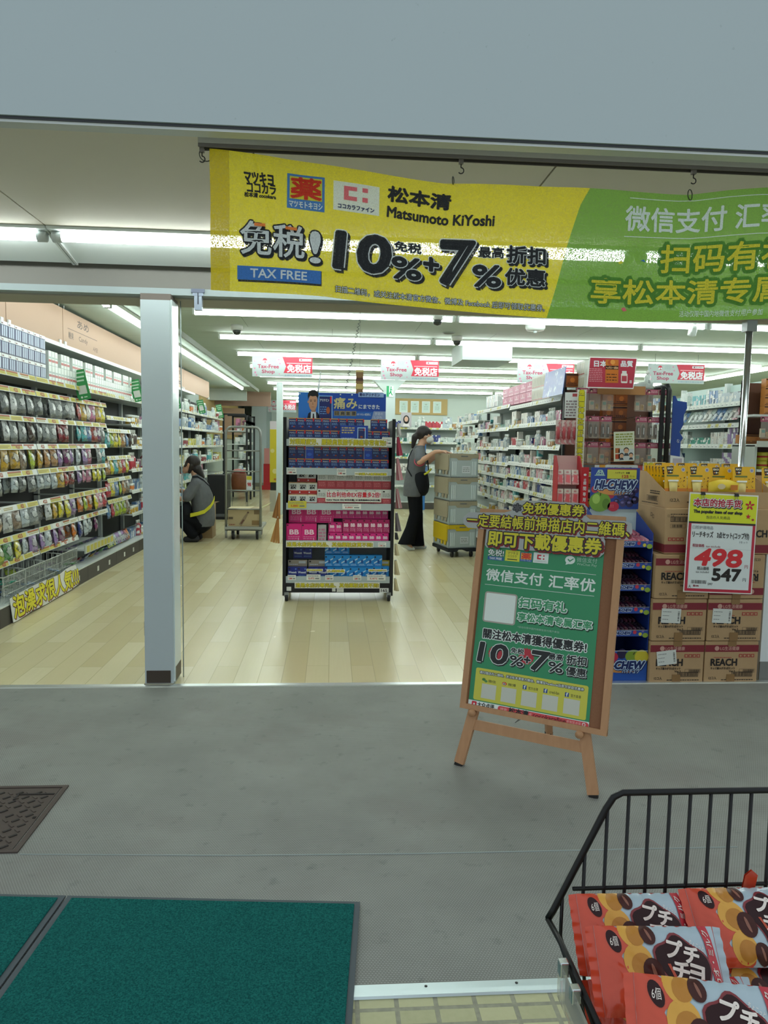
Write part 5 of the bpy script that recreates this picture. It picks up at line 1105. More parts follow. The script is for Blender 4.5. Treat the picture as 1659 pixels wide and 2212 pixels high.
# groceries beyond the post
SEQ_G = [(BOX_W, ['#c9d6d2', '#d9cf3a', '#5f86b8', '#a3443c'], 3), (BOT, ['#b9c7cf', '#57b0b8', '#5f86b8', '#c9d6d2'], 4), (BOX_T, ['#2f3f86', '#e6e2dc', '#a9bf3e', '#c77fa0'], 3), (POU, ['#5f86b8', '#2f3f86', '#b9c7cf'], 1), (JAR, ['#d0782f', '#8a2c34', '#c9ced0'], 2)]
SEQ_G2 = [s for s in SEQ_G if s[0] is not POU]
for b in range(5):
    F_ = Frame(-2.33, 11.95 + .95 * b, PI / 2)
    for r, z in enumerate([1.86, 1.58, 1.28, .98, .70, .42, .155]):
        if b > 2 and r > 3: continue
        fill(F_, .02, .92, .12, z, SEQ_G2, lambda c, p, i, b=b, r=r: f'{c} {p} on {nth(r)} shelf of {nth(b)} grocery unit, {nth(i)} along', 'groceries along the wall', .235, big=1.55)
# ---------------------------------------------------------------- black framed rack and the rest of the rear of the aisle
t = thing('black_rack', 'black framed shelving at the rear of the candy aisle', 'shelf', (-2.45, 16.9, 0)); mb = MB()
for x, y in ((0, 0), (0, 1.6), (.52, 0), (.52, 1.6), (.52, .8)): mb.box(x, x + .04, y, y + .04, 0, 2.0, SHB)
for y in (0, .8, 1.6): mb.box(0, .56, y, y + .03, 1.97, 2.0, SHB); mb.box(.52, .56, 0, 1.64, 1.78, 1.84, SHB)
mb.obj('frame', t)
for z in (.25, .62, .98, 1.32, 1.62):
    mb = MB(); mb.box(.02, .5, .02, 1.62, z - .02, z, SHW); mb.box(.5, .51, .02, 1.62, z - .02, z + .05, RAILW); mb.obj('shelf_board', t)
FB = Frame(-1.98, 16.95, PI / 2)
for r, z in enumerate((.25, .62, .98, 1.32, 1.62)): fill(FB, 0, 1.55, .09, z, SEQ_G2, lambda c, p, i, r=r: f'{c} {p} in the black framed rack, {nth(r)} shelf up, {nth(i)} along', 'goods in the black framed rack', .27, big=1.7)
# ================================================================== MEDICINE RACK IN THE MIDDLE OF THE AISLE
rk = thing('medicine_rack', 'black wheeled medicine rack in the middle of the aisle', 'display rack', (.07, 6.26, 0))
RW = .46; RBK = M('#15171a', .45)
for s_ in (-1, 1):
    mb = MB(); mb.box(s_ * RW + (-.012 if s_ > 0 else -.012), s_ * RW + .012, 0, .46, .07, 1.56, RBK); mb.box(s_ * RW - .014, s_ * RW + .014, -.012, .012, .05, 1.57, RBK); mb.obj('side_panel', rk)
mb = MB(); mb.box(-RW, RW, .44, .46, .1, 1.5, M('#b4bcba', .5)); mb.obj('back_panel', rk)
mb = MB(); mb.box(-RW + .012, RW - .012, .0, .45, .075, .185, RBK); mb.box(-RW + .02, -RW + .06, -.001, 0, .09, .125, TKW); mb.box(-.05, -.02, -.001, 0, .085, .12, TKW); mb.box(-.01, .05, -.001, 0, .08, .115, TKW); mb.box(.36, .44, -.002, 0, .075, .115, M('#dfe2df', .5))
text(mb, FRONT(0, -.0025, 0), '165', .375, .083, .425, .107, CK, 1, st=.0008); mb.obj('base', rk)
for x, y in ((-RW + .02, .0), (RW - .02, .0), (-RW + .02, .42), (RW - .02, .42)):
    mb = MB(); mb.lathe([(.012, -.013), (.030, -.013), (.033, -.008), (.033, .008), (.030, .013), (.012, .013)], M('#1c1d1f', .5), 16, Matrix.Translation((x, y, .033)) @ Matrix.Rotation(PI / 2, 4, 'Y')); mb.box(x - .018, x + .018, y - .02, y + .02, .04, .08, M('#8d9291', .4, .6)); mb.obj('caster', rk)
RS = [1.36, 1.12, .82, .50, .19]
for i, z in enumerate(RS):
    mb = MB(); mb.box(-RW + .012, RW - .012, .0, .44, z - .014, z, SHW); mb.box(-RW + .012, RW - .012, -.008, 0, z - .03, z + .028, M('#aebbbd', .25)); mb.obj('shelf_board', rk)
# goods
def goods(name, w, d, h, base, art):
    mb = MB(); mb.box(-w / 2, w / 2, 0, d, 0, h, base); art(mb, FRONT(0, -.0005, 0), w, h); return Proto(mb.obj(name, loc=(0, 0, 50)), w, h, 'medicine box')
NVB = M('#202b66', .3); TANE = M('#b98a4e', .4); REDC = M('#c8242e', .35); CYA = M('#6f9bd0', .35); W_ = M('#cfd6dc', .35)
def a_navy(mb, F, w, h):
    rect(mb, F, -w / 2, h - .008, w / 2, h, TANE, 1); rect(mb, F, w / 2 - .010, h - .028, w / 2, h, REDC, 2)
    text(mb, F, 'アリナミン', -w / 2 + .006, h - .030, w / 2 - .014, h - .018, W_, 1, st=.0005); scribble(mb, F, -w / 2 + .008, h - .056, w / 2 - .012, h - .036, 2, CYA, 1, 2, .5); disc(mb, F, .008, .028, .010, M('#a34330', .4), 1, .006); disc(mb, F, -.006, .032, .009, M('#3f6fc0', .4), 1, .005)
NAVY = goods('navy_medicine_box', .070, .06, .102, NVB, a_navy)
def a_roy(mb, F, w, h): rect(mb, F, -w / 2, h - .005, w / 2, h, W_, 1); rect(mb, F, -w / 2, 0, -w / 2 + .003, h, W_, 1); text(mb, F, 'アリナミン', -w / 2 + .008, h - .030, w / 2 - .006, h - .018, W_, 1, st=.0004); disc(mb, F, 0, .035, .02, M('#3f6fd8', .35), 1, .014)
ROYAL = goods('royal_blue_box', .070, .06, .102, M('#1f47b5', .3), a_roy)
def a_ex(mb, F, w, h):
    rect(mb, F, -w / 2, h - .006, w / 2, h, TANE, 1); rect(mb, F, -w / 2, 0, w / 2, .030, M('#b02d26', .4), 1); rect(mb, F, -w / 2 + .006, .036, w / 2 - .006, h - .014, M('#c4c9c6', .4), 1); text(mb, F, 'EX', -.018, .044, .022, .062, CK, 2, st=.0022, shear=.2); scribble(mb, F, -.022, .066, .024, .080, 1, CK, 2, 3, .6); disc(mb, F, -w / 2 + .014, .014, .006, W_, 2)
EXB = goods('vitamin_box', .080, .06, .098, M('#dfe0d8', .4), a_ex)
def a_red(mb, F, w, h): rect(mb, F, -w / 2, 0, w / 2, h * .48, M('#b9474f', .4), 1); scribble(mb, F, -.026, .02, .028, .06, 3, M('#d98a8c', .4), 2, 3, .4); rect(mb, F, -.03, h - .022, -.014, h - .010, CK, 1); scribble(mb, F, -.03, h * .56, .03, h - .03, 3, M('#8a8f8c', .4), 1, 5, .5)
REDB = goods('red_white_box', .078, .06, .145, M('#cfd2cc', .4), a_red)
def a_bb(col):
    def f(mb, F, w, h): rect(mb, F, -w / 2 + .004, h - .016, -w / 2 + .018, h - .006, CK, 1); text(mb, F, 'BB', -w * .28, h * .46, w * .32, h * .70, M('#f0d3de', .35), 1, st=.0018); scribble(mb, F, -w * .38, h * .12, w * .38, h * .4, 3, M('#e08fb2', .35), 1, 4, .35); rect(mb, F, w * .30, h * .05, w * .33, h * .28, M('#f0d3de', .35), 2)
    return f
BBL = goods('pink_vitamin_box', .128, .07, .165, M('#cf1f74', .35), a_bb(0)); BBS = goods('small_pink_box', .058, .06, .088, M('#d42a80', .35), a_bb(0)); BBD = goods('dark_pink_box', .058, .06, .115, M('#a81f5c', .35), a_bb(0))
def a_sky(mb, F, w, h): poly(mb, F, [(-w / 2, h * .25), (w / 2, h * .65), (w / 2, h * .75), (-w / 2, h * .38)], M('#b8d8ec', .35), 1); rect(mb, F, -w / 2 + .004, h - .022, -w / 2 + .016, h - .010, CK, 1); rect(mb, F, -.006, h * .3, .012, h * .6, M('#17549c', .35), 2); scribble(mb, F, -.024, .008, .026, .026, 2, M('#b8d8ec', .35), 1, 6, .4)
SKY = goods('sky_blue_box', .070, .06, .100, M('#1f86cf', .35), a_sky)
def a_w(mb, F, w, h): text(mb, F, 'Weeeek', -w / 2 + .006, h * .42, w / 2 - .006, h * .62, W_, 1, st=.0008); rect(mb, F, -w / 2 + .004, h - .02, -w / 2 + .02, h - .008, CK, 1); disc(mb, F, w / 2 - .014, h - .016, .006, CYA, 1); scribble(mb, F, -w * .38, .012, w * .38, .028, 2, CYA, 1, 6, .4)
WEEK = goods('deep_blue_box', .080, .06, .092, M('#17257d', .35), a_w)
RK0 = (.07, 6.26)
def row(P_, n_, x0, z, y, word, where, group, gap=.001, skip=()):
    for k in range(n_):
        if k in skip: continue
        P_.put((RK0[0] + x0 + (P_.w + gap) * (k + .5), RK0[1] + y, z), (0, 0, 0), f'{word}, {nth(k)} from the wall side, {where}', group)
G1 = 'navy medicine boxes on the rack'
row(NAVY, 9, -.43, 1.362, .03, 'navy medicine box', 'topmost shelf, lower tier', G1); row(NAVY, 3, .215, 1.362, .03, 'navy medicine box', 'lower tier beside the blue info card', G1)
row(NAVY, 9, -.43, 1.465, .05, 'navy medicine box', 'topmost shelf, upper tier', G1); row(NAVY, 2, .265, 1.465, .05, 'navy medicine box', 'upper tier beside the blue info card', G1)
row(NAVY, 12, -.43, 1.122, .02, 'navy medicine box', 'lower tier of the second rack shelf', G1)
row(NAVY, 12, -.43, 1.226, .04, 'navy medicine box', 'upper tier of the second rack shelf', G1, skip=(2, 10 - 1))
row(ROYAL, 1, -.43 + .142, 1.226, .04, 'royal blue box', 'upper tier of the second rack shelf', 'royal blue boxes'); row(ROYAL, 1, -.43 + .071 * 9, 1.226, .04, 'second royal blue box', 'upper tier of the second rack shelf', 'royal blue boxes')
G2 = 'vitamin boxes on the rack'
row(EXB, 3, -.43, .822, .02, 'white vitamin box', 'lowest tier of the third rack shelf', G2); row(EXB, 3, -.43, .922, .05, 'white vitamin box', 'middle tier of the third rack shelf', G2); row(EXB, 3, -.36, 1.0225, .10, 'white vitamin box', 'upper tier of the third rack shelf', G2, skip=(2,))
row(REDB, 8, -.185, .822, .02, 'red and white box', 'lower tier of the third rack shelf', 'red and white boxes'); row(REDB, 8, -.185, .968, .06, 'red and white box', 'upper tier of the third rack shelf', 'red and white boxes')
for P_, n_, x0, z, y, w_ in ((BBL, 2, -.445, .502, .01, 'lower tier of the fourth rack shelf'), (BBL, 3, -.43, .668, .10, 'upper tier of the fourth rack shelf')): row(P_, n_, x0, z, y, 'large pink vitamin box', w_, 'large pink boxes')
row(BBS, 9, -.09, .502, .02, 'small pink box', 'lower tier of the fourth rack shelf', 'small pink boxes', .0); row(BBD, 7, .035, .592, .03, 'dark pink box', 'middle tier of the fourth rack shelf', 'dark pink boxes', .0); row(BBS, 9, -.09, .708, .11, 'small pink box', 'upper tier of the fourth rack shelf', 'small pink boxes', .0)
row(BBS, 2, -.085, .592, .05, 'small pink box', 'middle tier next to the grey divider', 'small pink boxes', .0)
row(SKY, 7, -.115, .192, .03, 'sky blue box', 'lower tier of the lowest rack shelf', 'sky blue boxes'); row(SKY, 7, -.115, .294, .05, 'sky blue box', 'middle tier of the lowest rack shelf', 'sky blue boxes'); row(SKY, 3, -.115, .396, .09, 'sky blue box', 'upper tier of the lowest rack shelf', 'sky blue boxes')
row(SKY, 2, .30, .20, .02, 'sky blue box', 'under the yellow pack card', 'sky blue boxes'); row(WEEK, 2, -.43, .20, .02, 'deep blue box', 'front pair on the lowest rack shelf', 'deep blue boxes'); row(WEEK, 2, -.255, .20, .02, 'deep blue box', 'second pair on the lowest rack shelf', 'deep blue boxes'); row(WEEK, 2, -.39, .35, .14, 'deep blue box', 'raised pair on the lowest rack shelf', 'deep blue boxes')
for x, lab in ((-.35, 'grey header card over the front pair of deep blue boxes'), (-.175, 'grey header card over the second pair of deep blue boxes'), (.37, 'yellow header card over the pair of sky blue boxes')):
    mb = MB(); mb.box(RK0[0] + x - .082, RK0[0] + x + .082, RK0[1] + .084, RK0[1] + .087, .192, .345, M('#9a9182' if x < .3 else '#c9b535', .4)); F = FRONT(RK0[0] + x, RK0[1] + .0835, .2); rect(mb, F, .01, .115, .07, .135, M('#b9c2c4', .4), 1); rect(mb, F, -.075, .125, -.06, .138, CK, 1); scribble(mb, F, -.07, .10, 0, .112, 1, W_, 1, 3); tag(mb.obj('header_card'), lab, 'card', 'header cards on the lowest rack shelf')
mb = MB(); mb.box(RK0[0] - .175, RK0[0] - .105, RK0[1] - .0, RK0[1] + .04, .505, .66, M('#a9a6a6', .4)); F = FRONT(RK0[0] - .14, RK0[1] - .001, .505); scribble(mb, F, -.03, .02, .03, .13, 4, M('#b5748e', .4), 1, 7, .6); tag(mb.obj('grey_divider_box'), 'pale grey box between the large and small pink boxes', 'box')
# strips with slogans and price slips
def strip(s_, x0, z0, x1, z1, m, label, ol=None, card=M('#dcdccf', .5), y=-.014, fs=0):
    t = thing('slogan_strip', label, 'strip', (RK0[0], RK0[1] + y, 0), 0, 'slogan strips on the rack'); mb = MB(); mb.box(x0, x1, 0, .002, z0, z1, card); mb.obj('card', t); mb = MB()
    text(mb, FRONT(0, -.0005, 0), s_, x0 + .008, z0 + .008, x1 - .008, z1 - .008, m, 1, st=.0012, outl=ol or [(.0014, CK, 0, 0)]); mb.obj('lettering', t)
YS = M('#cfc32e', .45)
strip('対眼睛疲労、腰酸肩緊膝手脚痛非常有効!', -.425, 1.335, .40, 1.400, YS, 'white strip with yellow letters under the topmost rack shelf boxes')
strip('一次購入3盒更加優惠', .13, 1.085, .41, 1.118, YS, 'short yellow strip on the second rack shelf edge')
strip('比合利他命EX容量多2倍!', -.11, .895, .36, .955, M('#c4202a', .4), 'white strip with large red letters in front of the red boxes', [(.003, W_, 0, 0)], y=-.02)
strip('Active Vitamin EX(180日分量) ⇔合利他命EX(90日分量)', -.115, .862, .36, .894, CK, 'white strip with small black letters below the red letters', [(.0008, W_, 0, 0)], y=-.018)
strip('這是本店的專売品、其他薬粧店買不到!', -.445, .470, .30, .522, YS, 'yellow slogan strip under the pink boxes', y=-.02)
strip('這是本店的專売品、其他薬粧店買不到!', -.37, .115, .36, .168, YS, 'yellow slogan strip on the black base of the rack', y=-.014)
strip('日本国内限定', -.27, .262, -.13, .285, YS, 'small yellow strip before the second pair of deep blue boxes', y=-.02); strip('人気商品', -.10, .252, .06, .282, YS, 'small yellow strip before the sky blue boxes', y=-.02); strip('買一送一', .26, .262, .42, .285, YS, 'small yellow strip before the yellow header card', y=-.02)
def slip(x0, z0, w, h, label, col='#dfe2dc', red='1,880', fc='#c0392f', y=-.012):
    mb = MB(); mb.box(RK0[0] + x0, RK0[0] + x0 + w, RK0[1] + y, RK0[1] + y + .002, z0, z0 + h, M(col, .45)); F = FRONT(RK0[0] + x0, RK0[1] + y - .0005, z0)
    text(mb, F, red, w * .15, h * .15, w * .55, h * .45, M(fc, .45), 1, st=.0005); scribble(mb, F, w * .08, h * .55, w * .85, h * .9, 2, M('#6f7573', .5), 1, int(x0 * 100) + 3, .4); rect(mb, F, w * .62, h * .2, w * .9, h * .38, M('#6f7573', .5), 1)
    tag(mb.obj('price_slip'), label, 'price tag', 'price slips on the rack')
slip(.36, 1.345, .085, .07, 'price slip at the end of the topmost slogan strip', red='7,980'); slip(-.44, 1.09, .08, .055, 'price slip at the wall end of the second rack shelf'); slip(-.02, 1.085, .08, .06, 'price slip in the middle of the second rack shelf', red='5,980')
slip(-.43, .805, .155, .060, 'yellow price slip 5,880 under the white vitamin boxes', '#c9bf3e', '5,880'); slip(.03, .80, .16, .045, 'wide price slip under the red boxes', red='3,880'); slip(.34, .475, .07, .04, 'price slip at the end of the pink box shelf', red='1,380')
slip(-.43, .185, .07, .045, 'price slip under the front pair of deep blue boxes', red='2,880'); slip(-.27, .185, .12, .05, 'price slip 5,472 under the second pair of deep blue boxes', red='5,472'); slip(-.11, .185, .07, .045, 'price slip under the first sky blue boxes', red='1,880'); slip(.13, .185, .07, .045, 'price slip under the last sky blue boxes', red='2,880'); slip(.25, .185, .16, .05, 'price slip 5,472 under the yellow header card', red='5,472')
# info card and big header board
t = thing('info_card', 'small blue info card with a medicine picture on the topmost rack shelf', 'card', (.075, 6.255, 1.375)); mb = MB(); mb.box(0, .235, 0, .003, 0, .135, M('#1e3f9c', .35)); mb.obj('card', t)
mb = MB(); F = FRONT(0, -.0005, 0)
scribble(mb, F, .012, .065, .12, .125, 3, M('#b7a878', .4), 1, 3, .55); scribble(mb, F, .012, .01, .12, .035, 2, M('#a9b7d6', .4), 1, 5, .5); rect(mb, F, .145, .005, .215, .12, M('#9fc4e6', .4), 1); rect(mb, F, .152, .005, .208, .112, NVB, 2); rect(mb, F, .20, .09, .208, .112, REDC, 3); text(mb, F, 'アリナミン', .156, .09, .196, .102, W_, 3); disc(mb, F, .18, .04, .012, M('#a0522f', .4), 3, .008); mb.obj('printing', t)
t = thing('header_poster', 'blue medicine advertisement board on top of the rack with a man in a suit', 'poster', (-.285, 6.42, 1.565))
w, h = .755, .245; mb = MB(); mb.box(0, w, 0, .004, 0, h - .02, M('#1f479f', .35)); mb.box(.05, .17, .16, .17, 0, .005, RBK); mb.obj('board', t)
mb = MB(); F = FRONT(0, -.0005, 0); rect(mb, F, 0, 0, .18, h - .022, M('#2b6fc0', .35), 1); rect(mb, F, .18, 0, w, .07, M('#2a62b4', .35), 1)
SKN = M('#b98a6c', .5); SUIT = M('#1b2233', .5); HR = M('#17181a', .4)
FM = FRONT(0, -.0022, 0)
poly(mb, F, [(.075, 0), (.085, .045), (.105, .06), (.155, .06), (.175, .045), (.185, 0)], SUIT, 3); poly(mb, F, [(.105, 0), (.108, .065), (.15, .065), (.155, 0)], W_, 4); poly(mb, F, [(.122, 0), (.124, .045), (.134, .045), (.138, 0)], CK, 5)
poly(mb, F, [(.112, .06), (.112, .085), (.148, .085), (.148, .06)], M('#a5775c', .5), 5)
poly(mb, FM, [(.088, .165), (.090, .115), (.100, .085), (.118, .068), (.134, .068), (.150, .088), (.160, .118), (.163, .168), (.15, .2), (.10, .2)], SKN, 2)
poly(mb, FM, [(.082, .165), (.080, .205), (.092, .235), (.118, .249), (.145, .246), (.165, .228), (.172, .20), (.166, .168), (.162, .185), (.148, .196), (.12, .192), (.10, .198), (.090, .185)], HR, 3)
for x in (.107, .141): rect(mb, FM, x - .010, .158, x + .010, .162, HR, 4); disc(mb, FM, x, .150, .0075, M('#2a2220', .4), 4, .003)
poly(mb, FM, [(.122, .150), (.118, .122), (.130, .120)], M('#9a6f55', .5), 4); rect(mb, FM, .112, .100, .136, .1035, M('#8a4f45', .5), 4); disc(mb, FM, .083, .145, .005, SKN, 2, .012)
mb.sheet(lambda u, v: Vector((.08 + .09 * u, -.0024 if v < 2 else 0, .2 + .045 * v)), 1, 1, HR) if False else None
rect(mb, F, .172, .0, .292, .20, M('#89c0ea', .35), 3); rect(mb, F, .178, 0, .286, .195, NVB, 4); text(mb, F, 'アリナミン', .184, .150, .262, .172, W_, 5, st=.0008); rect(mb, F, .272, .135, .286, .195, REDC, 5); scribble(mb, F, .186, .04, .24, .115, 4, CYA, 5, 3, .35); disc(mb, F, .255, .075, .016, M('#a6562f', .4), 5, .03)
GLD = M('#c3bb86', .35)
text(mb, F, '痛み', .305, .092, .505, .188, GLD, 4, st=.0025); text(mb, F, 'にまできた', .52, .095, .70, .13, W_, 4, st=.0012)
for k, ch in enumerate('目肩首腰'): rect(mb, F, .308 + .049 * k, .032, .352 + .049 * k, .072, M('#9a8a55', .4), 4); text(mb, F, ch, .314 + .049 * k, .037, .346 + .049 * k, .067, M('#2a2c3f', .4), 5, st=.0008)
text(mb, F, 'のつらい症状に', .507, .036, .625, .056, W_, 4, st=.0004); poly(mb, F, [(.63, .0), (.65, .075), (.755, .075), (.755, 0)], M('#8d9dc0', .4), 4); text(mb, F, '手足の', .66, .042, .73, .066, W_, 5); text(mb, F, 'しびれ', .655, .012, .725, .034, W_, 5)
mb.obj('printing', t); mb = MB(); mb.box(.515, .735, -.006, -.002, .195, .235, M('#8ba6d2', .4)); text(mb, FRONT(0, -.0065, 0), '青のアリナミン', .525, .202, .70, .228, M('#1f2b5c', .4), 1, st=.0012); mb.obj('name_tab', t)
mb = MB(); 
for x in (.012, .36, .46): mb.lathe([(.006, 0), (.006, .001)], CAPW, 10, Matrix.Translation((x, -.001, .212)) @ Matrix.Rotation(PI / 2, 4, 'X'))
mb.obj('fixing_stud', t)
# things hanging on the rack sides
KR = M('#a8743a', .6)
def bundle(x, y, z, n_, L, m, label, group, sway=.12):
    t = thing('hanging_bundle', label, 'hanging pack', (x, y, z), 0, group); mb = MB(); mb.tube([(.0, 0, .0), (.0, -.05, .0), (.0, -.055, .012)], .003, M('#c9cfce', .3, .6), 5); mb.obj('peg_hook', t)
    for k in range(n_):
        a = sway * (k - (n_ - 1) / 2) / max(1, n_ - 1); mb = MB(); X = Matrix.Rotation(a - .12 * (1 if x < .07 else -1) * -1, 4, 'Y'); mb.box(-.009, .009, -.04 + .012 * k, -.037 + .012 * k, -L, 0, m[k % len(m)], X); mb.obj('card_strip', t)
bundle(-.435, 6.30, .93, 4, .22, [KR, M('#8f5f2c', .6)], 'bundle of brown card strips hanging on the wall side of the rack, upper', 'brown strips on the rack side', .25)
bundle(-.445, 6.30, .72, 4, .22, [KR, M('#b98a4a', .6)], 'bundle of brown card strips hanging on the wall side of the rack, lower', 'brown strips on the rack side', .3)
for k, (z, L, cs) in enumerate(((1.53, .10, ['#c9c4c4', '#a9a3a5']), (1.42, .16, ['#a83a52', '#c9566c', '#8e2c44']), (1.24, .19, ['#c98f97', '#d9b9bd', '#a8656e']), (.98, .17, ['#a87a80', '#c9b6b6', '#8f4a4a']), (.77, .16, ['#6a6266', '#8d8488', '#4b4448']), (.60, .06, ['#2b2b2e', '#3c3c40']), (.50, .10, ['#c9bd98', '#b8ac88']), (.36, .13, ['#c9bd98', '#b0a37c']), (.20, .11, ['#c2b690', '#b0a37c']))):
    bundle(.565, 6.28, z, 4, L, [M(c, .5) for c in cs], f'hanging packs on the aisle side of the medicine rack, {nth(k)} from the top', 'hanging packs on the rack side', .22)
# coiled cord down to the poster
mb = MB(); pts = [(.235, 6.38, 2.6), (.235, 6.38, 2.42)] + [(.235 - .0012 * k + .010 * math.cos(k * 1.3), 6.38 + .010 * math.sin(k * 1.3), 2.42 - .0062 * k) for k in range(100)]
mb.tube(pts, .0028, M('#5d6764', .5), 5); tag(mb.obj('coiled_cord'), 'coiled cord dropping from the shop ceiling to the medicine poster', 'cord')
t = thing('hanging_sample', 'small brown and cream box hanging behind the medicine poster', 'box', (.25, 6.7, 1.80)); mb = MB(); mb.box(-.032, .032, 0, .05, 0, .22, M('#8a6a42', .5)); mb.box(-.034, .034, -.002, .052, .05, .095, M('#c9b06a', .5)); mb.box(-.034, .034, -.002, .052, .20, .22, M('#c9b67a', .5)); mb.box(-.033, .033, -.001, .051, .12, .15, M('#5a3b2c', .5)); mb.obj('body', t)
mb = MB(); mb.tube([(0, .03, .22), (0, .03, .8)], .0015, M('#8a908e', .5), 4); mb.tube([(0, .03, 0), (0, .03, -.30)], .004, M('#8a908e', .5), 4); mb.obj('hanging_wire', t)
mb = MB(); mb.prism([(-.13, 1.80), (-.115, 1.80), (-.095, 1.99), (-.105, 1.99)], 6.62, 6.625, M('#c9d6cf', .4)); mb.box(-.125, -.118, 6.62, 6.63, 1.50, 1.82, M('#b5c0bb', .4)); tag(mb.obj('shelf_talker'), 'narrow pale upright card behind the man on the poster', 'card')
# ================================================================== GONDOLA OF MEDICINES, FACING THE AISLE
LV = [1.80, 1.59, 1.36, 1.18, 1.04, .90, .75, .58, .38]
SEQ_M = [(BOX_S, ['#e6e2dc', '#c9d6d2'], 4), (BOX_M, ['#5f86b8', '#2f3f86'], 4), (BOX_W, ['#c9d6d2', '#e6e2dc', '#c03a4a'], 2), (BOT, ['#c9d6d2', '#b9c7cf'], 3), (BOX_M, ['#c03a4a', '#e5a9b8', '#c77fa0'], 4), (BOX_T, ['#e6e2dc', '#b9c7cf', '#57b0b8'], 2), (JAR, ['#b98b5a', '#c9ced0', '#c9a33a'], 2), (BOX_F, ['#3b9a86', '#c9a33a', '#b98b5a'], 2)]
NB = 4
for b in range(NB):
    yb = 6.43 + .95 * (b + 1)
    F_ = Frame(1.95, yb, -PI / 2); lv = LV if b < 2 else [z + .03 for z in LV[:1]] + [z - .02 for z in LV[1:]]
    shelving(F_, .945, .46, 2.0, lv[:1] + lv[1:], f'medicine shelf unit facing the aisle, {nth(b)} from the entrance', back=SHP, sd=.38, tick='w', uprights=SHB if b == 2 else SHW)
    tops = lv[1:]
    for r, z in enumerate(lv):
        up_ = (lv[r - 1] - z - .03) if r else .2
        if b == 3 and r > 6: continue
        if r == 0: continue
        seq = SEQ_M if r < 6 else [s for s in SEQ_M]
        fill(F_, .02, .92, .10, z, seq, lambda c, p, i, b=b, r=r: f'{c} {p} on {nth(r)} shelf of {nth(b)} medicine unit, {nth(i)} from far end', 'goods on the medicine shelves', max(.07, min(.16, up_)))
for b in range(2):      # farther run behind the black upright
    F_ = Frame(1.98, 11.2 + .95 * b, -PI / 2); shelving(F_, .945, .46, 1.86, [1.72, 1.5, 1.28, 1.05, .8, .55, .3], f'medicine shelf unit beyond the black upright, {nth(b)} along', sd=.38, tick='w', uprights=SHB)
    for r, z in enumerate([1.72, 1.5, 1.28, 1.05]): fill(F_, .02, .92, .10, z, SEQ_M, lambda c, p, i, b=b, r=r: f'{c} {p} past black upright, {nth(b)} unit, {nth(r)} shelf, {nth(i)} along', 'goods beyond the black upright', .16)
FA = Frame(1.95, 0, -PI / 2)
# top stock: pink parcels, patterned cartons, poster
def parcel(name, w, d, h, base, art, cat='parcel'):
    mb = MB(); mb.box(-w / 2, w / 2, 0, d, 0, h, base); art(mb, FRONT(0, -.0006, 0), w, h); return Proto(mb.obj(name, loc=(0, 0, 50)), w, h, cat)
def a_pk(mb, F, w, h): rect(mb, F, -w * .3, h * .45, w * .3, h * .55, M('#e9b9cc', .4), 1); disc(mb, F, 0, h * .7, h * .16, M('#e9b9cc', .4), 1); rect(mb, F, -w * .4, h * .08, w * .42, h * .18, M('#e3a3ba', .4), 1)
PNK = parcel('pink_parcel', .26, .2, .10, M('#b52a66', .4), a_pk)
def a_pt(mb, F, w, h):
    for k in range(4): poly(mb, F, [(-w / 2 + k * w / 4, h * .1), (-w / 2 + (k + .5) * w / 4, h * .1), (-w / 2 + (k + .9) * w / 4, h * .85), (-w / 2 + (k + .4) * w / 4, h * .85)], M('#b9b39a', .4), 1)
    rect(mb, F, -w / 2, h * .05, w / 2, h * .12, M('#a8423c', .4), 1)
PAT = parcel('patterned_carton', .10, .12, .12, M('#d9dcd4', .4), a_pt, 'box')
for r in range(2):
    for k in range(5): PNK.put((2.04, 7.55 + .265 * k, 1.825 + .103 * r), (0, 0, -PI / 2), f'pink parcel on top of the medicine shelves, {("lower", "upper")[r]} row, {nth(k)} from the wave poster', 'pink parcels on the medicine shelves')
    for k in range(6): PAT.put((2.03, 6.86 + .103 * k, 1.815 + .122 * r), (0, 0, -PI / 2), f'patterned white carton beside the wave poster, {("lower", "upper")[r]} row, {nth(k)} from the poster', 'patterned cartons on the medicine shelves')
for r in range(2):
    for k in range(2): PAT.put((2.10 + .0, 6.12 + .104 * k, 1.84 + .122 * r), (0, 0, -PI / 2), f'patterned white carton at the entrance end of the medicine shelves, {("lower", "upper")[r]} row, {nth(k)}', 'patterned cartons at the shelf end')
for k in range(9): BOX_T.put((2.03, 9.0 + .075 * k, 1.85), (0, 0, -PI / 2), f'pale tall box on top of the medicine shelves, {nth(k)} beyond the pink parcels', 'tall boxes on the medicine shelves', ('#c9d6d2', '#e6e2dc', '#b9c7cf')[k % 3])
t = thing('wave_poster', 'blue poster with white spray leaning on top of the medicine shelves', 'poster', (1.965, 6.82, 1.81), -PI / 2, None, (math.radians(-6), 0, -PI / 2))
n = NT('wave_print'); c = n.mix(n.ramp(n.noise(n.objc(), 9, 6, .7), [(.54, g(0)), (.64, g(1))]), lin('#1f55a8'), lin('#cfe0ee')); WAVE = n.set(Base_Color=c, Roughness=.3)
mb = MB(); mb.box(0, .60, 0, .004, 0, .235, WAVE); mb.obj('board', t)
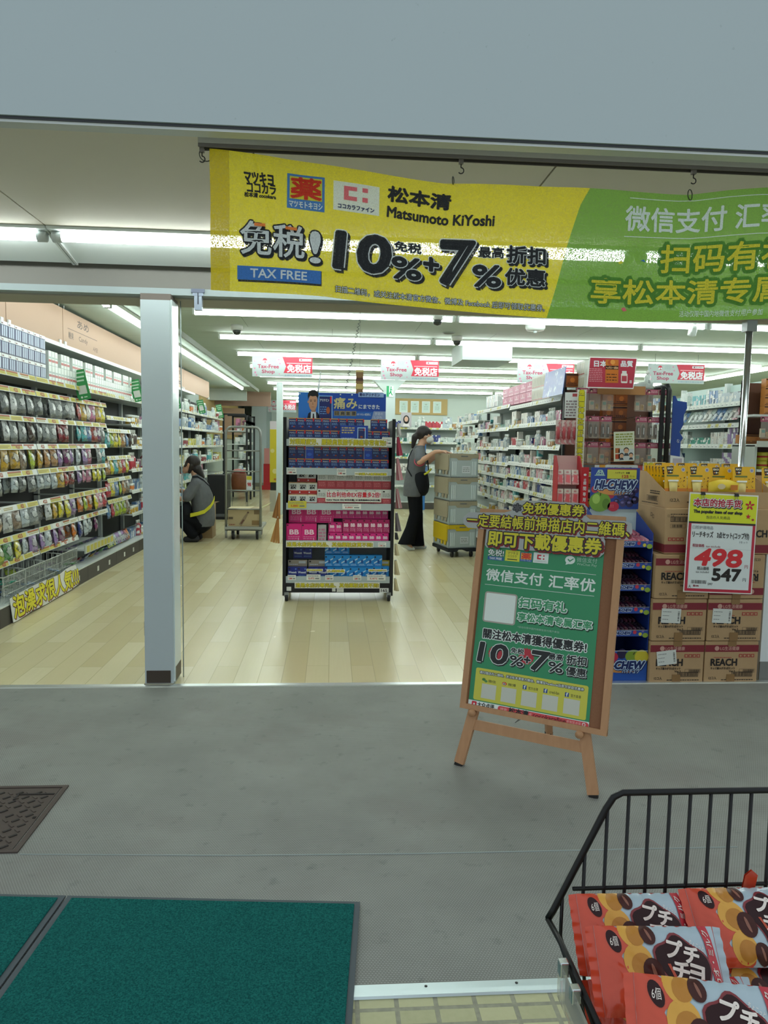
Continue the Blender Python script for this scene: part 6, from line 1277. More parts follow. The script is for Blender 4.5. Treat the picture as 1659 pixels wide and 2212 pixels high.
# paper slip and pink brush packs on the end of the run
t = thing('notice_sheet', 'white notice sheet with handwriting at the end of the medicine shelves', 'notice', (1.93, 6.03, 1.60), -.25); mb = MB(); mb.box(0, .11, 0, .002, 0, .21, M('#d9dee0', .5)); mb.obj('sheet', t)
mb = MB(); F = FRONT(0, -.0006, 0); scribble(mb, F, .01, .01, .10, .15, 6, M('#8d7f86', .5), 1, 3, .5); rect(mb, F, .06, .175, .10, .20, M('#a8444c', .5), 1); mb.obj('printing', t)
n = NT('pink_brush_card'); PBR = n.set(Base_Color=n.mix(n.ramp(n.noise(n.objc(), 40, 2), [(.5, g(0)), (.56, g(1))]), lin('#c9868a'), lin('#d9c6c4')), Roughness=.3)
for k in range(5):
    mb = MB(); mb.box(-.022, .022, 0, .012, -.20, 0, PBR); mb.lathe([(.004, -.16), (.013, -.15), (.015, -.10), (.006, -.06)], M('#b14a52', .3), 10, Matrix.Translation((0, -.004, 0)))
    tag(mb.obj('brush_pack', loc=(1.875 + .045 * k, 6.0 - .01 * (k % 2), 1.58), rot=(0, 0, -.3)), f'pink long brush pack hanging under the notice sheet, {nth(k)} from the aisle', 'pack', 'pink brush packs at the shelf end')
t = thing('red_pack_display', 'slim red sided display of pink packs standing at the shelf end', 'display', (1.80, 5.74, 0)); RDD = M('#b3222e', .4); PKD = M('#d9b3b2', .45)
mb = MB(); mb.prism([(0, .62), (.12, .62), (.12, 1.29), (.06, 1.29), (0, 1.20)], .195, .20, RDD, 'x'); mb.prism([(0, .62), (.12, .62), (.12, 1.29), (.06, 1.29), (0, 1.20)], 0, .005, RDD, 'x'); mb.box(0, .2, .115, .12, .62, 1.29, PKD); mb.box(.005, .195, 0, .115, .62, .63, PKD); mb.box(.02, .18, .03, .12, 0, .62, M('#a9adac', .5)); mb.obj('case', t)
F = plane((-.0008 + .2006, 0, 0), (0, 1, 0), (0, 0, 1)); 
mb = MB(); F2 = FRONT(.195, -.0005, 0); rect(mb, F2, 0, .62, .06, 1.20, RDD, 1); text(mb, F2, '痛', .02, 1.09, .04, 1.11, W_, 2); 
for k, ch in enumerate('歯間専用無添加'): text(mb, F2, ch, .018, 1.06 - .045 * k, .042, 1.09 - .045 * k, W_, 2, st=.0006)
disc(mb, F2, .03, 1.14, .012, W_, 2, .009); mb.obj('side_panel', t)
for r in range(4):
    for k in range(3):
        mb = MB(); mb.box(-.028, .028, 0, .05, 0, .12, PBR if (r + k) % 2 else M('#d2a3a4', .4)); F = FRONT(0, -.0005, 0); rect(mb, F, -.028, .085, .028, .12, M('#d7cfc9', .4), 1); poly(mb, F, [(-.018, .02), (.016, .01), (.020, .075), (-.010, .08)], M('#d9626c', .35), 1); disc(mb, F, 0, .10, .012, M('#c2868a', .4), 2, .008)
        tag(mb.obj('pink_pack', loc=(1.835 + .062 * k, 5.765, .635 + .135 * r + (.02 if r == 3 else 0)), rot=(-.25 if r == 3 else -.05, 0, 0)), f'pink pack in the red sided display, {nth(r)} row up, {nth(k)} from the aisle', 'pack', 'pink packs in the red sided display')
# yellow vertical slogan
t = thing('vertical_slogan', 'tall narrow yellow slogan strip on the edge of the gondola end', 'notice', (2.012, 5.965, .90)); mb = MB(); mb.box(0, .075, 0, .003, 0, .93, M('#d8d8c8', .5)); mb.obj('card', t); mb = MB(); F = FRONT(0, -.0006, 0)
for k, ch in enumerate('是一種排毒改善肝臟提高免疫力的健康食品'): text(mb, F, ch, .014, .885 - .0475 * k, .061, .925 - .0475 * k, M('#d0c824', .45), 1, st=.002, outl=[(.0025, M('#5a4a18', .5), 0, 0)])
mb.obj('lettering', t)
# ---------------------------------------------------------------- gondola end facing the entrance
EC = Frame(2.03, 6.0, 0)
ec = shelving(EC, .80, .42, 1.86, [1.00, .80, .5], 'gondola end of brown boxes and pink headed packs facing the entrance', back=M('#6f4d3f', .6), rail=False, uprights=SHB, bh=.12, sd=.41)
BRB = M('#8a4a1c', .35); BRK = M('#3a1d12', .4); BRO = M('#b96a28', .35)
def a_br(mb, F, w, h): rect(mb, F, -w / 2, h * .82, w / 2, h * .95, BRK, 1); rect(mb, F, -w / 2, h * .10, w / 2, h * .16, BRK, 1); disc(mb, F, 0, h * .5, h * .18, BRO, 1); scribble(mb, F, -w * .4, h * .2, w * .4, h * .34, 1, BRK, 1, 4, .5); rect(mb, F, -w / 2, h * .96, w / 2, h, M('#c98a52', .4), 1)
BRN_ = parcel('brown_medicine_box', .105, .07, .115, BRB, a_br, 'medicine box')
for r, (z, n_) in enumerate(((1.012, 7), (1.13, 7), (1.248, 2), (1.365, 2), (1.48, 2), (1.60, 2), (1.72, 2))):
    for k in range(n_):
        x = .045 + .107 * k if n_ == 7 else .30 + .107 * k
        BRN_.put(EC.w(x + .03, .17 if n_ == 2 else .14, z), (0, 0, 0), f'brown medicine box on the gondola end, {nth(r)} layer up, {nth(k)} from the yellow strip', 'brown medicine boxes on the gondola end')
for r, z in enumerate((.812, .93)):
    for k in range(7): BRN_.put(EC.w(.075 + .107 * k, .03, z - (.005 if r else 0)), (0, 0, 0), f'brown medicine box below the ticket rail, {nth(k)} from the yellow vertical strip', 'brown medicine boxes on the gondola end') if r == 0 else None
n = NT('clear_blister'); n.set(Base_Color=lin('#c9bfb5'), Roughness=.12, Alpha=.22, Specular_IOR_Level=.6); BLI = n.m
def headed(dark):
    t = thing('headed_pack', 'x', 'pack', (0, 0, 50)); w = .098
    mb = MB(); mb.box(-w / 2, w / 2, 0, .003, .14, .185, M('#a8506a', .35)); F = FRONT(0, -.0004, 0); disc(mb, F, -w / 2 + .018, .166, .013, CK, 1, .014); disc(mb, F, -w / 2 + .020, .160, .009, M('#d8b2a0', .4), 2); scribble(mb, F, -.012, .155, .044, .178, 2, M('#e0bcc6', .4), 1, 3, .5); mb.obj('header', t)
    mb = MB(); mb.box(-w / 2 + .003, w / 2 - .003, -.026, .0, .0, .14, BLI); mb.obj('blister', t)
    mb = MB()
    if dark:
        for x in (-.022, .022): mb.lathe([(.014, .012), (.017, .02), (.017, .10), (.012, .125)], M('#241d1b', .3), 10, Matrix.Translation((x, .012, 0))); 
        for x in (-.022, .022): rect(mb, FRONT(x, -.0062, 0), -.003, .04, .003, .095, W_, 1)
        mb.box(-w / 2 + .006, w / 2 - .006, .022, .03, .0, .03, M('#a08a6a', .4))
    else:
        mb.lathe([(.014, .01), (.016, .02), (.016, .05), (.010, .058)], M('#b98f4a', .2, .9), 12, Matrix.Translation((.024, .014, 0))); mb.box(-.036, .0, .006, .03, .012, .085, M('#b9a890', .4)); rect(mb, FRONT(-.018, .0055, 0), -.014, .05, .014, .075, M('#3f9a90', .4), 1)
    mb.obj('contents', t); return Proto(t, w, .185, 'pack')
HPL, HPD = headed(False), headed(True)
for (P_, z, xs2, w_) in ((HPL, 1.665, (.05, .155, .26, .545, .65, .755), 'upper light row'), (HPD, 1.435, (.05, .155, .26, .565, .67, .775), 'middle dark row'), (HPL, 1.22, (.05, .155, .26, .565, .67, .775), 'lower light row')):
    for k, x in enumerate(xs2): P_.put(EC.w(x, .04, z), (0, 0, 0), f'pink headed pack on the gondola end, {w_}, {nth(k)} from the yellow strip', 'pink headed packs on the gondola end')
mb = MB()
for z in (1.86, 1.62, 1.41):
    for x in (.05, .155, .26, .55, .655, .76): mb.tube([EC.w(x, .40, z), EC.w(x, .035, z), EC.w(x, .03, z + .012)], .0025, M('#9aa0a0', .3, .7), 5)
tag(mb.obj('peg_hooks'), 'metal peg hooks carrying the pink headed packs', 'hook', None, 'stuff')
t = thing('kids_card', 'pale green card with cartoon family on the gondola end', 'card', (2.345, 5.965, 1.245), .0, None, (0, math.radians(-3), 0)); mb = MB(); mb.box(0, .175, 0, .003, 0, .245, M('#d5dcc6', .5)); mb.obj('card', t); mb = MB(); F = FRONT(0, -.0006, 0)
scribble(mb, F, .015, .13, .16, .235, 5, M('#8d9a3f', .5), 1, 4, .5); rect(mb, F, .012, .07, .05, .11, M('#b56a3a', .5), 1); rect(mb, F, .012, .02, .05, .06, M('#b54a2a', .5), 1)
rect(mb, F, .04, .005, .17, .1, M('#c9d2d8', .5), 1)
for x, y, r in ((.105, .085, .022), (.065, .045, .018), (.145, .045, .018)): disc(mb, F, x, y + .006, r * 1.05, HR, 3); disc(mb, F, x, y, r * .9, M('#d9ab8c', .5), 4); poly(mb, F, [(x - r, y - r * 1.9), (x + r, y - r * 1.9), (x + r * .6, y - r * .9), (x - r * .6, y - r * .9)], M('#3f4650', .5), 2)
mb.obj('printing', t)
mb = MB(); mb.box(2.04, 2.83, 5.985, 5.995, 1.17, 1.215, M('#c9d2d4', .4)); F = FRONT(0, 5.984, 1.17); rect(mb, F, 2.04, .0, 2.19, .045, M('#5a5c5e', .5), 1); disc(mb, F, 2.075, .025, .02, M('#a9bac2', .5), 2); rect(mb, F, 2.23, .004, 2.28, .045, M('#d09a35', .5), 1); rect(mb, F, 2.29, .0, 2.55, .048, W_, 1); text(mb, F, 'HK ヘパリーゼEX 360粒×4', 2.30, .012, 2.53, .030, CK, 2, st=.0004); rect(mb, F, 2.56, .0, 2.60, .045, M('#b04a55', .5), 1); tag(mb.obj('shelf_ticket_rail'), 'white ticket rail across the gondola end under the packs', 'ticket rail')
def ystrip(s_, x0, z0, x1, z1, label):
    t = thing('slogan_strip', label, 'strip', (0, 5.972, 0), 0, 'slogan strips on the gondola end'); mb = MB(); mb.box(x0, x1, 0, .002, z0, z1, M('#d9dbc8', .5)); mb.obj('card', t); mb = MB(); text(mb, FRONT(0, -.0006, 0), s_, x0 + .006, z0 + .006, x1 - .006, z1 - .006, M('#d0c42c', .45), 1, st=.0016, outl=[(.002, M('#5a4a18', .5), 0, 0)]); mb.obj('lettering', t)
ystrip('是日本第一的保肝、暢銷品', 2.05, 1.115, 2.56, 1.155, 'yellow slogan strip below the ticket rail of the gondola end'); ystrip('買4個=更優惠', 2.60, 1.205, 2.80, 1.245, 'short yellow slogan strip above the candy header card')
t = thing('quality_sign', 'red sign board with an orange box picture above the gondola end', 'sign', (2.085, 5.96, 1.845), 0, None, (math.radians(-4), 0, 0)); w, h = .425, .255
mb = MB(); mb.prism([(0, 0), (w - .03, 0), (w, h), (.02, h)], 0, .006, M('#e0e4e2', .4)); mb.obj('board', t); mb = MB(); F = FRONT(0, -.0006, 0); poly(mb, F, [(.008, .008), (w - .036, .008), (w - .009, h - .008), (.027, h - .008)], M('#a83246', .4), 1)
text(mb, F, '日本', .06, .175, .165, .225, W_, 2, st=.002); text(mb, F, '品質', .285, .18, .385, .228, W_, 2, st=.002); rect(mb, F, .155, .045, .265, .235, BRO, 3); rect(mb, F, .155, .155, .265, .185, BRK, 4); text(mb, F, 'ヘパリーゼEX', .160, .160, .262, .178, M('#d9b38a', .4), 5, st=.0008); disc(mb, F, .195, .21, .022, M('#a84a22', .4), 4); disc(mb, F, .215, .215, .02, M('#cf8a42', .4), 5); scribble(mb, F, .165, .06, .25, .13, 3, BRK, 4, 4, .3)
rrect(mb, F, .288, .045, .342, .125, .008, M('#d9d6d2', .4), 2); rect(mb, F, .296, .125, .334, .145, M('#c9cccc', .4), 2); rect(mb, F, .294, .06, .336, .105, M('#b04250', .4), 3); scribble(mb, F, .02, .05, .13, .165, 8, M('#d09aa2', .4), 2, 6, .35); rect(mb, F, .36, .045, .38, .07, M('#c9b3b8', .4), 2); mb.obj('printing', t)
mb = MB(); mb.box(2.2, 2.6, 6.0, 6.03, 1.80, 1.87, M('#a9784a', .5)); tag(mb.obj('display_ledge'), 'tan ledge under the red sign board', 'ledge')
for k in range(3): BRN_.put((2.07 + .11 * k - .02, 6.22, 1.872), (0, 0, 0), f'brown medicine box standing behind the red sign board, {nth(k)} from the aisle', 'brown medicine boxes on the gondola end')
BOT.put((2.70, 6.2, 1.872), (0, 0, 0), 'white bottle on top of the gondola end beside the red sign', None, '#c9d6d2'); mb = MB(); mb.prism([(0, 0), (.15, 0), (.16, .075), (0, .045)], 0, .1, M('#c9d4d2', .5)); tag(mb.obj('pale_box', loc=(2.62, 6.25, 1.872)), 'pale folded box on top of the gondola end', 'box')
# black frame, blue cut-out, white coat
mb = MB(); mb.tube([(2.80, 5.99, 1.15), (2.80, 5.99, 1.84), (2.80, 6.02, 1.88), (2.80, 6.25, 1.88)], .022, RBK, 8); mb.box(2.74, 2.77, 6.0, 6.02, 1.2, 1.87, RBK); tag(mb.obj('black_post'), 'black rounded post at the edge of the gondola end', 'post')
mb = MB(); mb.prism([(0, 0), (.085, 0), (.085, .14), (.105, .17), (.07, .22), (.10, .28), (.10, .36), (.125, .42), (.12, .47), (.04, .48), (.02, .52), (0, .52)], 0, .008, M('#1f4596', .35)); text(mb, FRONT(0, -.0006, 0), 'な', .05, .13, .075, .16, W_, 1); tag(mb.obj('blue_cutout', loc=(2.85, 6.02, 1.28)), 'blue die-cut board beside the black post', 'notice')
mb = MB(); mb.sheet(lambda u, v: Vector((.02 + .12 * u * (1.25 - v * .9) + .03 * (1 - v), .03 * math.sin(u * 9) + .01 * v, .28 * v)), 12, 8, M('#cfd9de', .7)); tag(mb.obj('white_cloth', loc=(2.97, 6.3, 1.17)), 'white cloth hanging below the blue die-cut board', 'cloth')
mb = MB(); mb.prism([(0, 0), (.12, 0), (.115, .02), (.115, .10), (.0, .115)], 0, .04, M('#dfe3e6', .4)); rect(mb, FRONT(0, -.001, 0), .02, .03, .10, .09, M('#b7b2c2', .5), 1); tag(mb.obj('ticket_stand', loc=(2.83, 5.97, 1.19)), 'white folded ticket stand next to the black post', 'stand')
# ---------------------------------------------------------------- second gondola, seen past the chrome post
LV2 = [1.78, 1.59, 1.40, 1.17, .9, .6, .35]
SEQ_W = [(BOX_T, ['#b9c7cf', '#c9d6d2', '#5f86b8'], 3), (BOX_W, ['#c9d6d2', '#3b9a86', '#b9c7cf'], 3), (BOX_S, ['#e6e2dc', '#57b0b8'], 4), (BOX_T, ['#c9d6d2', '#9a7fb5'], 2)]
SEQ_L = [(POS, ['#c9d6d2', '#b9c7cf', '#e6e2dc', '#5f86b8'], 4), (POS, ['#e5a9b8', '#e6e2dc'], 3)]
SEQ_D = [(BOX_S, ['#2f3f86', '#4a3a34', '#c03a4a'], 3), (BOT, ['#b9c7cf', '#6f7577'], 3), (BOX_S, ['#8f9698'], 2)]
for b in range(2):
    F_ = Frame(3.55, 7.20 + .95 * b, -PI / 2); shelving(F_, .945, .46, 2.0, LV2, f'pale shelf unit of skin care seen past the chrome post, {nth(b)} from the entrance', back=M('#c3d6d2', .5), sd=.42, tick='w')
    for r, z in enumerate(LV2[:5]):
        seq = SEQ_L if r == 1 else (SEQ_D if r > 3 else SEQ_W)
        if r == 1:
            for k in range(10): POS.put(F_.w(.06 + .09 * k, .08, z + .15), (-.5, 0, -PI / 2), f'slanted white pack on the second skin care shelf, {nth(b)} unit, {nth(k)} along', 'slanted packs on the skin care shelves', random.choice(['#c9d6d2', '#b9c7cf', '#e6e2dc', '#e5a9b8', '#5f86b8']))
        else: fill(F_, .02, .92, .05, z, seq, lambda c, p, i, b=b, r=r: f'{c} {p} on the {nth(r)} skin care shelf, {nth(b)} unit, {nth(i)} along', 'goods on the skin care shelves', .17)
E2 = Frame(3.56, 6.22, 0); shelving(E2, .9, .02, 1.94, [], 'gondola end beyond the chrome post', back=M('#5a3a2a', .6), rail=False, uprights=SHB, bh=.1, sd=.02)
mb = MB(); mb.box(3.5, 4.46, 5.85, 6.22, 1.39, 1.41, SHW); mb.box(3.5, 4.46, 5.84, 5.85, 1.385, 1.435, RAILW); mb.box(3.5, 4.46, 5.85, 6.22, .1, .12, SHW); mb.box(3.5, 3.52, 5.87, 6.22, 0, 1.40, SHP); mb.box(3.53, 4.46, 5.87, 6.22, 1.18, 1.2, SHW); tag(mb.obj('end_shelf'), 'white shelf of the gondola end beyond the chrome post', 'shelf')
OBX = parcel('orange_box', .10, .07, .075, M('#b9783a', .4), a_br, 'medicine box')
for r in range(4):
    for k in range(5): OBX.put((3.72 + .102 * k, 6.05, 1.66 + .077 * r), (0, 0, 0), f'orange medicine box beyond the chrome post, {nth(r)} layer up, {nth(k)} from the post', 'orange boxes beyond the chrome post')
mb = MB(); mb.box(3.52, 4.4, 5.95, 6.2, 1.64, 1.658, SHW); tag(mb.obj('glass_shelf'), 'thin shelf under the orange boxes beyond the chrome post', 'shelf')
for k in range(6): HPL.put((3.62 + .108 * k, 5.93, 1.455), (0, 0, 0), f'pink headed pack beyond the chrome post, {nth(k)} from the post', 'pink headed packs beyond the chrome post')
for k in range(4): PNK2 = OBX.put((3.56 + .10 * k, 6.12, 1.415), (0, 0, 0), f'orange box behind the pink headed packs beyond the chrome post, {nth(k)} from the post', 'orange boxes beyond the chrome post')
mb = MB(); mb.lathe([(.045, 0), (.045, .025), (.045, .06), (.042, .07)], M('#b9b23a', .35), 18); mb.lathe([(.0455, .025), (.0455, .04)], M('#a8302c', .4), 18)
TIN = Proto(mb.obj('yellow_tin', loc=(0, 0, 50)), .09, .07, 'tin')
for r in range(2):
    for k in range(7): TIN.put((3.60 + .095 * k, 5.93, 1.202 + .071 * r), (0, 0, 0), f'yellow and red tin beyond the chrome post, {nth(r)} layer, {nth(k)} from post', 'yellow tins beyond the chrome post')
# ================================================================== CEILING SIGNS AND SMALL FIXTURES
def tax_sign(x, y, z, w, h, label):
    t = thing('tax_free_sign', label, 'sign', (x, y, z), 0, 'tax free signs hanging from the shop ceiling')
    mb = MB(); mb.box(0, w, 0, .008, 0, h, M('#a3b0b0', .5)); mb.obj('board', t)
    mb = MB(); F = FRONT(0, -.001, 0); a = w * .52; RR = M('#b82d42', .5); TR_ = M('#a0405c', .5); P6 = M('#c07a98', .4)
    poly(mb, F, [(a - .02 * w, h), (a + .04 * w, h * .52), (a, h * .2), (w, h * .2), (w, h)], RR, 1)
    text(mb, F, '免税店', a + .06 * w, h * .24, w * .97, h * .62, W_, 2, st=.004); rect(mb, F, a + .05 * w, h * .67, w * .97, h * .705, M('#e3a3aa', .4), 2); rect(mb, F, w * .78, h * .80, w * .98, h * .92, W_, 2); text(mb, F, '薬マツモト', w * .80, h * .82, w * .96, h * .90, M('#7a3a48', .4), 3, st=.001)
    text(mb, F, 'Tax-Free', w * .09, h * .42, w * .44, h * .60, TR_, 1, st=.0022); text(mb, F, 'Shop', w * .16, h * .13, w * .37, h * .34, TR_, 1, st=.0022)
    disc(mb, F, w * .21, h * .80, h * .11, RR, 1); disc(mb, F, w * .195, h * .76, h * .05, W_, 2); disc(mb, F, w * .23, h * .77, h * .04, W_, 2); scribble(mb, F, w * .29, h * .72, w * .40, h * .92, 3, M('#8d9a9c', .4), 1, 4, .4)
    for u, v, r in ((.04, .75, .035), (.04, .4, .05), (.05, .2, .06), (.07, .07, .05), (.46, .66, .05), (.44, .85, .05), (.45, .15, .035)): star(mb, F, w * u, h * v, h * r * 1.2, P6, 1, 5, .5)
    scribble(mb, F, a + .02 * w, h * .05, w * .98, h * .15, 1, M('#7f98a8', .4), 1, 8, .5); mb.obj('printing', t)
    mb = MB(); 
    for u in (.12, .88): mb.tube([(w * u, .004, h), (w * u, .004, 2.6 - z)], .003, M('#9aa5a2', .4), 5)
    mb.obj('hanger', t)
tax_sign(-1.11, 10.5, 2.275, .835, .28, 'tax free sign hanging over the candy aisle'); tax_sign(.69, 10.5, 2.272, .825, .285, 'tax free sign to the right of the medicine poster'.replace('to the right of', 'just beyond')); tax_sign(2.65, 10.5, 2.275, .83, .285, 'tax free sign half hidden behind the patterned cartons and wave poster'); tax_sign(4.14, 9.5, 2.222, .765, .25, 'tax free sign above the skin care shelves'); tax_sign(-1.7, 20, 2.18, .75, .32, 'small distant tax free sign by the rear wall corner')
def dome(x, y, label):
    t = thing('security_camera', label, 'camera', (x, y, 2.6), 0, 'dome cameras on the shop ceiling'); mb = MB(); mb.lathe([(.0, 0), (.062, 0), (.065, -.012), (.058, -.055), (.0, -.055)], M('#c3c9c2', .4), 20); mb.obj('camera_base', t)
    mb = MB(); mb.lathe([(.046, -.055), (.044, -.075), (.030, -.098), (.006, -.105)], M('#2c3432', .1, spec=.7), 20); mb.obj('dome_glass', t)
dome(-1.02, 8.1, 'dome camera between the first two lamp rows near the candy wall'); dome(1.42, 8.45, 'dome camera above the standing person'); dome(1.0, 7.1, 'dome camera peeking out under the yellow part of the banner')
t = thing('smoke_detector', 'round white detector on the ceiling under the green part of the banner', 'detector', (2.05, 7.45, 2.6)); mb = MB(); mb.lathe([(.0, 0), (.10, 0), (.10, -.045), (.085, -.07), (.03, -.075)], M('#d3ddd8', .4), 24); mb.obj('body', t); mb = MB(); mb.lathe([(.02, -.075), (.016, -.092), (.002, -.096)], M('#c9e0dc', .2), 12); mb.obj('sensor_dome', t)
t = thing('ceiling_spotlight', 'small white ceiling spotlight by the chrome post', 'spotlight', (3.53, 7.1, 2.6)); mb = MB(); mb.lathe([(.04, 0), (.04, -.02), (.03, -.03)], HOUS, 16); mb.obj('mount', t); mb = MB(); mb.lathe([(.025, .02), (.04, .0), (.04, -.08), (.03, -.085)], M('#d9e2de', .35), 16, Matrix.Translation((0, 0, -.05)) @ Matrix.Rotation(.4, 4, 'X')); mb.obj('lamp_head', t)
t = thing('ceiling_vent', 'small round grey vent in the shop ceiling above the ducts', 'vent', (1.28, 8.2, 2.6)); mb = MB(); mb.lathe([(.0, 0), (.07, 0), (.07, -.006), (.05, -.012), (.04, -.004)], M('#8c958f', .5), 18); mb.obj('vent_ring', t)
# exit sign, certificates, poster, rear shelf
t = thing('exit_sign', 'green and white running man exit sign on the flared column', 'sign', (1.03, 13.97, 2.26)); mb = MB(); mb.box(0, .13, 0, .02, 0, .2, M('#d5ebe0', .4, emit=.25)); mb.obj('sign_box', t); mb = MB(); F = FRONT(0, -.001, 0); rect(mb, F, 0, 0, .05, .2, M('#1f9a62', .4), 1); poly(mb, F, [(.05, .06), (.075, .12), (.06, .15), (.09, .16), (.115, .12), (.105, .115), (.09, .135), (.095, .08), (.12, .03), (.105, .02), (.08, .07), (.06, .04)], M('#1f9a62', .4), 1); disc(mb, F, .085, .178, .014, M('#1f9a62', .4), 1); mb.obj('pictogram', t)
mb = MB(); mb.box(1.55, 2.83, 18, 18.03, 2.10, 2.49, M('#b79f68', .6)); o = tag(mb.obj('certificate_board'), 'tan board with a row of framed certificates at the rear', 'board')
for k in range(4):
    t = thing('framed_certificate', f'white framed certificate on the tan rear board, {nth(k)} from the exit sign column', 'certificate', (1.65 + .275 * k, 17.985, 2.15), 0, 'framed certificates at the rear'); mb = MB(); mb.box(0, .20, 0, .012, 0, .28, M('#d9e3df', .4)); mb.obj('frame', t); mb = MB(); F = FRONT(0, -.001, 0); rect(mb, F, .02, .02, .18, .26, M('#c3dad2', .5), 1); scribble(mb, F, .05, .07, .15, .17, 3, M('#8fa5a0', .5), 2, k + 2, .3); disc(mb, F, .10, .20, .03, M('#a9b8a8', .5), 2, .015); mb.obj('paper', t)
mb = MB(); mb.box(1.42, 1.52, 18.02, 18.04, 2.05, 2.5, M('#b9444e', .5)); mb.box(1.43, 1.50, 18.015, 18.02, 2.1, 2.4, W_); tag(mb.obj('red_poster'), 'narrow red and white poster beside the exit sign column', 'poster')
FRR = Frame(1.30, 15.5, 0); shelving(FRR, 1.6, .45, 1.75, [1.72, 1.42, 1.1, .8, .5], 'shelf unit facing the entrance behind the standing person', sd=.4, tick='w')
for r, z in enumerate((1.72, 1.42, 1.1, .8)): fill(FRR, .02, 1.55, .08, z, SEQ_M, lambda c, p, i, r=r: f'{c} {p} behind the standing person, {nth(r)} shelf, {nth(i)} from the medicine rack', 'goods behind the standing person', .25, big=1.6)
t = thing('beauty_poster', 'small portrait poster on the shelf behind the standing person', 'poster', (1.46, 15.5, 1.74)); mb = MB(); mb.box(0, .22, 0, .01, 0, .30, M('#b5b0b8', .5)); mb.obj('board', t); mb = MB(); F = FRONT(0, -.001, 0); disc(mb, F, .11, .15, .065, HR, 1, .09); disc(mb, F, .11, .16, .04, M('#d2ab98', .5), 2, .055); poly(mb, F, [(.03, 0), (.19, 0), (.15, .09), (.07, .09)], M('#d8d3d6', .5), 1); mb.obj('printing', t)
mb = MB(); mb.box(1.9, 1.94, 15.3, 15.34, .2, 1.75, M('#3f7fc0', .4)); mb.box(1.86, 1.98, 15.34, 15.36, 0, 1.75, M('#2f6fb4', .4)); tag(mb.obj('blue_display'), 'tall blue card display beside the standing person', 'display')
# yellow poster, red stand, barrel, baskets in the rear of the candy aisle
mb = MB(); mb.box(-1.20, -.86, 14.6, 14.62, .58, 1.62, M('#c9b92c', .5)); F = FRONT(0, 14.598, 0)
for x, z, r in ((-1.1, .8, .05), (-.95, .9, .04), (-1.0, 1.5, .05), (-1.15, 1.2, .04)): disc(mb, F, x, z, r, M('#d9cf8a', .5), 1)
rect(mb, F, -1.12, .62, -.9, .66, M('#b5742c', .5), 1); mb.box(-1.20, -.86, 14.6, 14.64, 1.62, 1.78, M('#cfc6cc', .5)); mb.box(-1.19, -.87, 14.62, 14.9, .42, .58, SHB); mb.box(-1.2, -.86, 14.62, 15, 0, .42, M('#b8b5a8', .5)); tag(mb.obj('yellow_display'), 'yellow display panel half hidden by the medicine rack', 'display')
mb = MB(); mb.box(-1.95, -1.75, 21.5, 21.7, 0, .75, M('#b3262f', .5)); mb.box(-2.0, -1.7, 21.48, 21.72, 0, .12, M('#b3262f', .5)); mb.box(-1.93, -1.78, 21.47, 21.5, .75, 1.2, M('#c98a88', .5)); tag(mb.obj('red_stand'), 'red floor stand at the foot of the rear wall corner', 'stand')
t = thing('fire_extinguisher', 'red extinguisher on the floor by the rear wall corner', 'extinguisher', (-2.6, 21.5, 0)); mb = MB(); mb.lathe([(.08, 0), (.085, .02), (.085, .42), (.06, .48), (.02, .52)], M('#b51f27', .3), 16); mb.obj('cylinder_body', t); mb = MB(); mb.tube([(0, 0, .52), (0, 0, .57), (.09, 0, .58)], .015, M('#2a2a2a', .5), 8); mb.obj('valve_handle', t)
t = thing('wooden_barrel', 'brown wooden barrel used as a display, behind the trolley', 'barrel', (-1.60, 13.0, .0)); mb = MB(); n = NT('barrel_wood'); BARW = n.set(Base_Color=n.mix(n.noise(n.objc(), 30, 2), lin('#7a4526'), lin('#5e331b')), Roughness=.5)
mb.lathe([(.12, .50), (.135, .6), (.14, .7), (.132, .80), (.125, .82), (.10, .82)], BARW, 18); mb.obj('body', t)
mb = MB()
for x, y in ((-.12, -.1), (.12, -.1), (-.12, .1), (.12, .1)): mb.tube([(x * 1.3, y * 1.3, 0), (x, y, .50)], .005, M('#6a6d6a', .4, .4), 5)
mb.tube([(-.16, -.14, .02), (.16, -.14, .02), (.16, .14, .02), (-.16, .14, .02)], .005, M('#6a6d6a', .4, .4), 5, True); mb.box(-.13, .13, -.11, .11, .49, .50, M('#6a6d6a', .5)); mb.obj('wire_stand', t)
mb = MB(); mb.ball((-1.62, 13.0, .85), (.09, .06, .045), M('#b06a66', .5)); mb.ball((-1.54, 12.98, .845), (.06, .05, .035), M('#a8444c', .5)); tag(mb.obj('wrapped_goods'), 'pink wrapped goods heaped on the wooden barrel', 'goods', None, 'stuff')
t = thing('barrel_price_card', 'white price card hanging on the wooden barrel', 'price card', (-1.46, 12.86, .52), -.1); mb = MB(); mb.box(0, .10, 0, .003, 0, .26, W_); rect(mb, FRONT(0, -.001, 0), .005, .19, .095, .255, M('#c9c23a', .5), 1); text(mb, FRONT(0, -.001, 0), '98', .02, .08, .08, .14, M('#b5303c', .5), 1, st=.003); mb.obj('card', t)
mb = MB(); mb.box(-2.15, -1.80, 13.0, 13.4, 0, .78, M('#1b1c22', .5)); mb.box(-2.15, -1.80, 12.99, 13.0, .05, .1, M('#5a5d60', .5)); tag(mb.obj('black_bin'), 'black box shaped bin at the end of the grocery shelves', 'bin')
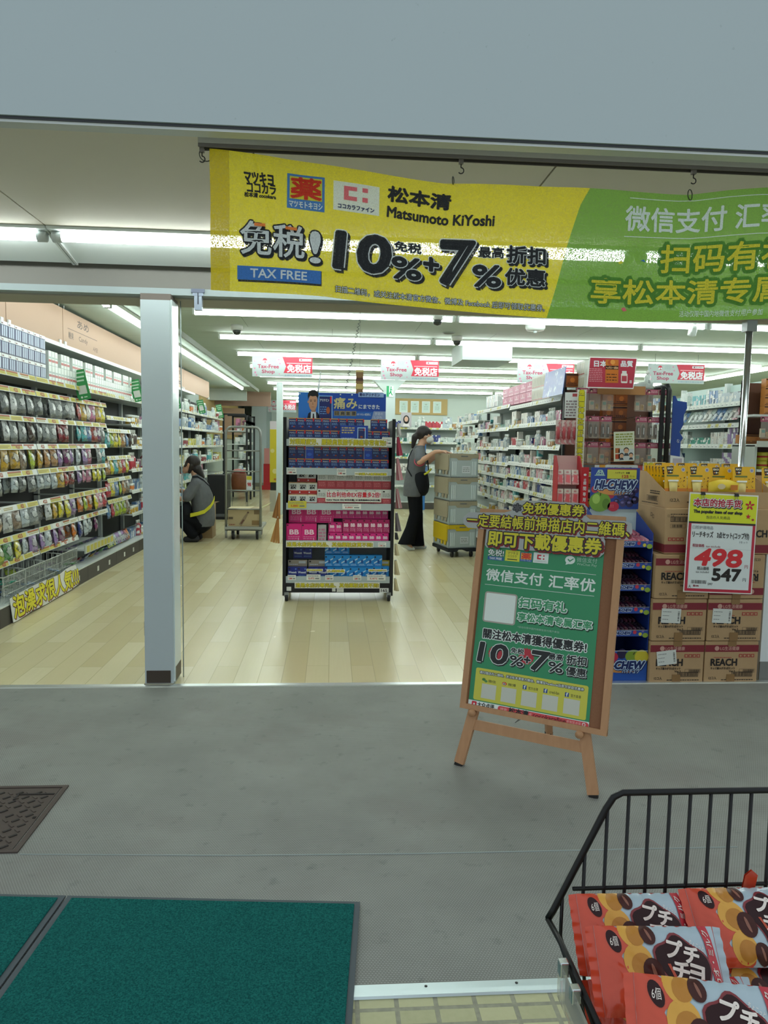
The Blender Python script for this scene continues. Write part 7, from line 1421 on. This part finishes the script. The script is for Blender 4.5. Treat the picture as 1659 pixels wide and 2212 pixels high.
# ================================================================== TROLLEY AND CARTONS
tr = thing('cage_trolley', 'grey metal stock trolley parked in the candy aisle', 'trolley', (-1.445, 10.27, 0), 0); GM = M('#8f9491', .35, .5)
mb = MB(); ww = .475
mb.tube([(0, 0, .12), (0, 0, 1.46), (.006, 0, 1.50), (.022, 0, 1.535), (.05, 0, 1.557), (.085, 0, 1.565), (ww - .085, 0, 1.565), (ww - .05, 0, 1.557), (ww - .022, 0, 1.535), (ww - .006, 0, 1.50), (ww, 0, 1.46), (ww, 0, .12)], .017, GM, 10); mb.obj('hoop_frame', tr)
for z in (1.24, .955, .69, .43):
    mb = MB(); mb.tube([(0, 0, z), (ww, 0, z)], .010, GM, 8); mb.obj('cross_rail', tr)
mb = MB(); mb.box(-.02, ww + .02, -.02, .70, .145, .185, M('#9ea29c', .4, .4)); mb.box(.0, ww, 0, .68, .13, .145, M('#3c3e3e', .6)); mb.obj('deck', tr, bevel=.004)
for x, y in ((.09, .06), (ww - .05, .06), (.09, .60), (ww - .05, .60)):
    mb = MB(); mb.lathe([(.012, -.016), (.058, -.016), (.062, -.010), (.062, .010), (.058, .016), (.012, .016)], M('#232427', .5), 18, Matrix.Translation((x, y, .0625)) @ Matrix.Rotation(PI / 2, 4, 'Y')); mb.box(x - .025, x + .025, y - .02, y + .02, .07, .135, GM); mb.obj('caster', tr)
mb = MB()
for x in (0, ww): mb.tube([(x, -.005, .13), (x, -.005, .03)], .014, GM, 8); 
mb.obj('brake_peg', tr)
t = thing('wine_carton', 'open brown carton with a bottle picture on the trolley deck', 'carton', (-1.425, 10.31, .186)); mb = MB(); mb.box(0, .44, 0, .34, 0, .25, M('#b3a27e', .6)); mb.obj('body', t)
mb = MB(); 
mb.add([(0, 0, .25), (.30, 0, .25), (.36, .10, .275), (.02, .10, .262)], [(0, 1, 2, 3)], M('#c9bd96', .6)); mb.add([(.44, 0, .25), (.44, .34, .25), (.58, .34, .32), (.55, .02, .30)], [(0, 1, 2, 3)], M('#c3c585', .6)); mb.obj('flap', t)
mb = MB(); F = FRONT(0, -.001, 0); poly(mb, F, [(.15, .03), (.185, .005), (.245, .10), (.285, .19), (.27, .20), (.225, .145)], M('#8f7f66', .6), 1); poly(mb, F, [(.17, .04), (.19, .03), (.23, .09), (.21, .10)], M('#6b4a3c', .6), 2); disc(mb, F, .278, .195, .014, M('#5f4a3a', .6), 2); rect(mb, F, .36, .17, .43, .24, M('#7d6a4c', .6), 1); rect(mb, F, .33, .02, .43, .085, M('#8a6f48', .6), 1); rect(mb, F, .01, .10, .07, .13, M('#5f5340', .6), 1); scribble(mb, F, .02, .015, .10, .035, 1, M('#8a3f2f', .6), 1, 3); mb.obj('printing', t)
mb = MB(); mb.box(-1.90, -1.66, 10.42, 10.75, 0, .48, M('#a58a63', .6)); mb.prism([(-1.90, .48), (-1.66, .48), (-1.56, .52), (-1.62, .52)], 10.45, 10.455, M('#b9a27c', .6)); tag(mb.obj('brown_carton'), 'plain brown carton on the floor behind the crouching person', 'carton')
mb = MB(); mb.box(-2.28, -2.0, 9.72, 9.95, 0, .10, M('#b5b0a2', .6)); mb.prism([(-2.28, .10), (-2.0, .10), (-1.94, .07), (-2.1, .12)], 9.7, 9.705, M('#c3bda8', .6)); tag(mb.obj('flat_carton'), 'flattened pale carton on the floor beside the crouching person', 'carton')
t = thing('held_pack', 'green and blue grocery pack in front of the crouching person', 'pack', (-2.24, 9.84, .40), .2); mb = MB(); mb.box(-.07, .07, -.06, .06, 0, .16, M('#c9d2d6', .4)); mb.box(-.072, .072, -.062, .062, 0, .08, M('#8fb03a', .4)); mb.box(-.055, .055, -.05, .05, .16, .22, M('#3f8fc0', .4)); mb.obj('body', t, bevel=.006)
# crates on a dolly
CR = Matrix.Rotation(math.radians(12), 4, 'Z'); crz = math.radians(12); CX, CY = 1.43, 8.76
CG = M('#a49c86', .55); CY_ = M('#d1b51e', .5); n = NT('clear_crate'); n.set(Base_Color=lin('#c6d4d8'), Roughness=.25, Alpha=.8, Specular_IOR_Level=.5); CCL = n.m; CDK = M('#6d7275', .5); CIN = M('#9fb4c4', .5)
def crate(i, z, top, lab):
    t = thing('folding_crate', lab, 'crate', (CX, CY, z), crz, 'folding crates stacked on the dolly'); w, d, h = .36, .53, .285
    mb = MB(); mb.box(.008, w - .008, .008, d - .008, .004, h - .012, CIN); 
    mb.box(0, w, 0, .012, 0, h - .05, CCL); mb.box(0, w, d - .012, d, 0, h - .05, CCL); mb.box(0, .012, 0, d, 0, h - .05, CCL); mb.box(w - .012, w, 0, d, 0, h - .05, CCL); mb.box(0, w, 0, d, 0, .012, CDK if i else M('#8f9aa4', .5)); mb.obj('crate_body', t)
    mb = MB(); c = CY_ if top else CG
    mb.prism([(0, h - .05), (w * .22, h - .05), (w * .28, h - .075), (w * .72, h - .075), (w * .78, h - .05), (w, h - .05), (w, h), (0, h)], -.006, .008, c); mb.box(-.006, .008, 0, d, h - .05, h, c); mb.box(w - .008, w + .006, 0, d, h - .05, h, c); mb.box(0, w, d - .008, d + .006, h - .05, h, c); mb.box(w * .38, w * .62, -.008, .0, h - .035, h - .022, CDK); mb.obj('rim', t)
    mb = MB(); F = plane((-.007, d, 0), (0, -1, 0), (0, 0, 1))
    mb.box(-.016, -.004, .03, d - .03, .085, h - .015, c); mb.obj('folded_lid', t)
    mb = MB()
    for k in range(4): mb.prism([(.05 + .11 * k, .08), (.12 + .11 * k, .08), (.105 + .11 * k, .035), (.065 + .11 * k, .035)], -.016, -.008, c if k != 2 else CCL, 'x')
    for k in range(3):
        for s_ in (0, 1):
            x = .022 + .022 * k if s_ == 0 else w - .08 + .022 * k; mb.box(x, x + .010, -.004, .0, .03, h - .09, M('#dbe7ea', .3))
    mb.obj('ribbing', t)
    if i in (0, 3):
        mb = MB(); rect(mb, FRONT(0, -.002, 0), w * .42, .055, w * .72, .14, W_, 1); scribble(mb, FRONT(0, -.002, 0), w * .45, .07, w * .69, .13, 3, M('#7d8688', .5), 2, i + 2, .4); mb.obj('paper_label', t)
    if top: mb = MB(); text(mb, FRONT(0, -.0075, 0), 'ダイドーグループ', w * .25, h - .042, w * .7, h - .028, M('#5a4a18', .5), 1); mb.obj('rim_print', t)
labs = ['clear crate with yellow rim at the bottom of the crate stack', 'clear crate with grey rim, second from the bottom of the stack', 'clear crate with grey rim, third from the bottom of the stack', 'topmost clear crate under the standing person\'s hands']
for i in range(4): crate(i, .112 + .287 * i, i == 0, labs[i])
t = thing('crate_dolly', 'black plastic dolly carrying the stack of crates', 'dolly', (CX, CY, 0), crz); mb = MB(); DKB = M('#20262e', .5)
for x0_, x1_ in ((-.01, .13), (.24, .37)): mb.prism([(x0_, .075), (x1_, .075), (x1_, .11), (x0_, .11)] if 0 else [(x0_, .07), (x1_ - (.0 if x0_ > .1 else .03), .07), (x1_, .095), (x1_, .11), (x0_, .11)], -.015, .54, DKB)
mb.box(-.01, .37, -.012, .05, .095, .11, DKB); mb.box(-.01, .37, .49, .54, .08, .11, DKB); mb.obj('dolly_frame', t)
for x, y in ((.06, .03), (.31, .03), (.06, .50), (.31, .50)):
    mb = MB(); mb.lathe([(.010, -.013), (.034, -.013), (.037, -.008), (.037, .008), (.034, .013), (.010, .013)], M('#1e1f22', .5), 16, Matrix.Translation((x, y, .037)) @ Matrix.Rotation(PI / 2, 4, 'Y')); mb.box(x - .018, x + .018, y - .015, y + .015, .045, .075, M('#7d8386', .4, .5)); mb.obj('caster', t)

# ================================================================== PEOPLE
SKIN = M('#c49a80', .5); n = NT('dark_hair'); mp_ = n.n('ShaderNodeMapping'); mp_.inputs['Scale'].default_value = (90, 90, 9); n.l(n.objc(), mp_.inputs[0]); hn = n.noise(mp_.outputs[0], 3, 3); n.bump(hn, .6, .004); HAIRM = n.set(Base_Color=n.mix(hn, lin('#0f0c0d'), lin('#2a2223')), Roughness=.48)
n = NT('grey_shirt'); SHIRT = n.set(Base_Color=n.mix(n.noise(n.objc(), 22, 3), lin('#54585c'), lin('#676b70')), Roughness=.8)
TROU = M('#15171c', .85, spec=.15); SHOE = M('#c9cfd2', .5); BAGM = M('#1b1e24', .75, spec=.2); YST = M('#c9c82e', .5)
DG = bpy.context.evaluated_depsgraph_get
def melt(mb, name, parent, vox=.008, smooth=5, fac=.5):
    """fuse overlapping volumes into one continuous surface"""
    me = mb.mesh(name); o = bpy.data.objects.new(name, me); COL.objects.link(o)
    r = o.modifiers.new('r', 'REMESH'); r.mode = 'VOXEL'; r.voxel_size = vox; r.use_smooth_shade = True
    s_ = o.modifiers.new('s', 'SMOOTH'); s_.iterations = smooth; s_.factor = fac
    ev = o.evaluated_get(DG()); m2 = bpy.data.meshes.new_from_object(ev); mat = mb.mats[0]
    bpy.data.objects.remove(o); m2.materials.clear(); m2.materials.append(mat)
    for p in m2.polygons: p.use_smooth = True; p.material_index = 0
    q = bpy.data.objects.new(name, m2); COL.objects.link(q); q.parent = parent; return q
def hand(mb, w, d, up, side, curl=.3, s=1.0):
    """five fingers: w wrist, d pointing direction, up = back of hand, side = thumb side"""
    w, d, up, side = Vector(w), Vector(d).normalized(), Vector(up).normalized(), Vector(side).normalized()
    mb.limb(w, .024 * s, w + d * .05 * s, .026 * s, SKIN); c = w + d * .075 * s
    for k, L in enumerate((.066, .074, .070, .056)):
        b = w + d * .07 * s + side * (.027 - .018 * k) * s
        mb.limb(w + d * .03 * s + side * (.016 - .011 * k) * s, .016 * s, b, .0115 * s, SKIN)
        m1 = b + (d * math.cos(curl) - up * math.sin(curl)) * L * .55 * s; m2_ = m1 + (d * math.cos(curl * 2.2) - up * math.sin(curl * 2.2)) * L * .5 * s
        mb.limb(b, .0105 * s, m1, .0098 * s, SKIN); mb.limb(m1, .0098 * s, m2_, .0085 * s, SKIN)
    a = w + d * .022 * s + side * .018 * s; b = a + (side * .8 + d * .6).normalized() * .036 * s; e_ = b + (d * .9 + side * .15 - up * .2).normalized() * .030 * s
    mb.limb(a, .014 * s, b, .012 * s, SKIN); mb.limb(b, .012 * s, e_, .0095 * s, SKIN)
def head(mb, c, face, down):
    """c centre, face = facing direction, down = chin direction"""
    c, f, dn = Vector(c), Vector(face).normalized(), Vector(down).normalized(); sd = f.cross(dn)
    mb.ball(c - dn * .012 - f * .008, (.086, .076, .092), SKIN, 18, 12); mb.ball(c + dn * .045 + f * .020, (.062, .056, .062), SKIN, 16, 10); mb.ball(c + dn * .082 + f * .040, (.030, .030, .026), SKIN)
    mb.limb(c + f * .078 + dn * .000, .010, c + f * .094 + dn * .030, .014, SKIN); mb.limb(c + f * .072 - dn * .022, .014, c + f * .074 - dn * .024 + sd * .03, .010, SKIN); mb.limb(c + f * .072 - dn * .022, .014, c + f * .074 - dn * .024 - sd * .03, .010, SKIN)
    mb.limb(c + f * .076 + dn * .058 - sd * .014, .010, c + f * .076 + dn * .058 + sd * .014, .010, SKIN); mb.limb(c + f * .066 + dn * .042 + sd * .03, .02, c + f * .05 + dn * .02 + sd * .04, .02, SKIN); mb.limb(c + f * .066 + dn * .042 - sd * .03, .02, c + f * .05 + dn * .02 - sd * .04, .02, SKIN)
    for s_ in (-1, 1): mb.ball(c + sd * .076 * s_ + dn * .018 - f * .008, (.016, .012, .028), SKIN, 10, 8)
def loft(mb, secs, m, nu=22):
    """stack of ellipses (cx, cy, cz, rx, ry), closed at both ends"""
    v = []; f = []
    for cx, cy, cz, rx, ry in secs:
        for j in range(nu):
            q = 2 * PI * j / nu; v.append((cx + rx * math.cos(q), cy + ry * math.sin(q), cz))
    for i in range(len(secs) - 1):
        for j in range(nu): f.append((i * nu + j, i * nu + (j + 1) % nu, (i + 1) * nu + (j + 1) % nu, (i + 1) * nu + j))
    f += [tuple(range(nu - 1, -1, -1)), tuple((len(secs) - 1) * nu + j for j in range(nu))]
    return mb.add(v, f, m, True)
def face_parts(root, c, face, down, mouth=True):
    c, f, dn = Vector(c), Vector(face).normalized(), Vector(down).normalized(); sd = f.cross(dn)
    for s_ in (-1, 1):
        mb = MB(); p = c + f * .072 + sd * .032 * s_ - dn * .002; mb.ball(p, .0085, M('#d8d2cc', .3), 10, 8); mb.ball(p + f * .005, .0052, HAIRM, 8, 6); mb.obj('eye', root)
        mb = MB(); mb.tube([p + f * .006 - dn * .020 - sd * .015, p + f * .010 - dn * .024, p + f * .004 - dn * .020 + sd * .016], .0035, HAIRM, 5); mb.obj('eyebrow', root)
    if mouth: mb = MB(); mb.tube([c + f * .080 + dn * .060 - sd * .018, c + f * .087 + dn * .059, c + f * .080 + dn * .060 + sd * .018], .004, M('#9a5a52', .5), 5); mb.obj('mouth', root)
# ---- standing person pushing the crates
p = thing('person', 'person in grey shirt and black trousers, white mask, leaning on the crate stack', 'person', (1.09, 9.42, 0), 0)
hc = Vector((.115, 0, 1.482)); fd, dn = Vector((.97, -.10, -.22)), Vector((.22, 0, -.97))
mb = MB(); head(mb, hc, fd, dn)
mb.limb((.045, 0, 1.30), .055, (.085, 0, 1.42), .047, SKIN); mb.limb((.02, 0, 1.22), .10, (.035, 0, 1.28), .085, SKIN)
mb.limb((.0, 0, .84), .105, (.02, 0, 1.2), .10, SKIN); mb.limb((.03, -.14, 1.275), .05, (.03, .14, 1.275), .05, SKIN)
mb.limb((.03, -.16, 1.275), .048, (.01, -.31, 1.145), .040, SKIN); mb.limb((.01, -.31, 1.145), .040, (.20, -.345, 1.278), .026, SKIN); hand(mb, (.20, -.345, 1.278), (1, -.03, .06), (-.1, 0, 1), (0, 1, 0), .25)
mb.limb((.04, .16, 1.275), .048, (.17, .14, 1.14), .040, SKIN); mb.limb((.17, .14, 1.14), .040, (.335, .0, 1.272), .026, SKIN); hand(mb, (.335, .0, 1.272), (.8, -.5, .02), (-.1, 0, 1), (-.5, -.8, 0), .2)
for hip, kn, an in (((-.015, -.085, .80), (-.005, -.09, .44), (-.125, -.09, .11)), ((.005, .085, .80), (.04, .085, .44), (.04, .085, .09))): mb.limb(hip, .085, kn, .055, SKIN); mb.limb(kn, .055, an, .036, SKIN)
mb.limb((-.125, -.09, .11), .036, (-.06, -.09, .04), .034, SKIN); mb.limb((.04, .085, .09), .036, (.12, .085, .04), .034, SKIN)
melt(mb, 'body', p, .0065, 3); face_parts(p, hc, fd, dn, False)
mb = MB(); mb.ball(hc - dn * .028 - fd * .022, (.098, .088, .095), HAIRM, 18, 12); mb.limb(hc - fd * .055 + dn * .02, .06, hc - fd * .075 - dn * .01, .05, HAIRM)
for s_ in (-1, 1): mb.limb(hc + fd * .055 - dn * .070 + Vector((0, .035 * s_, 0)), .030, hc + fd * .068 - dn * .036 + Vector((0, .046 * s_, 0)), .014, HAIRM)
mb.limb(hc + fd * .075 - dn * .060 - Vector((0, .03, 0)), .022, hc + fd * .074 - dn * .040 + Vector((0, .03, 0)), .018, HAIRM)
mb.limb((.02, 0, 1.50), .035, (-.02, 0, 1.46), .042, HAIRM); mb.limb((-.02, 0, 1.46), .042, (-.045, .0, 1.33), .022, HAIRM); melt(mb, 'hair', p, .007, 4)
mb = MB(); mb.ball(hc + fd * .040 + dn * .046, (.060, .072, .052), M('#d9dedb', .8), 16, 10); mb.limb(hc + fd * .082 + dn * .026, .022, hc + fd * .066 + dn * .080, .028, M('#d9dedb', .8)); melt(mb, 'face_mask', p, .006, 5)
mb = MB(); mb.tube([hc + fd * .045 + dn * .03 - Vector((0, .068, 0)), hc - fd * .012 + dn * .008 - Vector((0, .088, 0))], .0025, M('#d9dedb', .8), 5); mb.obj('mask_loop', p)
mb = MB(); loft(mb, [(-.03, 0, .70, .125, .20), (-.03, 0, .80, .128, .20), (-.015, 0, .95, .122, .19), (.005, 0, 1.08, .120, .19), (.015, 0, 1.18, .115, .19), (.025, 0, 1.26, .098, .185), (.035, 0, 1.315, .078, .12), (.045, 0, 1.352, .066, .072)], SHIRT); mb.limb((.03, -.14, 1.265), .070, (.03, .14, 1.265), .070, SHIRT)
mb.limb((.03, -.17, 1.27), .068, (.015, -.28, 1.165), .066, SHIRT); mb.limb((.04, .17, 1.27), .068, (.14, .15, 1.17), .066, SHIRT); 
melt(mb, 'shirt', p, .009, 5)
mb = MB(); mb.tube([Vector((.010, -.292, 1.153)) + Vector((math.cos(a) * .062, math.sin(a) * .03, math.sin(a) * .055)) for a in [k * PI / 8 for k in range(16)]], .008, M('#b0485a', .7), 6, True); mb.obj('sleeve_trim', p)
mb = MB(); mb.limb((-.02, -.085, .80), .112, (-.02, .085, .80), .112, TROU)
mb.limb((-.02, -.08, .78), .105, (-.005, -.09, .46), .074, TROU); loft(mb, [(-.005, -.09, .48, .076, .074), (-.05, -.09, .30, .080, .076), (-.095, -.09, .16, .096, .082), (-.118, -.09, .085, .110, .088)], TROU); mb.limb((0, .08, .78), .105, (.04, .085, .46), .074, TROU); loft(mb, [(.04, .085, .48, .076, .074), (.04, .085, .30, .080, .076), (.038, .085, .15, .096, .082), (.035, .085, .045, .112, .088)], TROU); melt(mb, 'trousers', p, .009, 5)
mb = MB(); loft(mb, [(.06, -.01, .71, .07, .12), (.055, -.01, .76, .11, .18), (.045, -.01, .84, .135, .205), (.035, -.01, .92, .135, .21), (.03, -.01, .99, .125, .20), (.03, -.01, 1.02, .11, .17)], BAGM); melt(mb, 'waist_bag', p, .009, 4)
mb = MB(); mb.tube([(.085, -.185, .985), (.135, -.155, 1.01), (.185, -.09, 1.055)], [.014, .015, .014], YST, 6); mb.obj('yellow_strap', p)
mb = MB(); mb.tube([(.07, -.14, 1.31), (.125, -.135, 1.22), (.145, -.11, 1.10), (.15, -.12, 1.03)], .007, BAGM, 6); mb.tube([(-.06, -.10, 1.30), (-.105, -.10, 1.2), (-.12, -.12, 1.05), (-.07, -.17, .96)], .007, BAGM, 6); mb.obj('bag_strap', p)
mb = MB(); mb.limb((-.155, -.09, .085), .038, (-.065, -.09, .036), .036, SHOE); mb.limb((-.065, -.09, .032), .031, (-.02, -.09, .022), .022, SHOE); mb.limb((-.165, -.09, .10), .03, (-.11, -.09, .09), .035, SHOE); melt(mb, 'shoe', p, .006, 3)
mb = MB(); mb.limb((-.01, .085, .040), .040, (.11, .085, .038), .037, SHOE); mb.limb((.11, .085, .034), .032, (.15, .085, .025), .024, SHOE); mb.limb((.01, .085, .06), .034, (.06, .085, .06), .036, SHOE); melt(mb, 'shoe', p, .006, 3)
# ---- crouching person at the candy wall
p = thing('person', 'person in grey shirt crouching at the candy wall with a yellow strap', 'person', (-1.80, 10.12, 0), 0)
hc = Vector((-.10, 0, 1.035)); fd, dn = Vector((-.90, -.12, -.42)), Vector((-.40, 0, -.90))
mb = MB(); head(mb, hc, fd, dn)
mb.limb((.0, 0, .84), .058, (-.055, 0, .97), .050, SKIN); mb.limb((.0, -.12, .80), .055, (.0, .12, .80), .055, SKIN); mb.limb((.07, 0, .34), .10, (.02, 0, .74), .10, SKIN)
mb.limb((.0, -.165, .80), .048, (-.115, -.215, .60), .040, SKIN); mb.limb((-.115, -.215, .60), .040, (-.255, -.22, .585), .027, SKIN); hand(mb, (-.255, -.22, .585), (-1, .1, .05), (0, 0, 1), (0, 1, .1), .5)
mb.limb((-.02, .165, .80), .048, (-.15, .20, .64), .040, SKIN); mb.limb((-.15, .20, .64), .040, (-.27, .06, .69), .027, SKIN); hand(mb, (-.27, .06, .69), (-1, -.3, .05), (0, 0, 1), (0, -1, .1), .5)
for s_ in (-1, 1): mb.limb((.06, .09 * s_, .29), .07, (-.26, .12 * s_, .40), .062, SKIN); mb.limb((-.26, .12 * s_, .40), .062, (-.03, .12 * s_, .09), .038, SKIN); mb.limb((-.03, .12 * s_, .07), .036, (-.13, .12 * s_, .035), .03, SKIN)
melt(mb, 'body', p, .0065, 3); face_parts(p, hc, fd, dn)
mb = MB(); mb.ball(hc - dn * .034 - fd * .030, (.098, .088, .092), HAIRM, 18, 12); mb.limb(hc - fd * .05, .070, hc - fd * .072 + dn * .06, .062, HAIRM); mb.limb((-.01, 0, .98), .072, (.06, 0, .88), .035, HAIRM)
for s_ in (-1, 1): mb.limb(hc - fd * .045 + dn * .03 + Vector((0, .066 * s_, 0)), .030, hc - fd * .055 + dn * .13 + Vector((0, .06 * s_, 0)), .022, HAIRM)
for s_ in (-1, 1): mb.limb(hc + fd * .055 - dn * .075 + Vector((0, .03 * s_, 0)), .030, hc + fd * .080 - dn * .02 + Vector((0, .058 * s_, 0)), .013, HAIRM)
mb.limb(hc + fd * .080 - dn * .02 + Vector((0, .058, 0)), .014, hc + fd * .085 + dn * .06 + Vector((0, .055, 0)), .010, HAIRM); melt(mb, 'hair', p, .007, 4)
mb = MB(); loft(mb, [(.075, 0, .21, .135, .20), (.085, 0, .30, .145, .205), (.075, 0, .42, .150, .205), (.06, 0, .54, .150, .205), (.045, 0, .66, .150, .205), (.025, 0, .76, .130, .20), (.01, 0, .83, .100, .17), (-.005, 0, .88, .07, .09)], SHIRT); mb.limb((.005, -.14, .79), .078, (.005, .14, .79), .078, SHIRT)
mb.limb((.0, -.17, .79), .072, (-.10, -.215, .625), .075, SHIRT); mb.limb((-.02, .17, .79), .072, (-.135, .20, .66), .072, SHIRT); mb.limb((-.005, 0, .86), .068, (-.02, 0, .885), .06, SHIRT); melt(mb, 'shirt', p, .009, 4)
mb = MB(); mb.limb((.06, -.09, .24), .118, (.06, .09, .24), .118, TROU)
for s_ in (-1, 1): mb.limb((.05, .09 * s_, .27), .11, (-.25, .12 * s_, .39), .085, TROU); mb.limb((-.25, .12 * s_, .38), .082, (-.05, .12 * s_, .11), .075, TROU)
mb.limb((.03, 0, .22), .12, (-.14, 0, .25), .10, TROU); melt(mb, 'trousers', p, .009, 4)
for s_ in (-1, 1): mb = MB(); mb.limb((.0, .12 * s_, .042), .040, (-.145, .12 * s_, .038), .037, M('#26272c', .6)); mb.limb((.0, .12 * s_, .065), .036, (-.05, .12 * s_, .06), .036, M('#26272c', .6)); melt(mb, 'shoe', p, .006, 3)
def ribbon(name, pts, wd, m, parent):
    mb = MB(); vs = []; k = len(pts)
    for q in pts: v = Vector(q); vs += [v + Vector((0, 0, wd / 2)), v - Vector((0, 0, wd / 2))]
    cen = Vector((.06, 0, 0)); vs2 = [v + (Vector((v.x, v.y, 0)) - cen).normalized() * .008 for v in vs]
    f = [(2 * i, 2 * i + 1, 2 * i + 3, 2 * i + 2) for i in range(k - 1)]; mb.add(vs2, f, m, True); mb.add(vs, [tuple(reversed(q)) for q in f], m, True)
    for i in range(k - 1): mb.add([vs2[2 * i], vs2[2 * i + 2], vs[2 * i + 2], vs[2 * i]], [(0, 1, 2, 3)], m); mb.add([vs2[2 * i + 1], vs[2 * i + 1], vs[2 * i + 3], vs2[2 * i + 3]], [(0, 1, 2, 3)], m)
    mb.obj(name, parent)
ribbon('yellow_strap', [(.225, -.05, .60), (.222, -.10, .555), (.19, -.165, .49), (.12, -.21, .425), (.03, -.222, .395), (-.06, -.215, .375)], .05, YST, p)
ribbon('bag_strap', [(-.05, -.10, .88), (.02, -.12, .885), (.09, -.10, .84), (.165, -.08, .76), (.20, -.06, .68), (.225, -.05, .60)], .018, BAGM, p)
mb = MB(); mb.ball((-.13, -.12, .44), (.07, .10, .12), BAGM); melt(mb, 'waist_bag', p, .009, 3)
